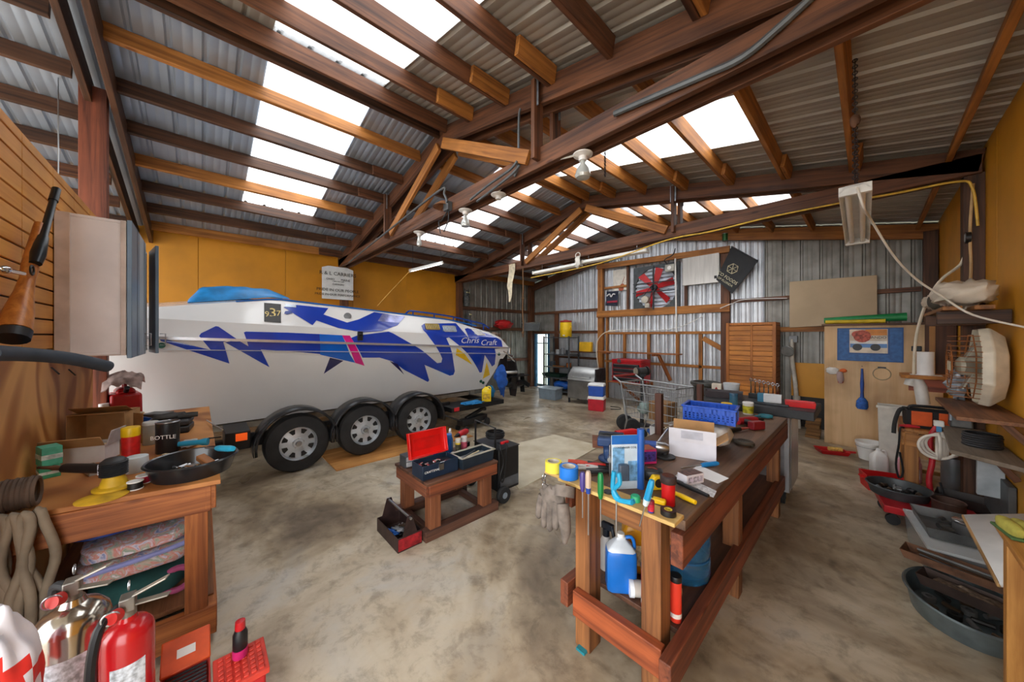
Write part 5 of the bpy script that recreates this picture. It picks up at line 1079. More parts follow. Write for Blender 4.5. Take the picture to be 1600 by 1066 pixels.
t = T('utility_knife', 'yellow utility knife lying on the bench corner', 'knife', (-0.595,1.658,0.882), radians(75)); O('handle', M().loft([((0,-.06,.01), .01), ((0,0,.01), .012), ((0,.05,.01), .009)], 10), YEL, t); O('blade', M().cbox((0, .07, .009), (.012, .04, .002)), STEEL, t)
t = T('folding_knife', 'black folding tool lying on the printed sheet', 'knife', (-0.601,1.776,0.885), radians(72)); O('handle', M().loft([((0,-.09,.01), .008), ((0,0,.01), .012), ((0,.08,.01), .011)], 10), BLACK, t); O('clip', M().box(-.004, .004, -.03, .04, .02, .022), STEEL, t)
t = T('shipping_box', 'white shipping box with open brown flaps under the blue basket', 'box', (-.78, 2.33, .88), radians(16))
m = M().tray(.13, .09, 0, .10, .004); O('body', m, mt('dfe0ea', .7, 0, .03), t); m = M().at(0, -.09, .1, rx=.15); m.box(-.13, .13, -.002, .002, 0, .085); O('flap', m, mt('e4e4ec', .7, 0, .03), t); O('label', M().at(0, -.0905, .1, rx=.15).box(-.06, .06, -.0035, -.0022, .025, .075), mt('c8cad6', .7), t)
text('lettering', 'U-BEND', .022, INK, t, (0, -.1025, .158), (pi/2-.15+.3, 0, 0), .0003)
m = M().at(0, .09, .1, rx=-.1); m.box(-.12, .12, -.002, .002, 0, .1); O('back_flap', m, CARD, t); m = M().at(.13, 0, .1, ry=.9); m.box(-.002, .002, -.085, .085, 0, .08); O('side_flap', m, CARD, t); m = M()
for i in range(4): m.box(.1305, .1315, -.06, .06, .02+.02*i, .03+.02*i)
O('side_print', m, mt('3f4a8c', .6, 0, .3, 50), t)
O('paper_bag', sball(M(), (0,0,.088), (.12, .11, .07), .6, 22, 12, .016, 5, 8), mt('d6d4d0', .8, 0, .08), loc=(-.76, 2.62, .88), label='crumpled white paper under the blue basket', cat='paper', ang=70)
t = T('basket', 'blue plastic basket with rows of holes on the centre bench', 'basket', (-.76, 2.62, 1.058), radians(8)); BB = mt('1c54c4', .3, 0, .06)
m = M(); 
def wall_holes(m, L_, z0, z1, place, n, rows):
    """basket side: solid rim and base with bars between the holes"""
    hs = (z1-z0)
    bands = [(z0, z0+hs*.2)] + [(z0+hs*(.2+.45*(r+1)/rows-.05), z0+hs*(.2+.45*(r+1)/rows)) for r in range(rows)] + [(z0+hs*.64, z1)]
    for a, b in bands: place(m, -L_, L_, a, b)
    for i in range(n+1):
        x = -L_+2*L_*i/n; place(m, x-.006, x+.006, z0, z1)
X_, Y_ = .15, .10
for s in (-1, 1):
    wall_holes(m, X_, 0, .1, lambda m, a, b, z0, z1, s=s: m.box(a, b, s*Y_-.0025, s*Y_+.0025, z0, z1), 12, 3)
    wall_holes(m, Y_, 0, .1, lambda m, a, b, z0, z1, s=s: m.box(s*X_-.0025, s*X_+.0025, a, b, z0, z1), 8, 3)
m.box(-X_, X_, -Y_, Y_, 0, .004); O('basket', m, BB, t); m = M()
for s in (-1, 1): m.box(-X_-.014, X_+.014, s*(Y_+.006)-.009, s*(Y_+.006)+.009, .096, .106); m.box(s*(X_+.006)-.009, s*(X_+.006)+.009, -Y_-.014, Y_+.014, .096, .106)
O('rim', m, BB, t, bev=.003)
t = T('screwdriver', 'long screwdriver with blue grip lying in front of the white shipping box', 'screwdriver', (-0.677,2.124,0.88), radians(60)); O('grip', M().loft([((.02,0,.014), .01), ((.04,0,.014), .0135), ((.12,0,.014), .0135), ((.135,0,.014), .009)], 10), mt('1f86d0', .35), t); O('blade', M().cyl((.02,0,.014), (-.12,0,.008), .004, n=8), STEEL, t)
can('jar', 'jar with yellow cap beyond the blue basket', 'jar', (-.94, 3.72, .88), .045, .12, mt('d4cfc4', .4, 0, .1), YEL, .35, wrap=mt('6c5a4a', .5, 0, .3, 30)); can('can', 'white can with yellow label at the far end of the centre bench', 'can', (-.81, 3.93, .88), .045, .12, mt('e0ddd4', .4, 0, .05), WHITE, .12, wrap=mt('b8b02c', .4, 0, .3, 30)); can('spray_can', 'tall blue grey can at the far end of the centre bench', 'spray can', (-.93, 3.92, .88), .036, .19, mt('3d6f8c', .4, 0, .1), mt('2c5c7c', .4), .12)
t = T('impact_wrench', 'red and black cordless impact wrench lying on its side at the far end', 'impact wrench', (-.70, 3.50, .915), 0, rot=(0, 0, radians(60))); m = M().loft([((-.14,0,.0), .03), ((-.02,0,0), .034), ((.05,0,0), .03)], 14); O('motor_housing', m, mt('a8202a', .4, 0, .12), t); O('nose', M().loft([((.05,0,0), .03), ((.1,0,0), .02), ((.13,0,0), .01)], 12), DARKST, t); O('grip', M().loft([((-.08,0,0), .024), ((-.1,-.11,0), .022)], 12), BLACK, t); O('battery', M().cbox((-.105, -.14, 0), (.12, .06, .066)), mt('8c1c26', .4), t, bev=.008)
t = T('torch_tool', 'black gripped tool with red nose in front of the impact wrench', 'tool', (-.72, 3.14, .90), radians(66)); O('grip', M().loft([((-.16,0,0), .016), ((-.02,0,0), .018), ((.03,0,0), .016)], 12), BLACK, t); O('nose', M().loft([((.03,0,0), .012), ((.1,0,0), .008), ((.14,0,0), .003)], 10), mt('b8584c', .5), t)
for i, (x, y, c, lb) in enumerate(((-.60, 2.80, '4a4238', 'rusty clamp lying right of the white shipping box'), (-.9, 3.42, '5a5c5e', 'grey pipe fitting between the jars'), (-.66, 3.86, '2c7c8c', 'teal cloth wrapped tool at the bench end'), (-1.0, 3.2, '9c8a6a', 'tan coil of strap on the left edge'))):
    m = M().torus((0, 0, .02), .045, .013, 'z', 18, 7); m.bar((-.09, .03, .015), (.06, -.02, .018), .025, .02); O('clamp' if i < 2 else 'strap', m, mt(c, .6, .2 if i < 2 else 0, .2), loc=(x, y, .88), rot=(0,0,.6*i), label=lb, cat='clamp' if i < 2 else 'strap')
O('rod', M().cyl((0,0,0), (0, .28, .10), .007, n=10), STEEL, loc=(-.97, 2.13, .892), label='thin steel rod leaning against the white shipping box', cat='rod')
# things on the lower shelf (top .315)
ZL = .316
BOT = mt('2270c0', .25, 0, .05, trans=.25)
x, y, z = (-0.927,1.549,0.316)
jug('washer_fluid_jug', x+.03, y+.075, ZL+.001, .15, .1, .29, mt('1c6cc4', .3, 0, .05), WHITE, 'clear jug of blue fluid on the lower shelf of the centre bench', 'jug', rz=radians(40), fillmat=mt('c4ccd4', .3, 0, .05))
x, y, z = (-0.897,1.68,0.316)
jug('detergent_jug', x-.02, y+.14, ZL, .14, .1, .32, mt('e09a16', .3, 0, .06), mt('232a4a', .4), 'amber jug with dark cap behind the blue fluid jug', 'jug', rz=radians(35), lab=mt('e4d2a8', .5, 0, .3, 30))
t = T('pump_bottle', 'white bottle with black sprayer at the front left corner of the lower shelf', 'bottle', (-1.03, 1.70, ZL)); O('body', M().lathe([(.033, 0), (.036, .01), (.036, .15), (.018, .19)], n=20), WHITE, t); m = M().cyl((0,0,.185), (0,0,.23), .02); m.cbox((.01, 0, .245), (.07, .026, .035)); m.tube([(.035, 0, .25), (.06, -.01, .18), (.055, -.01, .08)], .011); O('sprayer', m, mt('1c2430', .45), t, bev=.003)
t = T('paper_roll', 'clear tube of white material lying at the shelf edge', 'tube', (-0.814,1.57,0.352)); d = V((.32, .25, 0)).normalized(); q = V((-.825, 1.61, .361)); t.location = q
O('tube', M().cyl((0,0,0), (.13, .11, .0), .038, n=24), mt('c9c4b8', .4, 0, .08), t); O('end_cap', M().cyl((-.012, -.01, 0), (.004, .003, 0), .041, n=24), mt('e8ecee', .35), t)
def tube_can(p, c, c2, h, label): 
    t = can('grease_tube', label, 'tube', p, .026, h, mt(c, .35, 0, .05), BLACK, .12); O('stripe', M().lathe([(.0265, h*.1), (.0265, h*.2)], n=24, cap=False), mt(c2, .4), t)
tube_can((-.745, 1.60, ZL), 'b81a2c', 'c8ccd0', .215, 'dark red grease tube standing behind the right front leg'); tube_can((-.62, 1.63, ZL), 'e8402c', 'f0e8e0', .21, 'bright red and white grease tube right of the front leg')
t = T('water_jug', 'large clear blue water cooler bottle standing upside down on the lower shelf', 'water bottle', (-.715, 1.985, ZL))
r = .135; m = M().lathe([(.001, .004), (r*.85, .004), (r*.97, .02), (r, .05), (r, .12), (r*.95, .135), (r, .15), (r, .22), (r*.95, .235), (r, .25), (r, .31), (r*.93, .35), (r*.72, .39), (r*.4, .43), (.03, .45), (.028, .49)], n=40)
WJ = mt('3f8ec0', .08, 0, .02, trans=.75); O('bottle', m, WJ, t); O('cap', M().cyl((0,0,.485), (0,0,.508), .033, n=20), mt('c9d6de', .4), t); m = M()
for z in (.128, .242): m.torus((0,0,z), r*.955, .006, 'z', 40, 6)
O('rib', m, mt('2f78ac', .15, 0, .02, trans=.5), t)
can('bucket', 'white bucket standing under the middle of the centre bench', 'bucket', (-.84, 2.72, ZL), .095, .21, WHITE, None, taper=1.12); can('bucket', 'white tub behind the amber jug on the lower shelf', 'tub', (-.935, 2.03, ZL), .055, .2, mt('dedcd4', .5), mt('d0cec8', .5), .1)
O('rag', sball(M(), (0,0,.03), (.05, .04, .022), .8, 18, 10, .012, 6, 3), mt('d8d4cc', .9, 0, .1), loc=(-.69, 1.76, ZL+.006), label='white rag beside the white tub on the lower shelf', cat='rag', ang=70)
# stainless cart with the dark top beyond
t = T('steel_cart', 'stainless steel cart on casters with a dark top beyond the centre bench', 'cart', (-.85, 4.42, 0))
SS = mt('b3b3b6', .3, .85, .08, 3); O('cabinet', M().box(-1.2, -.52, 4.14, 4.68, .13, .86), SS, t, w=1, bev=.006); O('top', M().box(-1.32, -.34, 4.10, 4.74, .865, .945), mt('2e3033', .5, .2, .12), t, w=1, bev=.004)
O('door', M().box(-.519, -.512, 4.18, 4.64, .17, .84), SS, t, w=1, bev=.003); O('side_panel', M().box(-1.16, -.56, 4.128, 4.139, .17, .84), mt('8d8c8f', .35, .7, .1), t, w=1)
for x in (-1.14, -.58):
    for y in (4.2, 4.62):
        m = M().cyl((x-.018, y, .05), (x+.018, y, .05), .05, n=20); m.box(x-.026, x+.026, y-.012, y+.012, .05, .13); O('caster', m, RUBBER, t, w=1)
ZC = .946
t = T('parts_tray', 'long dark tray of small parts on the steel cart', 'tray', (-1.14, 4.40, ZC), .2); O('tray', M().tray(.17, .09, 0, .07, .004, 1.08), mt('3a3236', .5), t); rr = random.Random(2)
for i in range(8): m = M().cyl((-.02,0,0), (.03,0,0), .016, n=9); O('fitting', m, mt(('8c8c88', '5c4c3c', 'b8a088', '3c3c40')[i % 4], .5, .4), loc=(-1.14+rr.uniform(-.1, .1), 4.40+rr.uniform(-.04, .04), ZC+.022), rot=(0, rr.uniform(-.3,.3), rr.uniform(0, 3)), label='loose metal fitting in the long dark tray', cat='fitting', group='fittings in the dark tray on the cart')
can('bucket', 'pale translucent bucket on the steel cart', 'bucket', (-1.12, 4.63, ZC), .075, .14, mt('d0d6da', .4, 0, .05), None, taper=1.15)
t = T('sign_box', 'cream box with a red triangle printed on it left of the pale bucket', 'box', (-1.27, 4.62, ZC), .1); O('box', M().box(-.05, .05, -.04, .04, 0, .12), mt('d8cdbc', .7, 0, .06), t, bev=.002); m = M().prism([(-.03, .03), (.03, .03), (0, .085)], .002, (0, -.0425, 0), 'y'); O('triangle', m, mt('b81c1c', .5), t)
t = T('wrench_rack', 'rack of chrome wrenches standing on the steel cart', 'rack', (-.80, 4.60, ZC)); O('rack', M().box(-.14, .14, -.03, .03, 0, .05), BLACK, t, bev=.003)
for i in range(7):
    m = M().cyl((0,0,0), (0,0,.1+.006*(6-i)), .006, n=8); m.torus((0,0,.115+.006*(6-i)), .014, .005, 'y', 14, 6); O('wrench', m, CHROME, loc=(-.92+.04*i, 4.60, ZC+.051), label='chrome wrench standing in the black rack', cat='wrench', group='wrenches in the black rack')
t = T('small_box', 'blue and white box in front of the wrench rack', 'box', (-.72, 4.42, ZC), .1); O('box', M().box(-.1, .1, -.04, .04, 0, .085), mt('d4d8da', .5, 0, .06), t, bev=.002); O('blue_end', M().box(-.102, -.05, -.042, .042, .001, .0855), mt('2c7ca0', .5), t)
t = T('parts_tray', 'bright red tray at the right end of the steel cart', 'tray', (-.47, 4.36, ZC), .15); O('tray', M().tray(.11, .07, 0, .05, .004, 1.06), mt('d41a1e', .35), t); O('divider', M().box(-.1, .1, -.002, .002, .004, .04), mt('b01418', .4), t)
O('steel_bar', M().box(-.18, .18, -.02, .02, 0, .018), DARKST, loc=(-.72, 4.24, ZC), rot=(0,0,.05), bev=.004, label='dark steel bar lying on the near edge of the steel cart', cat='bar')

# ================================================================ far end of the shed
t = T('wire_rack', 'tall angle iron rack of shelves beside the open doorway', 'shelf rack', (-6.0, 7.5, 0)); AN = mt('5d6266', .5, .5, .15)
for x in (-6.46, -5.56):
    for y in (7.3, 7.74): O('post', M().box(x-.018, x+.018, y-.018, y+.018, 0, 1.64), AN, t, w=1)
for z in (.1, .45, .76, 1.12, 1.6): O('shelf', M().box(-6.47, -5.55, 7.29, 7.75, z-.012, z+.0115), AN, t, w=1)
t = T('drink_cooler', 'yellow round drink cooler with red lid on top of the wire rack', 'cooler', (-5.82, 7.5, 1.613)); O('body', M().lathe([(.15, 0), (.165, .02), (.165, .17), (.172, .19), (.172, .24), (.165, .26), (.165, .4), (.15, .42)], n=30), mt('f2c714', .4, 0, .05), t); O('lid', M().lathe([(.165, .42), (.17, .43), (.165, .46), (.06, .475), (.06, .485)], n=30), mt('b53a2c', .45), t); O('spigot', M().cbox((.06, -.17, .05), (.04, .05, .04)), WHITE, t, bev=.005)
m = M()
for s in (-1, 1): m.tube([(s*.165, 0, .36), (s*.2, 0, .3), (s*.165, 0, .24)], .012)
O('handle', m, mt('d8ae10', .4), t)
for i, (x, z, r, h, c, lb) in enumerate(((-6.3, 1.132, .06, .05, '8e9498', 'shallow grey bowl'), (-6.1, 1.132, .07, .13, 'b9bcc0', 'steel pot'), (-5.93, 1.132, .05, .17, '9aa0a4', 'tall grey tin'), (-5.75, 1.132, .06, .12, '3a3c40', 'dark tin'), (-6.3, .772, .08, .14, '56606a', 'grey can'), (-5.72, .772, .07, .12, 'b0622c', 'rust coloured tin'))):
    can('tin', '%s on the wire rack shelf %s' % (lb, 'at eye level' if z > 1 else ('third from the top' if z > .7 else 'fourth from the top')), 'tin', (x, 7.5, z), r, h, mt(c, .45, .4, .1), None)
O('wooden_board', M().box(-.2, .2, -.02, .02, 0, .03), wood(HON[0], HON[1], 'x'), loc=(-6.0, 7.4, .775), bev=.002, label='tan stick lying on the rack shelf third from the top', cat='board')
t = T('serving_pan', 'dark green pan sticking out of the wire rack', 'pan', (-6.25, 7.52, .472), 0); O('pan', M().tray(.3, .16, 0, .09, .005, 1.12), mt('1d3a30', .4, 0, .1), t); O('rim', M().box(-.34, .34, -.185, -.175, .086, .094), mt('1d3a30', .4), t)
O('tarp', sball(M(), (0,0,.155), (.28, .15, .11), .8, 24, 14, .04, 5, 4), mt('1758b4', .4, 0, .15), loc=(-5.9, 7.46, .114), label='crumpled blue tarp on the bottom shelf of the wire rack', cat='tarp', ang=60)
t = T('storage_tote', 'clear plastic storage tote on the floor before the wire rack', 'storage box', (-5.72, 6.72, 0), .15); CP = mt('b4c8d8', .2, 0, .05, trans=.6); O('box', M().tray(.24, .17, 0, .27, .006, 1.08), CP, t); O('lid', M().box(-.28, .28, -.2, .2, .272, .3), mt('c3d4e0', .3, trans=.4), t, bev=.006); O('contents', sball(M(), (0,0,.09), (.2, .13, .08), .6, 18, 10, .02, 5, 2), mt('8296a8', .8, 0, .2), t)
# stainless grill
t = T('grill', 'stainless barbecue grill with a slanted open hood', 'grill', (-4.78, 6.95, 0), .12); SG = mt('8f8f8e', .35, .8, .1, 4)
m = M().box(-.36, .36, -.26, .26, .12, .56); O('firebox', m, SG, t, bev=.006); m = M().prism([(-.27, .565), (.27, .565), (.27, .86), (.0, .88), (-.2, .72)], .72, (-.36, 0, 0), 'x'); O('hood', m, mt('a5a5a4', .3, .85, .08, 4), t, bev=.008); O('handle', M().tube([(-.25, -.24, .66), (-.25, -.29, .66), (.25, -.29, .66), (.25, -.24, .66)], .011, sm=1), STEEL, t)
m = M().box(.37, .4, -.26, .26, .56, .86); O('side_plate', m, DARKST, t, bev=.004)
for x in (-.33, .33):
    for y in (-.23, .23): O('leg', M().box(x-.02, x+.02, y-.02, y+.02, 0, .12), DARKST, t)
def cooler(p, c, lid, w_, d_, h_, label):
    t = T('cooler', label, 'cooler', p, .35); O('body', M().cbox((0,0,h_*.4), (w_, d_, h_*.8), tap=1.05), mt(c, .4, 0, .06), t, bev=.012); O('lid', M().cbox((0,0,h_*.9), (w_*1.1, d_*1.1, h_*.2), tap=.95), mt(lid, .45, 0, .03), t, bev=.014); O('handle', M().tube([(-w_*.53, 0, h_*.6), (-w_*.6, -.05, h_*.75), (-w_*.6, .05, h_*.75), (-w_*.53, .01, h_*.6)], .008), WHITE, t)
cooler((-4.12, 6.42, 0), 'c0182c', 'f0eeea', .33, .24, .32, 'red cooler with white lid on the floor under the blue cooler'); cooler((-4.12, 6.42, .322), '1d50b0', 'eef0f0', .32, .24, .28, 'blue cooler with white lid stacked on the red cooler')
m = M().tube([(-3.95, 6.7, .01), (-3.8, 6.85, .008), (-3.9, 7.0, .008), (-4.1, 6.95, .008)], .008); O('cord', m, BLACK, label='black cord on the floor behind the coolers', cat='cord')
m = M().tube([(-4.467,7.8,1.782), (-4.765,7.8,1.735), (-4.979,7.8,1.529), (-5.018,7.8,1.218), (-4.959,7.8,0.79)], .014); O('cable', m, mt('e6d9c0', .5, 0, .05), label='thick cream cable curving down beside the wall stud', cat='cable')
O('wall_shelf', M().box(-5.9, -5.05, 7.62, 7.92, 1.19, 1.21), wood(OLD[0], OLD[1], 'x'), bev=.002, label='dark narrow shelf between the wire rack and the orange stud', cat='shelf') 
O('yellow_pad', M().box(-.2, .2, -.05, .05, 0, .27), mt('e2b01c', .6, 0, .1, 5), loc=(-5.35, 7.78, 1.211), rot=(-.05, 0, 0), bev=.02, label='yellow pad standing on the dark narrow shelf', cat='pad')
# timber wall shelf and red chest
t = T('wall_shelf', 'long narrow timber shelf on brackets along the bright ribbed wall', 'shelf', (-3.85, 7.75, 1.2)); SHW = wood('b5703a', '7c431c', 'x'); O('board', M().box(-4.88, -2.85, 7.62, 7.89, 1.225, 1.25), SHW, t, w=1, bev=.002)
for x in (-4.7, -3.4): beam('bracket', (x, 7.68, 1.2), (x, 7.87, 1.2), .12, .045, SHW, t)
beam('brace', (-3.3, 7.70, 1.2), (-3.12, 7.9, .62), .05, .07, wood('b5703a', '7c431c', 'x'), t)
t = T('wall_shelf', 'low orange timber shelf carrying the red tool chest', 'shelf', (-4.0, 7.6, .5)); O('board', M().box(-4.35, -3.5, 7.25, 7.88, .525, .55), SHW, t, w=1, bev=.002); beam('brace', (-4.1, 7.36, .52), (-3.85, 7.88, .06), .06, .06, SHW, t); beam('ledger', (-4.35, 7.86, .5), (-3.5, 7.86, .5), .04, .05, SHW, t)
t = T('tool_chest', 'red tool chest with black drawers on the low orange shelf', 'tool chest', (-3.9, 7.5, .551), 0); O('case', M().box(-.36, .36, -.2, .3, 0, .46), mt('b5141f', .35, 0, .06), t, bev=.008); O('lid', M().box(-.365, .365, -.205, .305, .462, .54), mt('b5141f', .35, 0, .06), t, bev=.012)
for i in range(4): d_ = O('drawer', M().box(-.33, .33, -.215, -.2, .03+.105*i, .118+.105*i), mt('2b2b2e', .4, .2), t, bev=.004); O('pull', M().box(-.3, .3, -.225, -.215, .098+.105*i, .112+.105*i), STEEL, d_)
O('badge', M().cyl((-.17, -.207, .5), (-.17, -.211, .5), .05, n=20), STEEL, t)
# bench grinder on a pedestal, wheels
t = T('bench_grinder', 'old bench grinder on a pipe pedestal before the red tool chest', 'grinder', (-2.86, 5.95, 0), 1.2); t.scale = (.72, .72, .95); O('pedestal', M().cyl((0,0,.03), (0,0,.95), .05, n=16), DARKST, t); O('base', M().lathe([(.22, 0), (.22, .02), (.1, .04), (.05, .05)], n=24), DARKST, t); m = M().cyl((-.12, 0, 1.05), (.12, 0, 1.05), .075, n=20); m.cbox((0,0,.97), (.14, .12, .05)); O('motor', m, mt('4a4f52', .5, .3, .15), t, bev=.004)
for s in (-1, 1): O('wheel_guard', M().cyl((s*.14, 0, 1.05), (s*.19, 0, 1.05), .09, n=24), DARKST, t); O('abrasive_wheel', M().cyl((s*.192, 0, 1.05), (s*.21, 0, 1.05), .075, n=24), mt('8e8678', .9), t)
t = T('strap', 'tan leather strap hanging in front of the red tool chest', 'strap', (-3.83, 7.24, 1.0)) if False else None
def smallwheel(p, r, w_, label, rz=0):
    t = T('wheel', label, 'wheel', p, rz); m = M(); m.T = Matrix.Translation((0, 0, r)) @ Euler((pi/2, 0, 0)).to_matrix().to_4x4(); m.lathe([(r*.5, -w_/2), (r*.9, -w_/2), (r, -w_/4), (r, w_/4), (r*.9, w_/2), (r*.5, w_/2)], n=30); O('tyre', m, RUBBER, t)
    m = M(); m.T = Matrix.Translation((0, 0, r)) @ Euler((pi/2, 0, 0)).to_matrix().to_4x4(); m.lathe([(.001, -w_*.35), (r*.2, -w_*.4), (r*.5, -w_*.25), (r*.5, w_*.25), (r*.2, w_*.4), (.001, w_*.35)], n=24); O('hub', m, RUST, t)
smallwheel((-2.72, 5.3, 0), .13, .08, 'small dirty tyred wheel standing left of the shopping cart', .7); smallwheel((-2.92, 5.42, 0), .14, .08, 'second dirty wheel behind the first one', .75)
# shopping cart
t = T('shopping_cart', 'wire shopping cart full of odds and ends beyond the centre bench', 'shopping cart', (-2.15, 4.95, 0), radians(-14)); m = M(); W_ = mt('a9adb0', .3, .7, .08)
L0, L1 = -.45, .45
def rim(z, k, x0, x1): return [(x0, -.26*k, z), (x1, -.2*k, z), (x1, .2*k, z), (x0, .26*k, z), (x0, -.26*k, z)]
for z, k in ((.42, .8), (.55, .86), (.68, .91), (.81, .96), (.93, 1.0)): m.tube(rim(z, k, L0+.1*(1-k)*2, L1-.25*(1-k)*2), .006 if z < .9 else .011, 6, 1)
for i in range(15):
    f = i/14; x = L0+(L1-L0)*f; yy = .26-.06*f
    for s in (-1, 1): m.cyl((x*.92, s*yy*.8, .42), (x, s*yy, .93), .003, n=5)
for i in range(8):
    f = -1+2*i/7
    m.cyl((L0+.02, .21*f, .42), (L0, .26*f, .93), .003, n=5); m.cyl((L1-.05, .16*f, .42), (L1, .2*f, .93), .003, n=5); m.cyl((L0+.02, .2*f, .42), (L1-.05, .16*f, .42), .003, n=5)
O('basket', m, W_, t)
for s in (-1, 1): O('frame', M().tube([(-.62, s*.25, 1.0), (-.46, s*.25, .92), (-.36, s*.23, .35), (-.42, s*.23, .14), (.4, s*.2, .14)], .014, 8, 1), W_, t)
for x, y in ((-.42, .23), (.4, .2)): O('cross_bar', M().cyl((x, -y, .14), (x, y, .14), .012, n=8), W_, t)
O('handle', M().cyl((-.62, -.27, 1.0), (-.62, .27, 1.0), .017, n=12), mt('8c2a24', .5), t)
for x, y in ((-.42, -.23), (-.42, .23), (.4, -.2), (.4, .2)): m = M().cyl((x, y-.015, .055), (x, y+.015, .055), .055, n=18); m.box(x-.012, x+.012, y-.022, y+.022, .05, .14); O('caster', m, RUBBER, t)
O('cardboard_box', M().box(-.14, .14, -.13, .13, 0, .26), mt('8e6a45', .85, 0, .1), loc=(-2.05, 4.92, .432), rot=(0,0,-.2), bev=.004, label='brown cardboard box inside the shopping cart', cat='box'); O('plastic_bag', sball(M(), (0,0,.1), (.08, .1, .085), .8, 20, 12, .02, 5, 3), mt('8fa4a0', .4, 0, .15), loc=(-2.37, 5.0, .434), label='greenish clear plastic bag inside the shopping cart', cat='bag', ang=60)
O('jeans', sball(M(), (0,0,.06), (.16, .13, .05), .8, 18, 10, .03, 5, 5), mt('2a4f8c', .9, 0, .2), loc=(-2.12, 4.93, .165), label='blue cloth bundle on the lower rack of the shopping cart', cat='cloth', ang=60)
t = T('bin', 'pale grey bin of sawn blocks between the centre bench and the cart', 'bin', (-1.75, 4.33, 0), .1); O('bin', M().tray(.15, .12, 0, .5, .006, 1.15), mt('c2c3c4', .5, 0, .05), t); O('rim', M().torus((0,0,.5), .0001, .00005, n=4, m=3), WHITE, t) if False else None
rr = random.Random(9)
for i in range(7): O('wood_block', M().cbox((0,0,0), (.1, .04, .03)), wood(('8a6a4a', 'c9b79a')[i % 2], '4c3826', 'x'), loc=(-1.75+.115*(i % 2)-.06, 4.33+.052*(i//2)-.08, .485), rot=(0, .25*(i % 2), .3), bev=.002, label='short wood offcut in the pale grey bin', cat='wood', group='offcuts in the pale grey bin')
t = T('metal_drum', 'dark galvanised drum standing before the orange slatted cabinet', 'drum', (-1.98, 6.55, 0)); O('body', M().lathe([(.17, 0), (.175, .02), (.19, .5), (.2, .78)], n=30), mt('4c4d4c', .5, .5, .2), t); O('rim', M().lathe([(.2, .76), (.24, .79), (.24, .83), (.2, .84), (.19, .8)], n=30, cap=False), mt('5c5d5a', .5, .5, .2), t)
# orange slatted cabinet
t = T('slat_cabinet', 'tall orange wooden cabinet with rows of slat drawers against the back wall', 'cabinet', (-1.48, 7.65, 0)); OC = wood('d68a38', 'b0682a', 'x', .5, 1, False); OCZ = wood('c87a30', '9a581f', 'z', .5, 1, False)
x0, x1, y0, y1, zt = -1.9, -1.13, 7.48, 7.9, 1.9
m = M().box(x0, x0+.05, y0, y1, 0, zt); m.box(x1-.05, x1, y0, y1, 0, zt); m.box(x0+.05, x1-.05, y0+.02, y1, zt-.05, zt); m.box(x0+.05, x1-.05, y1-.02, y1, 0, zt-.05); O('carcass', m, OCZ, t, w=1, bev=.003); O('centre_strip', M().box(-1.505, -1.475, y0-.002, y0+.03, 0, zt-.05), OCZ, t, w=1)
for i in range(19):
    z = .06+.094*i
    for a, b in ((x0+.052, -1.508), (-1.472, x1-.052)): O('drawer', M().box(a, b, y0+.005, y0+.3, z, z+.086), OC, t, w=1)
m = M()
for i in range(20): m.box(x1, x1+.006, y0+.02, y1, .05+.094*i, .06+.094*i)
O('side_batten', m, wood('8c4a1c', '5a2c10', 'x'), t, w=1)
t = T('flood_lamp', 'white flood lamp on a crooked conduit beside the orange slatted cabinet', 'lamp', (-.9, 7.85, 0)); m = M().tube([(-0.899,7.8,-0.109), (-0.931,7.85,0.315), (-0.958,7.85,0.777), (-1.003,7.85,1.24), (-1.003,7.85,1.591)], .035, 12); O('conduit', m, mt('c9c4b8', .5, 0, .1), t, w=1); p = V((-1.013,7.72,1.407)); m = M().lathe([(.05, 0), (.09, .06), (.1, .1), (.09, .11), (.001, .105)], n=24); o = O('lamp_head', m, mt('8d8f8c', .4, .3), t, w=0); o.parent = t; o.location = p-V(t.location); o.rotation_euler = (pi/2+.3, 0, -.3); O('junction_box', M().cbox((-0.986,7.86,1.592), (.12, .08, .12)), GREY, t, w=1, bev=.005); O('coupling', M().cyl((-0.94,7.85,0.57), (-0.93,7.84,0.41), .055, n=18), mt('b8b3a8', .5), t, w=1); t.location.x += .05
# fan in its frame
fx, fy, fz = (-3.48,7.93,2.797)
t = T('wall_fan', 'large red bladed exhaust fan in a dark square housing with louvres', 'fan', (fx, 7.93, fz)); m = M(); R0, S = .50, .55
ang = [i*2*pi/48 for i in range(48)]; vi = [(R0*cos(a), 0, R0*sin(a)) for a in ang]; 
def sq(a):
    k = S/max(abs(cos(a)), abs(sin(a))); return (k*cos(a), 0, k*sin(a))
vo = [sq(a) for a in ang]; vs = vi+vo; m.add(vs+[(x, .06, z) for x, y, z in vs], [(i, (i+1)%48, 48+(i+1)%48, 48+i) for i in range(48)] + [(i, 96+i, 96+(i+1)%48, (i+1)%48) for i in range(48)] + [(48+i, 48+(i+1)%48, 144+(i+1)%48, 144+i) for i in range(48)])
O('housing', m, mt('4e5356', .5, .4, .12), t); m = M()
for i in range(11): z = -.46+.092*i; h = math.sqrt(max(.01, .25-z*z)); m.at(0, .035, z, rx=-.75); m.box(-h, h, -.004, .004, -.05, .05)
O('louvre', m, mt('dfe7f2', .4, .1, .04), t); m = M()
for i in range(6):
    a = i*pi/3+.25; m.T = Euler((0, -a, 0)).to_matrix().to_4x4() @ Matrix.Translation((.27, -.06, 0)) @ Euler((.5, 0, 0)).to_matrix().to_4x4(); m.prism([(-.19, -.05), (.19, -.085), (.2, .085), (-.19, .05)], .006, (0, 0, 0), 'z' if False else 'y')
O('blade', m, mt('c42a30', .4, .1, .08), t); m = M(); m.cyl((0,-.12,0), (0,-.02,0), .07, n=20); O('hub', m, DARKST, t); m = M()
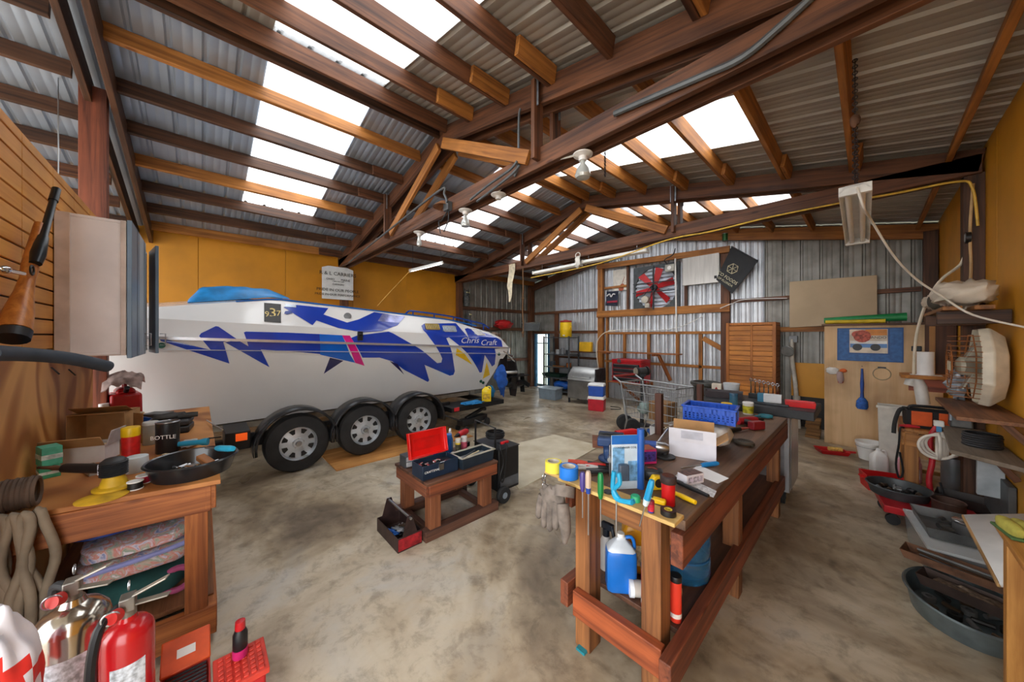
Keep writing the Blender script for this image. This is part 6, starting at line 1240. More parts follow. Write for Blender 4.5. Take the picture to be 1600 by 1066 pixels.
for z in (-.1, .12): m.bar((-.5, -.11, z), (.5, -.11, z), .03, .02)
m.bar((0, -.11, -.52), (0, -.11, .52), .03, .02); O('strut', m, DARKST, t); m = M().cyl((-.17, -.2, -.28), (-.17, -.05, -.28), .085, n=22); m.cbox((-.12, -.15, -.42), (.1, .08, .1)); O('motor', m, mt('bdb8a8', .45, .2), t); O('belt', M().tube([(-.05, -.13, .03), (-.24, -.16, -.22), (-.12, -.16, -.34), (.06, -.13, -.04), (-.05, -.13, .03)], .008, sm=1), BLACK, t)
t = T('outlet_box', 'grey electrical box with cables at the top right corner of the fan', 'outlet', (-3.087,7.8,3.195)); O('box', M().cbox((0,0,0), (.2, .08, .16)), mt('a9a79e', .5, .2), t, bev=.006); O('dial', M().cyl((0,-.04,0), (0,-.05,0), .045, n=18), WHITE, t); O('cord', M().tube([(-.05,-.03,.08), (-.1,-.05,.2), (.08,-.05,.28), (.12,-.02,.42)], .012), BLACK, t)
O('pipe', M().cyl((-2.965,7.775,3.389), (-2.938,7.775,1.736), .018, n=10), WHITE, label='thin white upright pipe in front of the right edge of the fan', cat='pipe')
m = M().tube([(-2.424,7.84,2.074), (-2.853,7.84,1.864), (-3.35,7.84,1.785), (-4.067,7.84,1.81), (-4.694,7.84,1.785)], .008); O('wire', m, WHITE, label='slack white wire under the fan frame beam', cat='wire'); O('wire', M().tube([(-2.089,7.8,2.216), (-1.873,7.84,2.309), (-1.661,7.86,2.371), (-1.028,7.9,2.347)], .008), WHITE, label='white wire running right from the red brown post', cat='wire')
t = T('picture', 'pale picture of a red guitar pinned left of the fan', 'picture', (-4.406,7.95,3.113)); O('sheet', M().box(-.2, .2, -.003, .003, -.28, .26), mt('e2ddd2', .7, 0, .08, 12), t); m = M().ball((.06, -.004, -.17), (.06, .004, .06)); m.ball((.03, -.004, -.24), (.075, .004, .06)); m.bar((.06, -.006, -.1), (.13, -.006, .06), .015, .006); O('guitar', m, mt('b55a3a', .6, 0, .2), t)
t = T('cloth_bag', 'navy cloth with white script and red stripe below the guitar picture', 'cloth', (-4.619,7.905,2.645)); 
def fn(u, v): return (-.17+.34*u+.03*v, -.02+.02*NZ.noise(V((u*4, v*4, 2))), -.19+.38*v-.03*u)
O('hanging_cord', M().tube([(0,.01,.17), (.02,.03,.3), (.04,.03,.40)], .006), WHITE, t)
O('cloth', M().sheet(fn, 10, 10, .008, (0, 1, 0)), mt('1f2638', .8, 0, .1), t); O('stripe', M().cbox((.03, -.04, -.1), (.3, .004, .05)), mt('a02a40', .8), t); O('white_print', M().tube([(-.12, -.045, .06), (-.04, -.045, .11), (0, -.045, .03), (.06, -.045, .1), (.12, -.045, .08)], .016), mt('d8d8d8', .7), t)
t = T('metal_sheet', 'brushed stainless panel mounted right of the fan', 'panel', (-2.456,7.82,3.117)); a = (-2.819,7.82,3.428); b = (-2.106,7.82,3.368); c = (-2.106,7.82,2.76); O('sheet', M().box(a[0], b[0], 7.80, 7.83, c[2], b[2]), mt('d3d0ca', .3, .6, .05, 3, stretch=(8, 1, .6)), t, w=1, bev=.004); O('badge', M().cbox((-2.17,7.797,2.872), (.05, .006, .06)), BLACK, t, w=1)
# black banner hung askew
A_, B_, C_, D_ = V((-1.881,7.782,3.436)), V((-1.45,7.782,3.071)), V((-1.87,7.782,2.497)), V((-2.154,7.782,2.815))
t = T('banner', 'black banner with cream lettering hung askew right of the stainless panel', 'banner', A_); ux = (B_-A_); uz = (D_-A_)
def fn(u, v): p = A_+ux*u*(1 if True else 1)+((C_-B_)*u+(D_-A_)*(1-u))*v; return (p.x, p.y+.012*NZ.noise(V((u*3, v*3, 1))), p.z)
O('cloth', M().sheet(fn, 12, 12, .008, (0, 1, 0)), mt('26282b', .7, 0, .1), t, w=1); O('hanging_rod', M().cyl(A_+V((0,-.01,.01)), B_+V((0,-.01,.01)), .014, n=8), mt('3a3a3c', .5), t, w=1)
CR = mt('d8d0ae', .7); mid = lambda u, v: V(fn(u, v))+V((0, -.02, 0)); ra = math.atan2((B_-A_).z, (B_-A_).x)
text('lettering', 'CO FOODS', .085, CR, t, mid(.44, .76), (pi/2, -ra, 0), .001, w=1); text('lettering', 'OF FLORIDA', .06, CR, t, mid(.44, .88), (pi/2, -ra, 0), .001, w=1)
m = M(); c_ = mid(.42, .48)
for k in range(6): a = k*pi/3+ra; m.bar(c_+V((.1*cos(a), 0, .1*sin(a))), c_+V((.1*cos(a+pi/3), 0, .1*sin(a+pi/3))), .008, .022, (0,1,0)) ; m.bar(c_, c_+V((.09*cos(a), 0, .09*sin(a))), .008, .018, (0,1,0))
O('emblem', m, CR, t, w=1)
a, b = (-0.991,7.9,2.626), (0.107,7.9,1.762); O('tan_board', M().prism([(a[0], 1.80), (.09, 1.86), (.09, 2.62), (a[0], 2.64)], .03, (0, 7.87, 0), 'y'), mt('c2ab8b', .7, 0, .05, 2), bev=.003, label='large tan board fixed high on the grey back wall', cat='board')

# ================================================================ right side: panel, shelf benches, clutter
PNL = wood('e2bf92', 'd2aa7a', 'z', .6, .35, False)
YP = 7.05
t = T('plywood_board', 'tall pale plywood panel with a blue calendar pinned to it', 'panel', (.1, YP, 0)); O('board', M().box(-.47, .66, YP, YP+.03, 0, 1.8), PNL, t, w=1, bev=.002); O('top_ledge', M().box(-.5, .66, YP-.03, YP+.3, 1.801, 1.83), wood('6e4a30', '452c1a', 'x'), t, w=1, bev=.003)
a, b = V((-0.328,7.04,1.766)), V((0.325,7.04,1.281)); cx, cz = (a.x+b.x)/2, (a.z+b.z)/2; W2, H2 = (b.x-a.x)/2, (a.z-b.z)/2
t = T('calendar', 'blue wall calendar with a picture of a blue and white car', 'calendar', (cx, YP-.002, cz)); O('sheet', M().box(-W2, W2, -.004, 0, -H2, H2), mt('1c4f8c', .5, 0, .06), t); O('photo', M().box(-W2*.6, W2*.56, -.006, -.0045, -H2*.5, H2*.92), mt('d8c8b4', .5, 0, .15, 6), t)
m = M().box(-W2*.58, W2*.54, -.008, -.0065, -H2*.18, H2*.05); O('car_picture', m, mt('3f78b8', .4), t); m = M().box(-W2*.58, W2*.54, -.008, -.0065, H2*.05, H2*.22); O('car_stripe', m, mt('e6e4de', .4), t); m = M().box(-W2*.1, W2*.54, -.008, -.0065, H2*.55, H2*.9); O('orange_sky', m, mt('d8862c', .5, 0, .1), t)
for x in (-W2*.35, W2*.2): O('car_wheel', M().cyl((x, -.0095, -H2*.16), (x, -.0066, -H2*.16), .05, n=20), BLACK, t)
m = M().ball((-W2*.2, -.008, H2*.5), (.09, .004, .09), 14, 8); m.ball((-W2*.35, -.008, H2*.62), (.06, .004, .05), 12, 8); O('flowers', m, mt('b85a4a', .6, 0, .3, 40), t)
text('lettering', 'BANDO', .05, INK, t, (W2*.25, -.0085, H2*.42), (pi/2, 0, 0), .0004)
m = M()
for i in range(5): m.box(-W2*.92+i*W2*.38, -W2*.62+i*W2*.38, -.0055, -.0042, -H2*.92, -H2*.62)
for k in range(4):
    for s in (-1, 1): m.box(s*W2*.80-W2*.14, s*W2*.80+W2*.14, -.0055, -.0042, -H2*.4+k*H2*.35, -H2*.16+k*H2*.35)
m.box(-W2*.96, W2*.96, -.0046, -.0041, -H2*.95, -H2*.57); m.box(-W2*.96, -W2*.62, -.0046, -.0041, -H2*.57, H2*.95); m.box(W2*.62, W2*.96, -.0046, -.0041, -H2*.57, H2*.95); O('month_grid', m, mt('3c6aa6', .6, 0, .12, 22), t)
t = T('glove_bag', 'white and orange gloves hung in a clear bag below the calendar', 'gloves', (-0.34,7,1.061)); m = sball(M(), (-.04,0,.06), (.07, .03, .05), .8, 18, 10, .02, 8, 2); O('gloves', m, mt('e4e0da', .7, 0, .1), t, ang=60); O('cuff', M().ball((.08, 0, .07), (.04, .03, .03), 12, 8), mt('d8662c', .6), t); O('bag', M().loft([((.04,0,.05), .035), ((.05,0,-.06), .04), ((.05,0,-.12), .02)], 12), mt('d8c4c4', .3, trans=.5), t); O('red_item', M().ball((.05, 0, -.1), (.03, .02, .025), 12, 8), RED, t)
t = T('dish_brush', 'long blue handled brush hanging on the plywood panel', 'brush', (-0.067,6.975,0.957)); m = M().loft([((0,0,.22), .012), ((0,0,.1), .016), ((0,0,.0), .022), ((0,0,-.12), .017), ((0,0,-.2), .022)], 10); O('handle', m, mt('1c4a9c', .4), t); O('brush_head', M().loft([((0,0,-.2), .03), ((0,0,-.25), .06), ((0,-.01,-.33), .065), ((0,-.01,-.36), .05)], 14), mt('2a5fb0', .7, 0, .2, 40), t); O('nail', M().cyl((0,.03,.25), (0,-.02,.26), .004, n=6), DARKST, t)
t = T('wire_ring', 'thin ring of wire hanging right of the blue brush', 'wire', (0.125,7.02,1.153)); O('ring', M().torus((0,0,-.04), .085, .005, 'y', 30, 6), mt('8f8468', .5, .4), t); O('clip', M().cbox((0,0,.05), (.08, .02, .02)), DARKST, t)
O('wall_socket', M().cbox((0,0,0), (.09, .02, .07)), BLACK, loc=(0.437,7.035,1.478), bev=.008, label='round black socket on the right part of the plywood panel', cat='socket')
t = T('rolled_mat', 'green rolled sheet lying on a yellow one on top of the plywood panel', 'roll', (-.02, YP+.1, 1.832)); O('green_roll', M().loft([((-.46, .0, .06), .04), ((.0, .02, .075), .05), ((.38, .03, .085), .058)], 18), mt('1d8a4c', .45, 0, .08), t)
O('yellow_roll', M().cyl((-.44, -.075, .03), (.18, -.075, .03), .028, n=14), mt('d6b81c', .5, 0, .1), loc=(-.02, YP+.1, 1.832), label='thin yellow roll in front of the green one on the panel top', cat='roll')
for i in range(6): O('wood_block', M().box(-.09, .09, -.06, .06, 0, .052), wood('8a6236', '563a1c', 'x', .8), loc=(-.62+.006*(i % 3), 7.25+.005*(i % 2), .0535*i), rot=(0, 0, .05*(i % 3-1)), bev=.006, label='rough wood block in the pile at the left foot of the plywood panel', cat='wood', group='rough blocks piled beside the plywood panel')
t = T('bucket', 'white bucket on the floor in front of the plywood panel', 'bucket', (.02, 6.55, 0)); O('pail', M().lathe([(.001, .004), (.115, 0), (.145, .2), (.152, .2), (.152, .23), (.145, .23), (.14, .205), (.112, .01), (.001, .01)], n=32, cap=False), WHITE, t); O('bail', M().torus((0,0,.17), .146, .004, 'z', 30, 6, pi, 2*pi), GREY, t)
t = T('dustpan', 'red dustpan with a yellow brush on the floor left of the white bucket', 'dustpan', (-.36, 6.5, 0), .45); O('pan', M().tray(.14, .1, 0, .05, .004, 1.15), mt('b31a1e', .4, 0, .1), t); O('grip', M().loft([((.14,0,.03), .02), ((.26,0,.035), .015)], 10), mt('b31a1e', .4), t); O('brush', M().cbox((.05,.02,.05), (.16, .05, .05)), mt('d8b45c', .8, 0, .2, 40), t, bev=.01)
# wooden stand with the tool bag
SW = ('b57a3c', '7d4c20')
t = T('wooden_stand', 'pine side table carrying the orange tool bag by the right wall', 'table', (.45, 5.3, 0)); O('top', M().box(.22, .64, 4.98, 5.75, .725, .75), wood(SW[0], SW[1], 'y'), t, w=1, bev=.003)
for x, y in ((.28, 5.03), (.28, 5.68), (.60, 5.68)): beam('leg', (x, y, 0), (x, y, .725), .09, .09, wood(SW[0], SW[1], 'x'), t, up=(0,1,0))
beam('apron', (.24, 5.0, .65), (.62, 5.0, .65), .04, .12, wood(SW[0], SW[1], 'x'), t); beam('apron', (.24, 5.0, .65), (.24, 5.73, .65), .04, .12, wood(SW[0], SW[1], 'x'), t)
t = T('tool_bag', 'open black and orange tool bag on the pine side table', 'tool bag', (.42, 5.22, .751), radians(6)); m = M().tray(.17, .11, 0, .17, .012, 1.05); O('body', m, mt('222122', .8, 0, .15), t, bev=.006); m = M().box(-.15, -.02, -.13, -.112, .03, .165); m.box(.02, .15, -.13, -.112, .03, .165); O('orange_pocket', m, mt('d8581c', .7, 0, .08), t, bev=.004); O('strap', M().tube([(-.16,.04,.16), (-.21,-.02,.15), (-.25,-.08,.04), (-.262,-.1,-.08)], .017), mt('2a2a2a', .9), t); O('handle', M().tube([(-.14, 0, .17), (-.12, 0, .2), (.12, 0, .2), (.14, 0, .17)], .014), BLACK, t)
O('cable_clamp', M().loft([((-.07,0,.015), .012), ((0,0,.018), .018), ((.07,0,.012), .01)], 10), mt('c8323c', .4), loc=(.27, 5.06, .751), rot=(0,0,.4), label='red cable clamp lying at the front corner of the pine side table', cat='clamp')
m = M().tube([(.46, 5.02, .83), (.42, 4.95, .8), (.385, 4.94, .68), (.40, 4.94, .5), (.38, 4.93, .3), (.41, 4.93, .12), (.45, 4.93, .045)], .02, 10); O('jumper_cable', m, mt('b8202c', .45, 0, .08), label='thick red cable hanging down the front of the pine side table', cat='cable')
m = M().tube([(.44, 4.9, .32), (.455, 4.88, .22), (.42, 4.87, .12), (.38, 4.87, .03)], .008); O('cable', m, BLACK, label='thin black cable hanging beside the thick red one', cat='cable')
m = M().tube([(.232, 4.99, .757), (.207, 4.97, .75), (.2, 4.965, .6), (.18, 4.96, .4), (.2, 4.96, .27), (.225, 4.96, .34), (.205, 4.96, .52)], .008); O('cord', m, BLACK, label='looped black cord hanging at the left end of the pine side table', cat='cord')
# shelf bracket with paper towels, funnel tube
t = T('wall_shelf', 'small round ended wooden shelf holding the paper towels', 'shelf', (.45, 5.8, 1.2)); m = M().prism([(.24, 5.62), (.3, 5.57), (.66, 5.62), (.66, 6.0), (.3, 6.0), (.24, 5.95)], .035, (0, 0, 1.19)); O('board', m, wood(HON[0], HON[1], 'x'), t, w=1, bev=.003); O('bracket', M().box(.3, .66, 5.7, 5.76, 1.05, 1.189), wood('9a4a2a', '602816', 'x'), t, w=1)
t = T('paper_towel', 'white roll of paper towels standing on the small shelf', 'paper towel', (.42, 5.75, 1.226)); O('roll', M().lathe([(.02, 0), (.062, 0), (.062, .25), (.02, .25), (.02, 0)], n=30, cap=False), mt('efeeec', .9, 0, .02), t); O('loose_sheet', M().box(-.11, .11, -.085, .06, 0, .002), mt('efeeec', .9, 0, .02), t)
t = T('funnel_pipe', 'white plastic elbow pipe hanging under the small shelf', 'pipe', (0.345,5.7,1.126)); m = M().loft([((0.3,5.7,1.107), .04), ((0.318,5.7,1.179), .045), ((0.354,5.7,1.182), .045), ((0.38,5.7,1.102), .05), ((0.402,5.7,0.911), .05)], 18); O('pipe', m, mt('dedbd4', .4, 0, .05), t, w=1)
t = T('bin', 'narrow white bin behind the pine side table', 'bin', (.22, 6.15, 0)); O('bin', M().tray(.13, .12, 0, .8, .006, 1.12), mt('d4cfc4', .5, 0, .06), t); O('rim', M().box(-.16, .16, -.15, -.135, .78, .81), mt('d4cfc4', .5), t)
# jugs under and beside the table
t = jug('bleach_jug', .08, 5.93, 0, .14, .11, .3, WHITE, WHITE, 'white jug on the floor left of the pink jug', 'jug', rz=.4); t2 = jug('coolant_jug', .31, 5.9, 0, .17, .14, .31, mt('e8a8b8', .3, 0, .1, trans=.3), WHITE, 'pink fluid jug with white label under the pine side table', 'jug', rz=.3, lab=mt('ece6e8', .5, 0, .1)) 
t = T('drip_tray', 'bright red plastic tray at the back of the pan on the dolly', 'tray', (.10, 5.35, 0), .3); O('tray', M().tray(.14, .1, 0, .16, .005, 1.1), mt('c81a1c', .4, 0, .08), t); O('spout', M().box(-.18, -.15, -.03, .03, .11, .125), mt('c81a1c', .4), t)
can('metal_tube', 'short grey galvanised pipe standing under the counter', 'pipe', (.56, 5.38, 0), .075, .46, mt('8a8c90', .4, .6, .1, 4), None, taper=1.0)
O('wooden_batten', M().box(-.15, .2, -.02, .02, 0, .04), wood('c9a56c', '94703c', 'x'), loc=(.42, 6.35, .0), bev=.002, label='pale batten on the floor behind the pine side table', cat='batten')
# red dolly with pans
t = T('dolly', 'low red steel dolly on casters with oil pans on it', 'dolly', (.36, 4.62, 0), .12); RD = mt('b3141e', .4, .1, .1)
m = M().box(-.30, .26, -.22, .22, .11, .17); O('deck', m, RD, t, bev=.006)
for x in (-.24, .2):
    for y in (-.17, .17): m = M().cyl((x, y-.016, .045), (x, y+.016, .045), .045, n=20); m.box(x-.02, x+.02, y-.024, y+.024, .06, .11); O('caster', m, RUBBER, t)
pan('oil_pan', 'round dark grey pan full of oily parts on the left end of the dolly', (.185, 4.74, .171), .18, .085, mt('4a4e50', .45, .3, .15), 1, 1, flare=1.12)
rr = random.Random(21)
for i in range(12):
    a = i*pi/2 if i < 4 else i*pi/4; d = .05 if i < 4 else .125; m = M().cyl((-.025,0,.0), (.03,0,.0), .014+.006*(i % 2), n=10); m.torus((.015,0,.0), .016, .008, 'x', 12, 6)
    O('machine_part', m, mt(('3a3a3c', '8c8e90', '5a4a3e')[i % 3], .35, .7), loc=(.185+d*cos(a), 4.74+d*sin(a), .205), rot=(0, 0, a+1.57), label='oily machine part in the round pan on the dolly', cat='machine part', group='parts in the round pan on the dolly')
pan('pan', 'round brown rusty pan in the middle of the dolly', (.455, 4.58, .171), .09, .095, mt('5a4238', .6, .3, .2), 1, 1, flare=1.02)
t = T('baking_pan', 'dark rectangular pan at the right end of the dolly', 'pan', (.565, 4.87, .171), 1.4); O('pan', M().tray(.1, .14, 0, .08, .004, 1.1), mt('3a3432', .5, .4, .2), t); O('handle', M().tube([(-.05, -.155, .07), (-.03, -.18, .075), (.03, -.18, .075), (.05, -.155, .07)], .005), DARKST, t)
# near right corner: clear bin, pans, white board, pine desk
t = T('clear_bin', 'clear plastic bin on the floor holding pans, by the red dolly', 'storage box', (.46, 3.92, 0), .12); O('bin', M().tray(.21, .3, 0, .22, .005, 1.08), mt('cfd3d4', .2, 0, .03, trans=.65), t); O('rim', M().tray(.232, .33, .215, .232, .012), mt('d4d8d8', .3, 0, .03, trans=.3), t)
t = T('roasting_pan', 'grey rectangular roasting pan inside the clear bin', 'pan', (.455, 3.97, .235), .12); O('pan', M().tray(.19, .20, 0, .07, .004, 1.1), mt('6a6c6c', .4, .6, .15), t)
for i in range(5): O('machine_part', M().cyl((-.03,0,0), (.03,0,0), .018, n=10), mt('5a5a58', .4, .6), loc=(.37+.012*(i % 2), 3.84+.06*i, .262), rot=(0, 0, .3*i), label='dark metal part in the roasting pan', cat='machine part', group='parts in the roasting pan')
can('pot', 'steel pot with lid in the clear bin', 'pot', (.48, 3.97, .246), .07, .09, mt('a8a8a8', .3, .8, .06), mt('c9c9ca', .2, .9), .2)
t = T('tool_tray', 'long rusty tray of tools lying on the rim of the galvanised pan', 'tray', (.37, 3.44, .178), 1.35); O('tray', M().tray(.07, .2, 0, .05, .003, 1.1), RUST, t)
for i in range(5): m = M().bar((-.03, -.15, .0), (.02+.01*i, .15, .0), .012, .008); O('hand_tool', m, mt(('5a5048', '8a8c8c', '6b4a35')[i % 3], .4, .5), loc=(.37, 3.44, .187+.010*i), rot=(0, 0, 1.25+.08*i), label='long rusty hand tool in the rusty tray', cat='tool', group='tools in the rusty tray')
pan('wash_pan', 'large oval galvanised pan of parts in the near right corner', (.385, 3.24, 0), .245, .12, mt('6f7a7c', .4, .6, .12), .85, 1.1, .1, 1.1)
rr = random.Random(4)
for i in range(14):
    a = i*2*pi/5 if i < 5 else i*2*pi/9; d = .07 if i < 5 else .175; m = M().lathe([(.014, 0), (.03, 0), (.03, .03), (.014, .03)], n=14, cap=False) if i % 2 else M().cyl((-.04,0,.012), (.04,0,.012), .013, n=8)
    O('machine_part', m, mt(('4c4a48', '9a9a98', '6e5a48')[i % 3], .35, .7), loc=(.385+.8*d*cos(a), 3.24+d*sin(a), .009), rot=(0, 0, a), label='loose engine part in the oval galvanised pan', cat='machine part', group='parts in the oval galvanised pan')
t = T('loaf_tin', 'dark loaf tin of bolts across the oval galvanised pan', 'tin', (.40, 3.28, .105), 1.25); O('tin', M().tray(.06, .17, 0, .06, .003, 1.12), mt('3e302a', .5, .4, .2), t); O('bolts', sball(M(), (0,0,.03), (.05, .14, .018), .7, 20, 8, .02, 20, 3), mt('6d5c4c', .5, .5, .3, 60), t)
O('white_board', M().box(-.012, .012, -.40, .40, 0, .36), mt('dcdad6', .5, 0, .05, 4), loc=(.60, 3.12, .27), rot=(0, -.75, .05), bev=.003, label='white laminate board leaning over the galvanised pan', cat='board') if False else None
t = T('shelf_board', 'white faced shelf board sloping beside the pine desk', 'board', (.55, 3.1, .45)); m = M().add([(.42, 2.74, .48), (.66, 2.74, .58), (.66, 3.62, .58), (.42, 3.62, .48)], [(0,1,2,3)]); O('white_face', m, mt('dddbd6', .5, 0, .06, 5), t, w=1, solid=.018); beam('edge', (.417, 2.74, .478), (.417, 3.62, .478), .012, .022, wood('c9a06a', '96703c', 'x'), t)
for y, x in ((2.8, .6), (3.55, .6)): beam('support', (x, y, 0), (x, y, .54), .05, .05, wood('c9a06a', '96703c', 'x'), t, up=(0,1,0))
t = T('desk', 'pine desk with a light front leg in the near right corner', 'desk', (.55, 2.5, 0)); DK = wood('cf944c', 'a4682c', 'y', .5, .8, False); DKZ = wood('cf944c', 'a4682c', 'z', .5, .8, False); O('top', M().box(.40, .68, 2.1, 2.72, .755, .78), DK, t, w=1, bev=.003); O('leg', M().box(.42, .5, 2.63, 2.69, 0, .755), DKZ, t, w=1, bev=.004); O('leg', M().box(.42, .5, 2.13, 2.19, 0, .755), DKZ, t, w=1, bev=.004); O('apron', M().box(.5, .66, 2.64, 2.68, .64, .755), DK, t, w=1)
t = T('knee_pad', 'ribbed yellow green pad lying on the pine desk', 'pad', (.52, 2.62, .781), .2); m = M()
for i in range(6): sball(m, (-.1+.04*i, 0, .03), (.021, .075, .028), .6, 14, 8)
O('ribs', m, mt('b0a84a', .9, 0, .15, 20), t); O('base', M().box(-.125, .125, -.08, .08, 0, .012), mt('4c6a3a', .9), t, bev=.004)
O('yellow_box', M().box(-.05, .05, -.06, .06, 0, .07), mt('d8a41c', .6, 0, .1), loc=(.60, 3.02, .568), rot=(0, -.40, .0), bev=.004, label='yellow box on the white faced board behind the desk', cat='box')
O('orange_board', sball(M(), (0,0,.22), (.012, .17, .22), .3, 20, 12), mt('d8942c', .5, 0, .06), loc=(.64, 2.95, .60), rot=(0, 0, .0), label='upright orange board with rounded corners behind the pine desk', cat='board', ang=30)
# counters along the right wall
CT = wood('8d8070', '6a5c4c', 'y', .7, .5, False)
t = T('wall_counter', 'worn grey wooden counter along the right wall beyond the desk', 'counter', (.5, 4.3, 0)); O('top', M().prism([(.40, 3.95), (.69, 3.7), (.69, 4.98), (.46, 4.98)], .03, (0, 0, .80)), CT, t, w=1, bev=.003)
for y in (4.05, 4.92): beam('brace', (.60, y, .79), (.69, y, .66), .03, .04, wood(OLD[0], OLD[1], 'x'), t)
O('side_panel', M().box(.56, .68, 4.3, 4.34, .45, .8), mt('a9b0b4', .6, 0, .1), t, w=1)
O('grey_cabinet', M().box(.60, .69, 4.12, 4.8, 0, .40), mt('4a4c4e', .5, .2, .1), bev=.006, label='dark grey steel cabinet under the worn counter', cat='cabinet') if False else None
t = T('steel_cabinet', 'dark grey steel cabinet under the worn counter', 'cabinet', (.58, 4.5, 0)); O('case', M().box(.66, .695, 4.1, 4.8, .24, .60), mt('55585a', .5, .3, .1), t, w=1, bev=.004)
m = M()
for i in range(6): m.torus((.57, 4.22, .842+.016*i), .085-.003*(i % 2), .009, 'z', 28, 6)
O('cable_coil', m, mt('2c2c2e', .6, 0, .1), label='black coil of hose on the worn counter', cat='cable')
m = M()
for i in range(6):
    a = .06*i; m.torus((.40+.012*i, 4.64+.03*i, .69), .10+.008*(i % 2), .011, 'x' if i % 2 else 'y', 28, 7)
O('cord_coil', m, mt('d8cfc2', .6, 0, .06), label='hank of thick white cord hanging over the counter edge', cat='cord')
t = T('socket_adapter', 'clear power adapter hanging above the white cord hank', 'adapter', (.43, 4.86, .86)); O('body', M().cbox((0,0,.0), (.06, .05, .05)), mt('d8d4cc', .4), t, bev=.006); O('plug', M().cbox((0,-.0,-.05), (.03, .03, .05)), mt('3f8cc0', .4), t)
# bottle jack, fan heater, bags on the upper shelf
t = T('bottle_jack', 'old grey drill motor standing on the counter corner', 'motor', (.56, 4.98, .832)); O('body', M().cbox((0,0,.11), (.13, .12, .22), tap=.85), mt('6a6a68', .5, .4, .2), t, bev=.012); O('column', M().loft([((0,0,.22), .04), ((0,0,.28), .035), ((.0,0,.31), .045), ((0,0,.34), .03)], 16), mt('3c3c3c', .5, .4), t); O('knob', M().ball((0,0,.365), .03, 14, 10), BLACK, t); O('plate', M().cbox((-.06, -.045, .1), (.012, .05, .08)), GALV, t)
t = T('fan_heater', 'large cream fan with wire grille standing on the high shelf at right', 'fan', (.57, 4.3, 1.42), 0); hp_ = [(.26*cos(a*pi/4+pi/8), .30*sin(a*pi/4+pi/8)) for a in range(8)]
def octo(x, k): return [(x, p[0]*k, p[1]*k) for p in hp_]
m = M(); vs = octo(-.02, 1)+octo(.03, 1.04)+octo(.1, .8); m.add(vs, [(i, (i+1)%8, 8+(i+1)%8, 8+i) for i in range(8)]+[(8+i, 8+(i+1)%8, 16+(i+1)%8, 16+i) for i in range(8)]+[tuple(16+i for i in range(8))]); O('shell', m, mt('d8d0bc', .5, 0, .08), t, bev=.008)
m = M()
for i in range(-6, 7):
    z = i*.038; h = .25 if abs(z) < .13 else .25-.8*(abs(z)-.13); m.tube([(-.02, -h, z), (-.14, -h*.5, z), (-.14, h*.5, z), (-.02, h, z)], .003, 5, 1)
for k in (.35, .6, .85): m.tube([(-.14+.1*(k > .8), p[1], p[2]) for p in octo(0, k)]+[(-.14+.1*(k > .8),)+octo(0, k)[0][1:]], .004, 5, 1)
O('grille', m, mt('b07040', .4, .5, .15), t); O('motor', M().loft([((-.0,0,0), .08), ((-.09,0,0), .07), ((-.11,0,0), .04)], 18), mt('b8b09c', .5), t); m = M()
for a in range(4): m.cbox((-.05, .1*cos(a*pi/2), .1*sin(a*pi/2)), (.01, .16 if a % 2 == 0 else .09, .09 if a % 2 == 0 else .16), (0, .4 if a % 2 else 0, .4 if a % 2 == 0 else 0))
O('fan_blade', m, mt('8f8a7c', .4, .3), t); O('badge', M().cbox((-.145, -.05, 0), (.006, .13, .07)), mt('cfc7a8', .4), t, bev=.004)
t = T('wall_shelf', 'rough high shelf on the right wall under the cream fan', 'shelf', (.55, 4.4, 1.1)); O('board', M().box(.40, .69, 3.7, 4.75, 1.085, 1.11), wood('8a5c3c', '5a3822', 'y'), t, w=1, bev=.002)
for y in (3.85, 4.6): beam('brace', (.60, y, 1.08), (.69, y, .96), .03, .04, wood('8a5c3c', '5a3822', 'x'), t)
t = T('wall_shelf', 'upper timber rack on the right wall under the cream bags', 'shelf', (.5, 4.8, 1.9)); 
for y in (4.2, 4.95): beam('arm', (.36, y, 1.79), (.69, y, 1.79), .05, .1, wood(OLD2[0], OLD2[1], 'x'), t)
for x in (.42, .56): beam('slat', (x, 4.05, 1.855), (x, 5.25, 1.855), .09, .03, wood('a9733c', '6e4420', 'x'), t)
CB_ = mt('cfc2ae', .8, 0, .12, 7)
O('bag', sball(M(), (.50, 5.02, 1.97), (.15, .2, .08), .8, 26, 14, .05, 5, 2), CB_, label='crumpled cream bag at the far end of the upper rack', cat='bag', ang=60); O('bag', sball(M(), (.50, 4.34, 1.98), (.15, .21, .09), .75, 26, 14, .05, 4.5, 7), mt('d8cdbb', .7, 0, .1, 6), label='larger cream bag at the near end of the upper rack', cat='bag', ang=60)
O('bag', sball(M(), (.42, 4.68, 1.95), (.07, .06, .07), .8, 18, 12, .015, 6, 4), mt('4a463c', .7, 0, .25, 15), label='small dark patterned bag between the two cream bags', cat='bag', ang=60)
t = T('wall_cabinet', 'dark wooden cupboard at the right end of the plywood panel', 'cupboard', (.6, 6.6, 1.2)); O('case', M().box(.50, .69, 6.35, 6.95, 1.15, 1.80), wood('5e3a26', '3a2014', 'z'), t, w=1, bev=.003); O('face_strip', M().box(.49, .535, 6.33, 6.349, 1.15, 1.80), wood('b5844c', '8a5c2c', 'z'), t, w=1)
O('silver_bag', sball(M(), (0,0,0), (.05, .13, .13), .8, 20, 12, .05, 4, 5), mt('aab4bc', .25, .3, .1), loc=(.52, 4.72, 1.24), label='silvery grey plastic bag hanging left of the cream fan', cat='bag', ang=60)

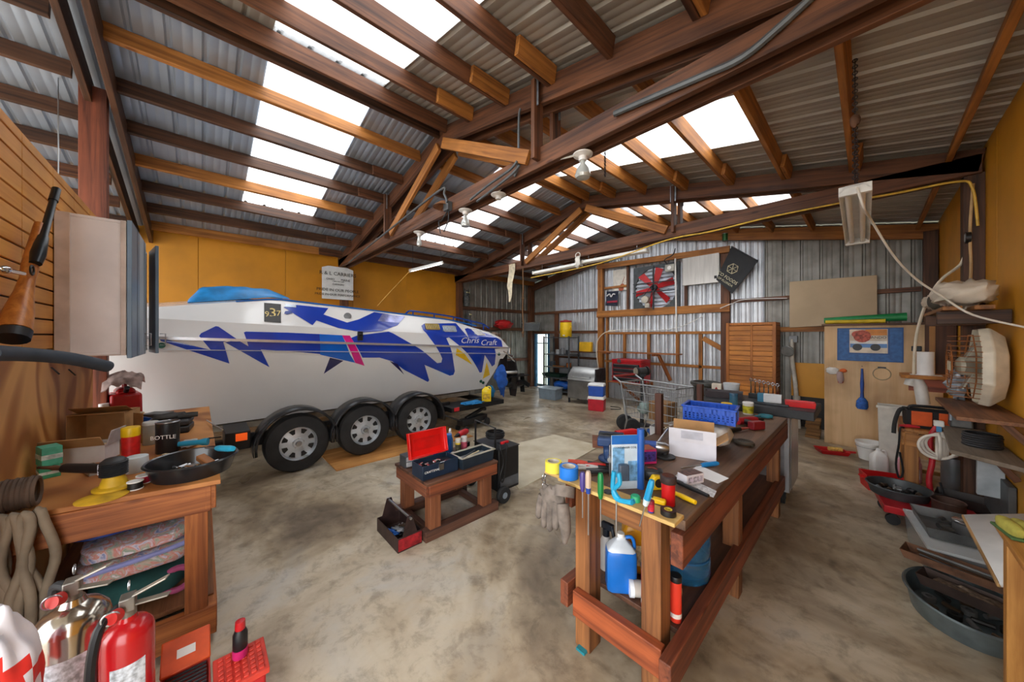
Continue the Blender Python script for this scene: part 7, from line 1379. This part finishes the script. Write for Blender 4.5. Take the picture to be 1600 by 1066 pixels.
# ================================================================ lamps, lines and oddments under the roof
def floodlamp(x, label, bulb, big=1):
    z = 3.083; t = T('flood_lamp', label, 'lamp', (x, 2.2, z)); O('socket', M().lathe([(.001, -.05), (.03, -.05), (.035, -.02), (.075, -.008), (.078, 0), (.001, 0)], n=24, cap=False), mt('e6e4e0', .35), t)
    if bulb: O('bulb', M().lathe([(.001, -.19), (.05*big, -.185), (.06*big, -.165), (.045*big, -.115), (.02, -.075), (.018, -.045)], n=26, cap=False), mt('c9ccc8', .12, .3, .06), t)
floodlamp(-1.54, 'large flood lamp nearest on the underside of the near truss', 1, 1.05); floodlamp(-2.56, 'empty white lamp socket on the near truss', 0); floodlamp(-3.14, 'flood lamp second from the left on the near truss', 1, .9); floodlamp(-4.24, 'small flood lamp farthest left on the near truss', 1, .6)
O('lamp_wire', M().tube([(-1.54, 2.17, 3.075), (-1.75, 2.13, 3.10), (-2.05, 2.115, 3.19), (-2.3, 2.115, 3.13), (-2.56, 2.17, 3.075)], .009), mt('cfcac0', .5), label='white wire running along the near truss between lamp and empty socket', cat='wire')
CDT = mt('5d6062', .5, .4, .1)
O('conduit', M().tube([(-2.12, 2.08, 3.68), (-2.14, 2.08, 3.6), (-2.15, 2.08, 3.2), (-2.2, 2.08, 3.1)], .011), CDT, label='thin grey conduit dropping from the purlin to the near truss', cat='conduit')
O('conduit', M().tube([(-0.178,2.08,3.231), (-0.307,2.08,3.167), (-0.454,2.08,3.114), (-0.637,2.08,3.125), (-0.929,2.08,3.155), (-1.196,2.08,3.18)], .02), CDT, label='thick grey conduit curving between the chords of the near truss', cat='conduit')
for i, dz in enumerate((0, .035)): O('conduit', M().tube([(-2.109,2.06,3.163), (-2.209,2.06,3.12), (-2.481,2.06,3.068), (-2.737,2.06,3.026)] if i == 0 else [(-2.132,2.05,3.202), (-2.233,2.05,3.16), (-2.548,2.05,3.124), (-2.835,2.05,3.072)], .012), CDT, label='%s of the twin conduits lying along the near truss by the junction box' % ('lower', 'upper')[i], cat='conduit')
O('conduit', M().tube([(-6.592,2,3.018), (-4.512,2,3.22), (-3.349,2,3.322), (-3.266,2,3.252), (-3.2,2,3.139)], .013), CDT, label='long straight conduit sloping up the left half of the near truss', cat='conduit')
x, y, z = (-3.404,2.05,3.198)
t = T('junction_box', 'junction box with a rusty reflector and loose wires on the near truss', 'junction box', (x, 2.07, z)); O('reflector', M().lathe([(.03, .03), (.1, -.02), (.12, -.04), (.115, -.04), (.028, .02)], n=24, cap=False), mt('9a6a48', .5, .3, .2), t); O('box', M().cbox((.1, 0, -.06), (.1, .06, .1)), CDT, t, bev=.005)
m = M(); m.tube([(.1, 0, -.1), (.0, -.02, -.2), (-.1, 0, -.18), (-.06, 0, -.33)], .007); m.tube([(.12, 0, -.1), (.16, -.03, -.24), (.05, -.02, -.34)], .007); O('loose_wire', m, BLACK, t)
# far truss: fluorescents, yellow hose, rope, rag
shoplight('fluorescent_light', (-4.63, 4.94, 2.90), (-3.55, 5.02, 2.93), 'left of two long white fluorescent fittings under the far truss', 0, .14); shoplight('fluorescent_light', (-3.50, 5.02, 2.95), (-2.35, 5.1, 2.965), 'right of two long white fluorescent fittings under the far truss', 0, .14)
for x, l in ((-4.5, 'left end of the left'), (-3.6, 'right end of the left'), (-3.4, 'left end of the right'), (-2.5, 'right end of the right')): O('hanging_wire', M().cyl((x, 5.03, 2.97 if x < -3.5 else 3.0), (x, 5.03, 3.10), .004, n=6), STEEL, label='short wire holding the %s fitting under the far truss' % l, cat='wire')
m = M().tube([(-4.711,4.93,2.841), (-3.134,4.93,2.879), (-2.014,4.93,3.036), (-1.432,4.93,3.032), (-0.819,4.93,3.059), (-0.22,4.93,3.053), (0.18,4.93,3.036), (0.535,4.93,3.027), (.62, 4.95, 2.95), (.655, 5.0, 2.62)], .010, 8, 6); O('yellow_hose', m, mt('d8b040', .5, 0, .12, 20), label='yellow hose looped along the far truss to the right wall', cat='hose')
t = T('plug', 'dark reel with plug at the end of the yellow hose on the right wall post', 'plug', (.62, 5.02, 2.53)); O('body', M().cyl((-.03,0,0), (.0,0,0), .05, n=20), BLACK, t); O('face', M().cyl((-.034,0,0), (-.031,0,0), .035, n=18), GREY, t)
O('cord', M().tube([(.63, 5.0, 3.0), (.615, 5.01, 2.6), (.62, 5.01, 2.3), (.62, 5.03, 2.15)], .01), mt('c9a878', .6), label='tan cord hanging down the right wall post', cat='cord')
px = (-5.023,5.02,2.947)
m = M().tube([(px[0], 5.0, 3.1), (px[0]+.01, 5.0, 2.6), (px[0]-.01, 5.0, 2.2), (px[0]+.015, 5.0, 1.9), (px[0], 5.0, 1.62)], .012); m.ball((px[0], 5.0, 2.45), .028, 10, 8); m.ball((px[0], 5.0, 1.72), .03, 10, 8); O('rope', m, mt('7a5a3e', .9, 0, .2, 30), label='brown knotted rope hanging from the far truss near the boat stern', cat='rope')
a, b = V((-5.341,5,3.127)), V((-5.424,5,2.402))
def fn(u, v): w = .10*(1-.75*v*v); return (a.x+(b.x-a.x)*v+(u-.5)*2*w+.02*sin(v*9), 4.98+.02*NZ.noise(V((u*4, v*6, 3))), a.z+.1+(b.z-a.z-.1)*v)
O('rag', M().sheet(fn, 8, 16, .008, (0, 1, 0)), mt('d8ccb0', .9, 0, .12, 16), label='cream rag hanging from the far truss left of the knotted rope', cat='rag', ang=60)
t = T('zip_bag', 'white knotted plastic tie between the two fluorescent fittings', 'tie', (-3.525, 4.885, 3.0)); m = sball(M(), (0,0,-.04), (.05, .04, .10), .9, 16, 12, .03, 9, 3); O('knot', m, mt('e2e0d8', .6), t); O('loop', M().torus((0,0,.08), .05, .008, 'y', 18, 6), mt('e2e0d8', .6), t)
can('drink_can', 'green drink can on the rafter over the black banner', 'can', ((-2.01,7.85,3.54)[0], 7.84, 3.60), .05, .15, mt('2c6a3c', .3, .4, .1), STEEL, .08)
# right: hanging twin-tube light on a chain, cords
shoplight('fluorescent_light', (-.06, 3.02, 2.56), (-.07, 4.25, 2.47), 'twin tube fluorescent fitting hanging on chains near the right wall', 0, .15)
CH = mt('3a3434', .6, .5, .2)
def chain(p0, p1, label, n):
    m = M(); p0, p1 = V(p0), V(p1)
    for i in range(n):
        c = p0+(p1-p0)*(i+.5)/n; m.T = Matrix.Translation(c); m.torus((0,0,0), .011, .0032, 'x' if i % 2 else 'y', 10, 5)
    m.T = Matrix(); m.cyl(p0, p1, .0025, n=5)
    return O('chain', m, CH, label=label, cat='chain')
chain((-.06, 3.02, 3.40), (-.06, 3.02, 2.62), 'dark rusty chain holding the near end of the twin tube fitting', 40); chain((-.07, 4.15, 3.34), (-.07, 4.15, 2.53), 'dark chain holding the far end of the twin tube fitting', 40)
O('chain_hoist', M().ball((-.06, 3.0, 3.0), (.025, .02, .04), 12, 10, .3, 4, 2), RUST, label='small rusty lump of pulley on the near chain', cat='pulley')
chain((-1.83, 3.0, 3.72), (-1.83, 3.0, 3.27), 'short pull chain hanging under the right skylight', 24)
m = M().tube([(-.05, 3.0, 2.58), (-.02, 3.05, 2.45), (0.013,3.4,2.449), (0.118,3.65,2.237), (0.233,3.85,2.075), (0.358,3.95,1.945), (0.496,3.95,1.798), (.695, 3.86, 1.70)], .007, 8, 6); O('cord', m, mt('d8d2c6', .5, 0, .05), label='white cord sagging from the twin tube fitting to the right wall', cat='cord')
m = M().tube([(.60, 5.06, 2.42), (0.571,5.1,2.303), (0.473,5.3,2.184), (0.389,5.4,1.944), (0.337,5.5,1.616), (0.33,5.6,1.237)], .012, 8, 6); O('hose', m, mt('e2d6c0', .5, 0, .05), label='cream hose curving from the right wall post down to the white elbow pipe', cat='hose')
shoplight('fluorescent_light', (-4.75, -.92, 2.78), (-5.9, -.92, 2.72), 'white fluorescent fitting half hidden behind the slat board post', 0, .16)
for x in (-4.85, -5.8): O('hanging_wire', M().cyl((x, -.92, 2.8), (x, -.92, rz_(x)-.002), .004, n=6), STEEL, label='wire holding the %s end of the fitting behind the slat board' % ('near' if x > -5 else 'far'), cat='wire')
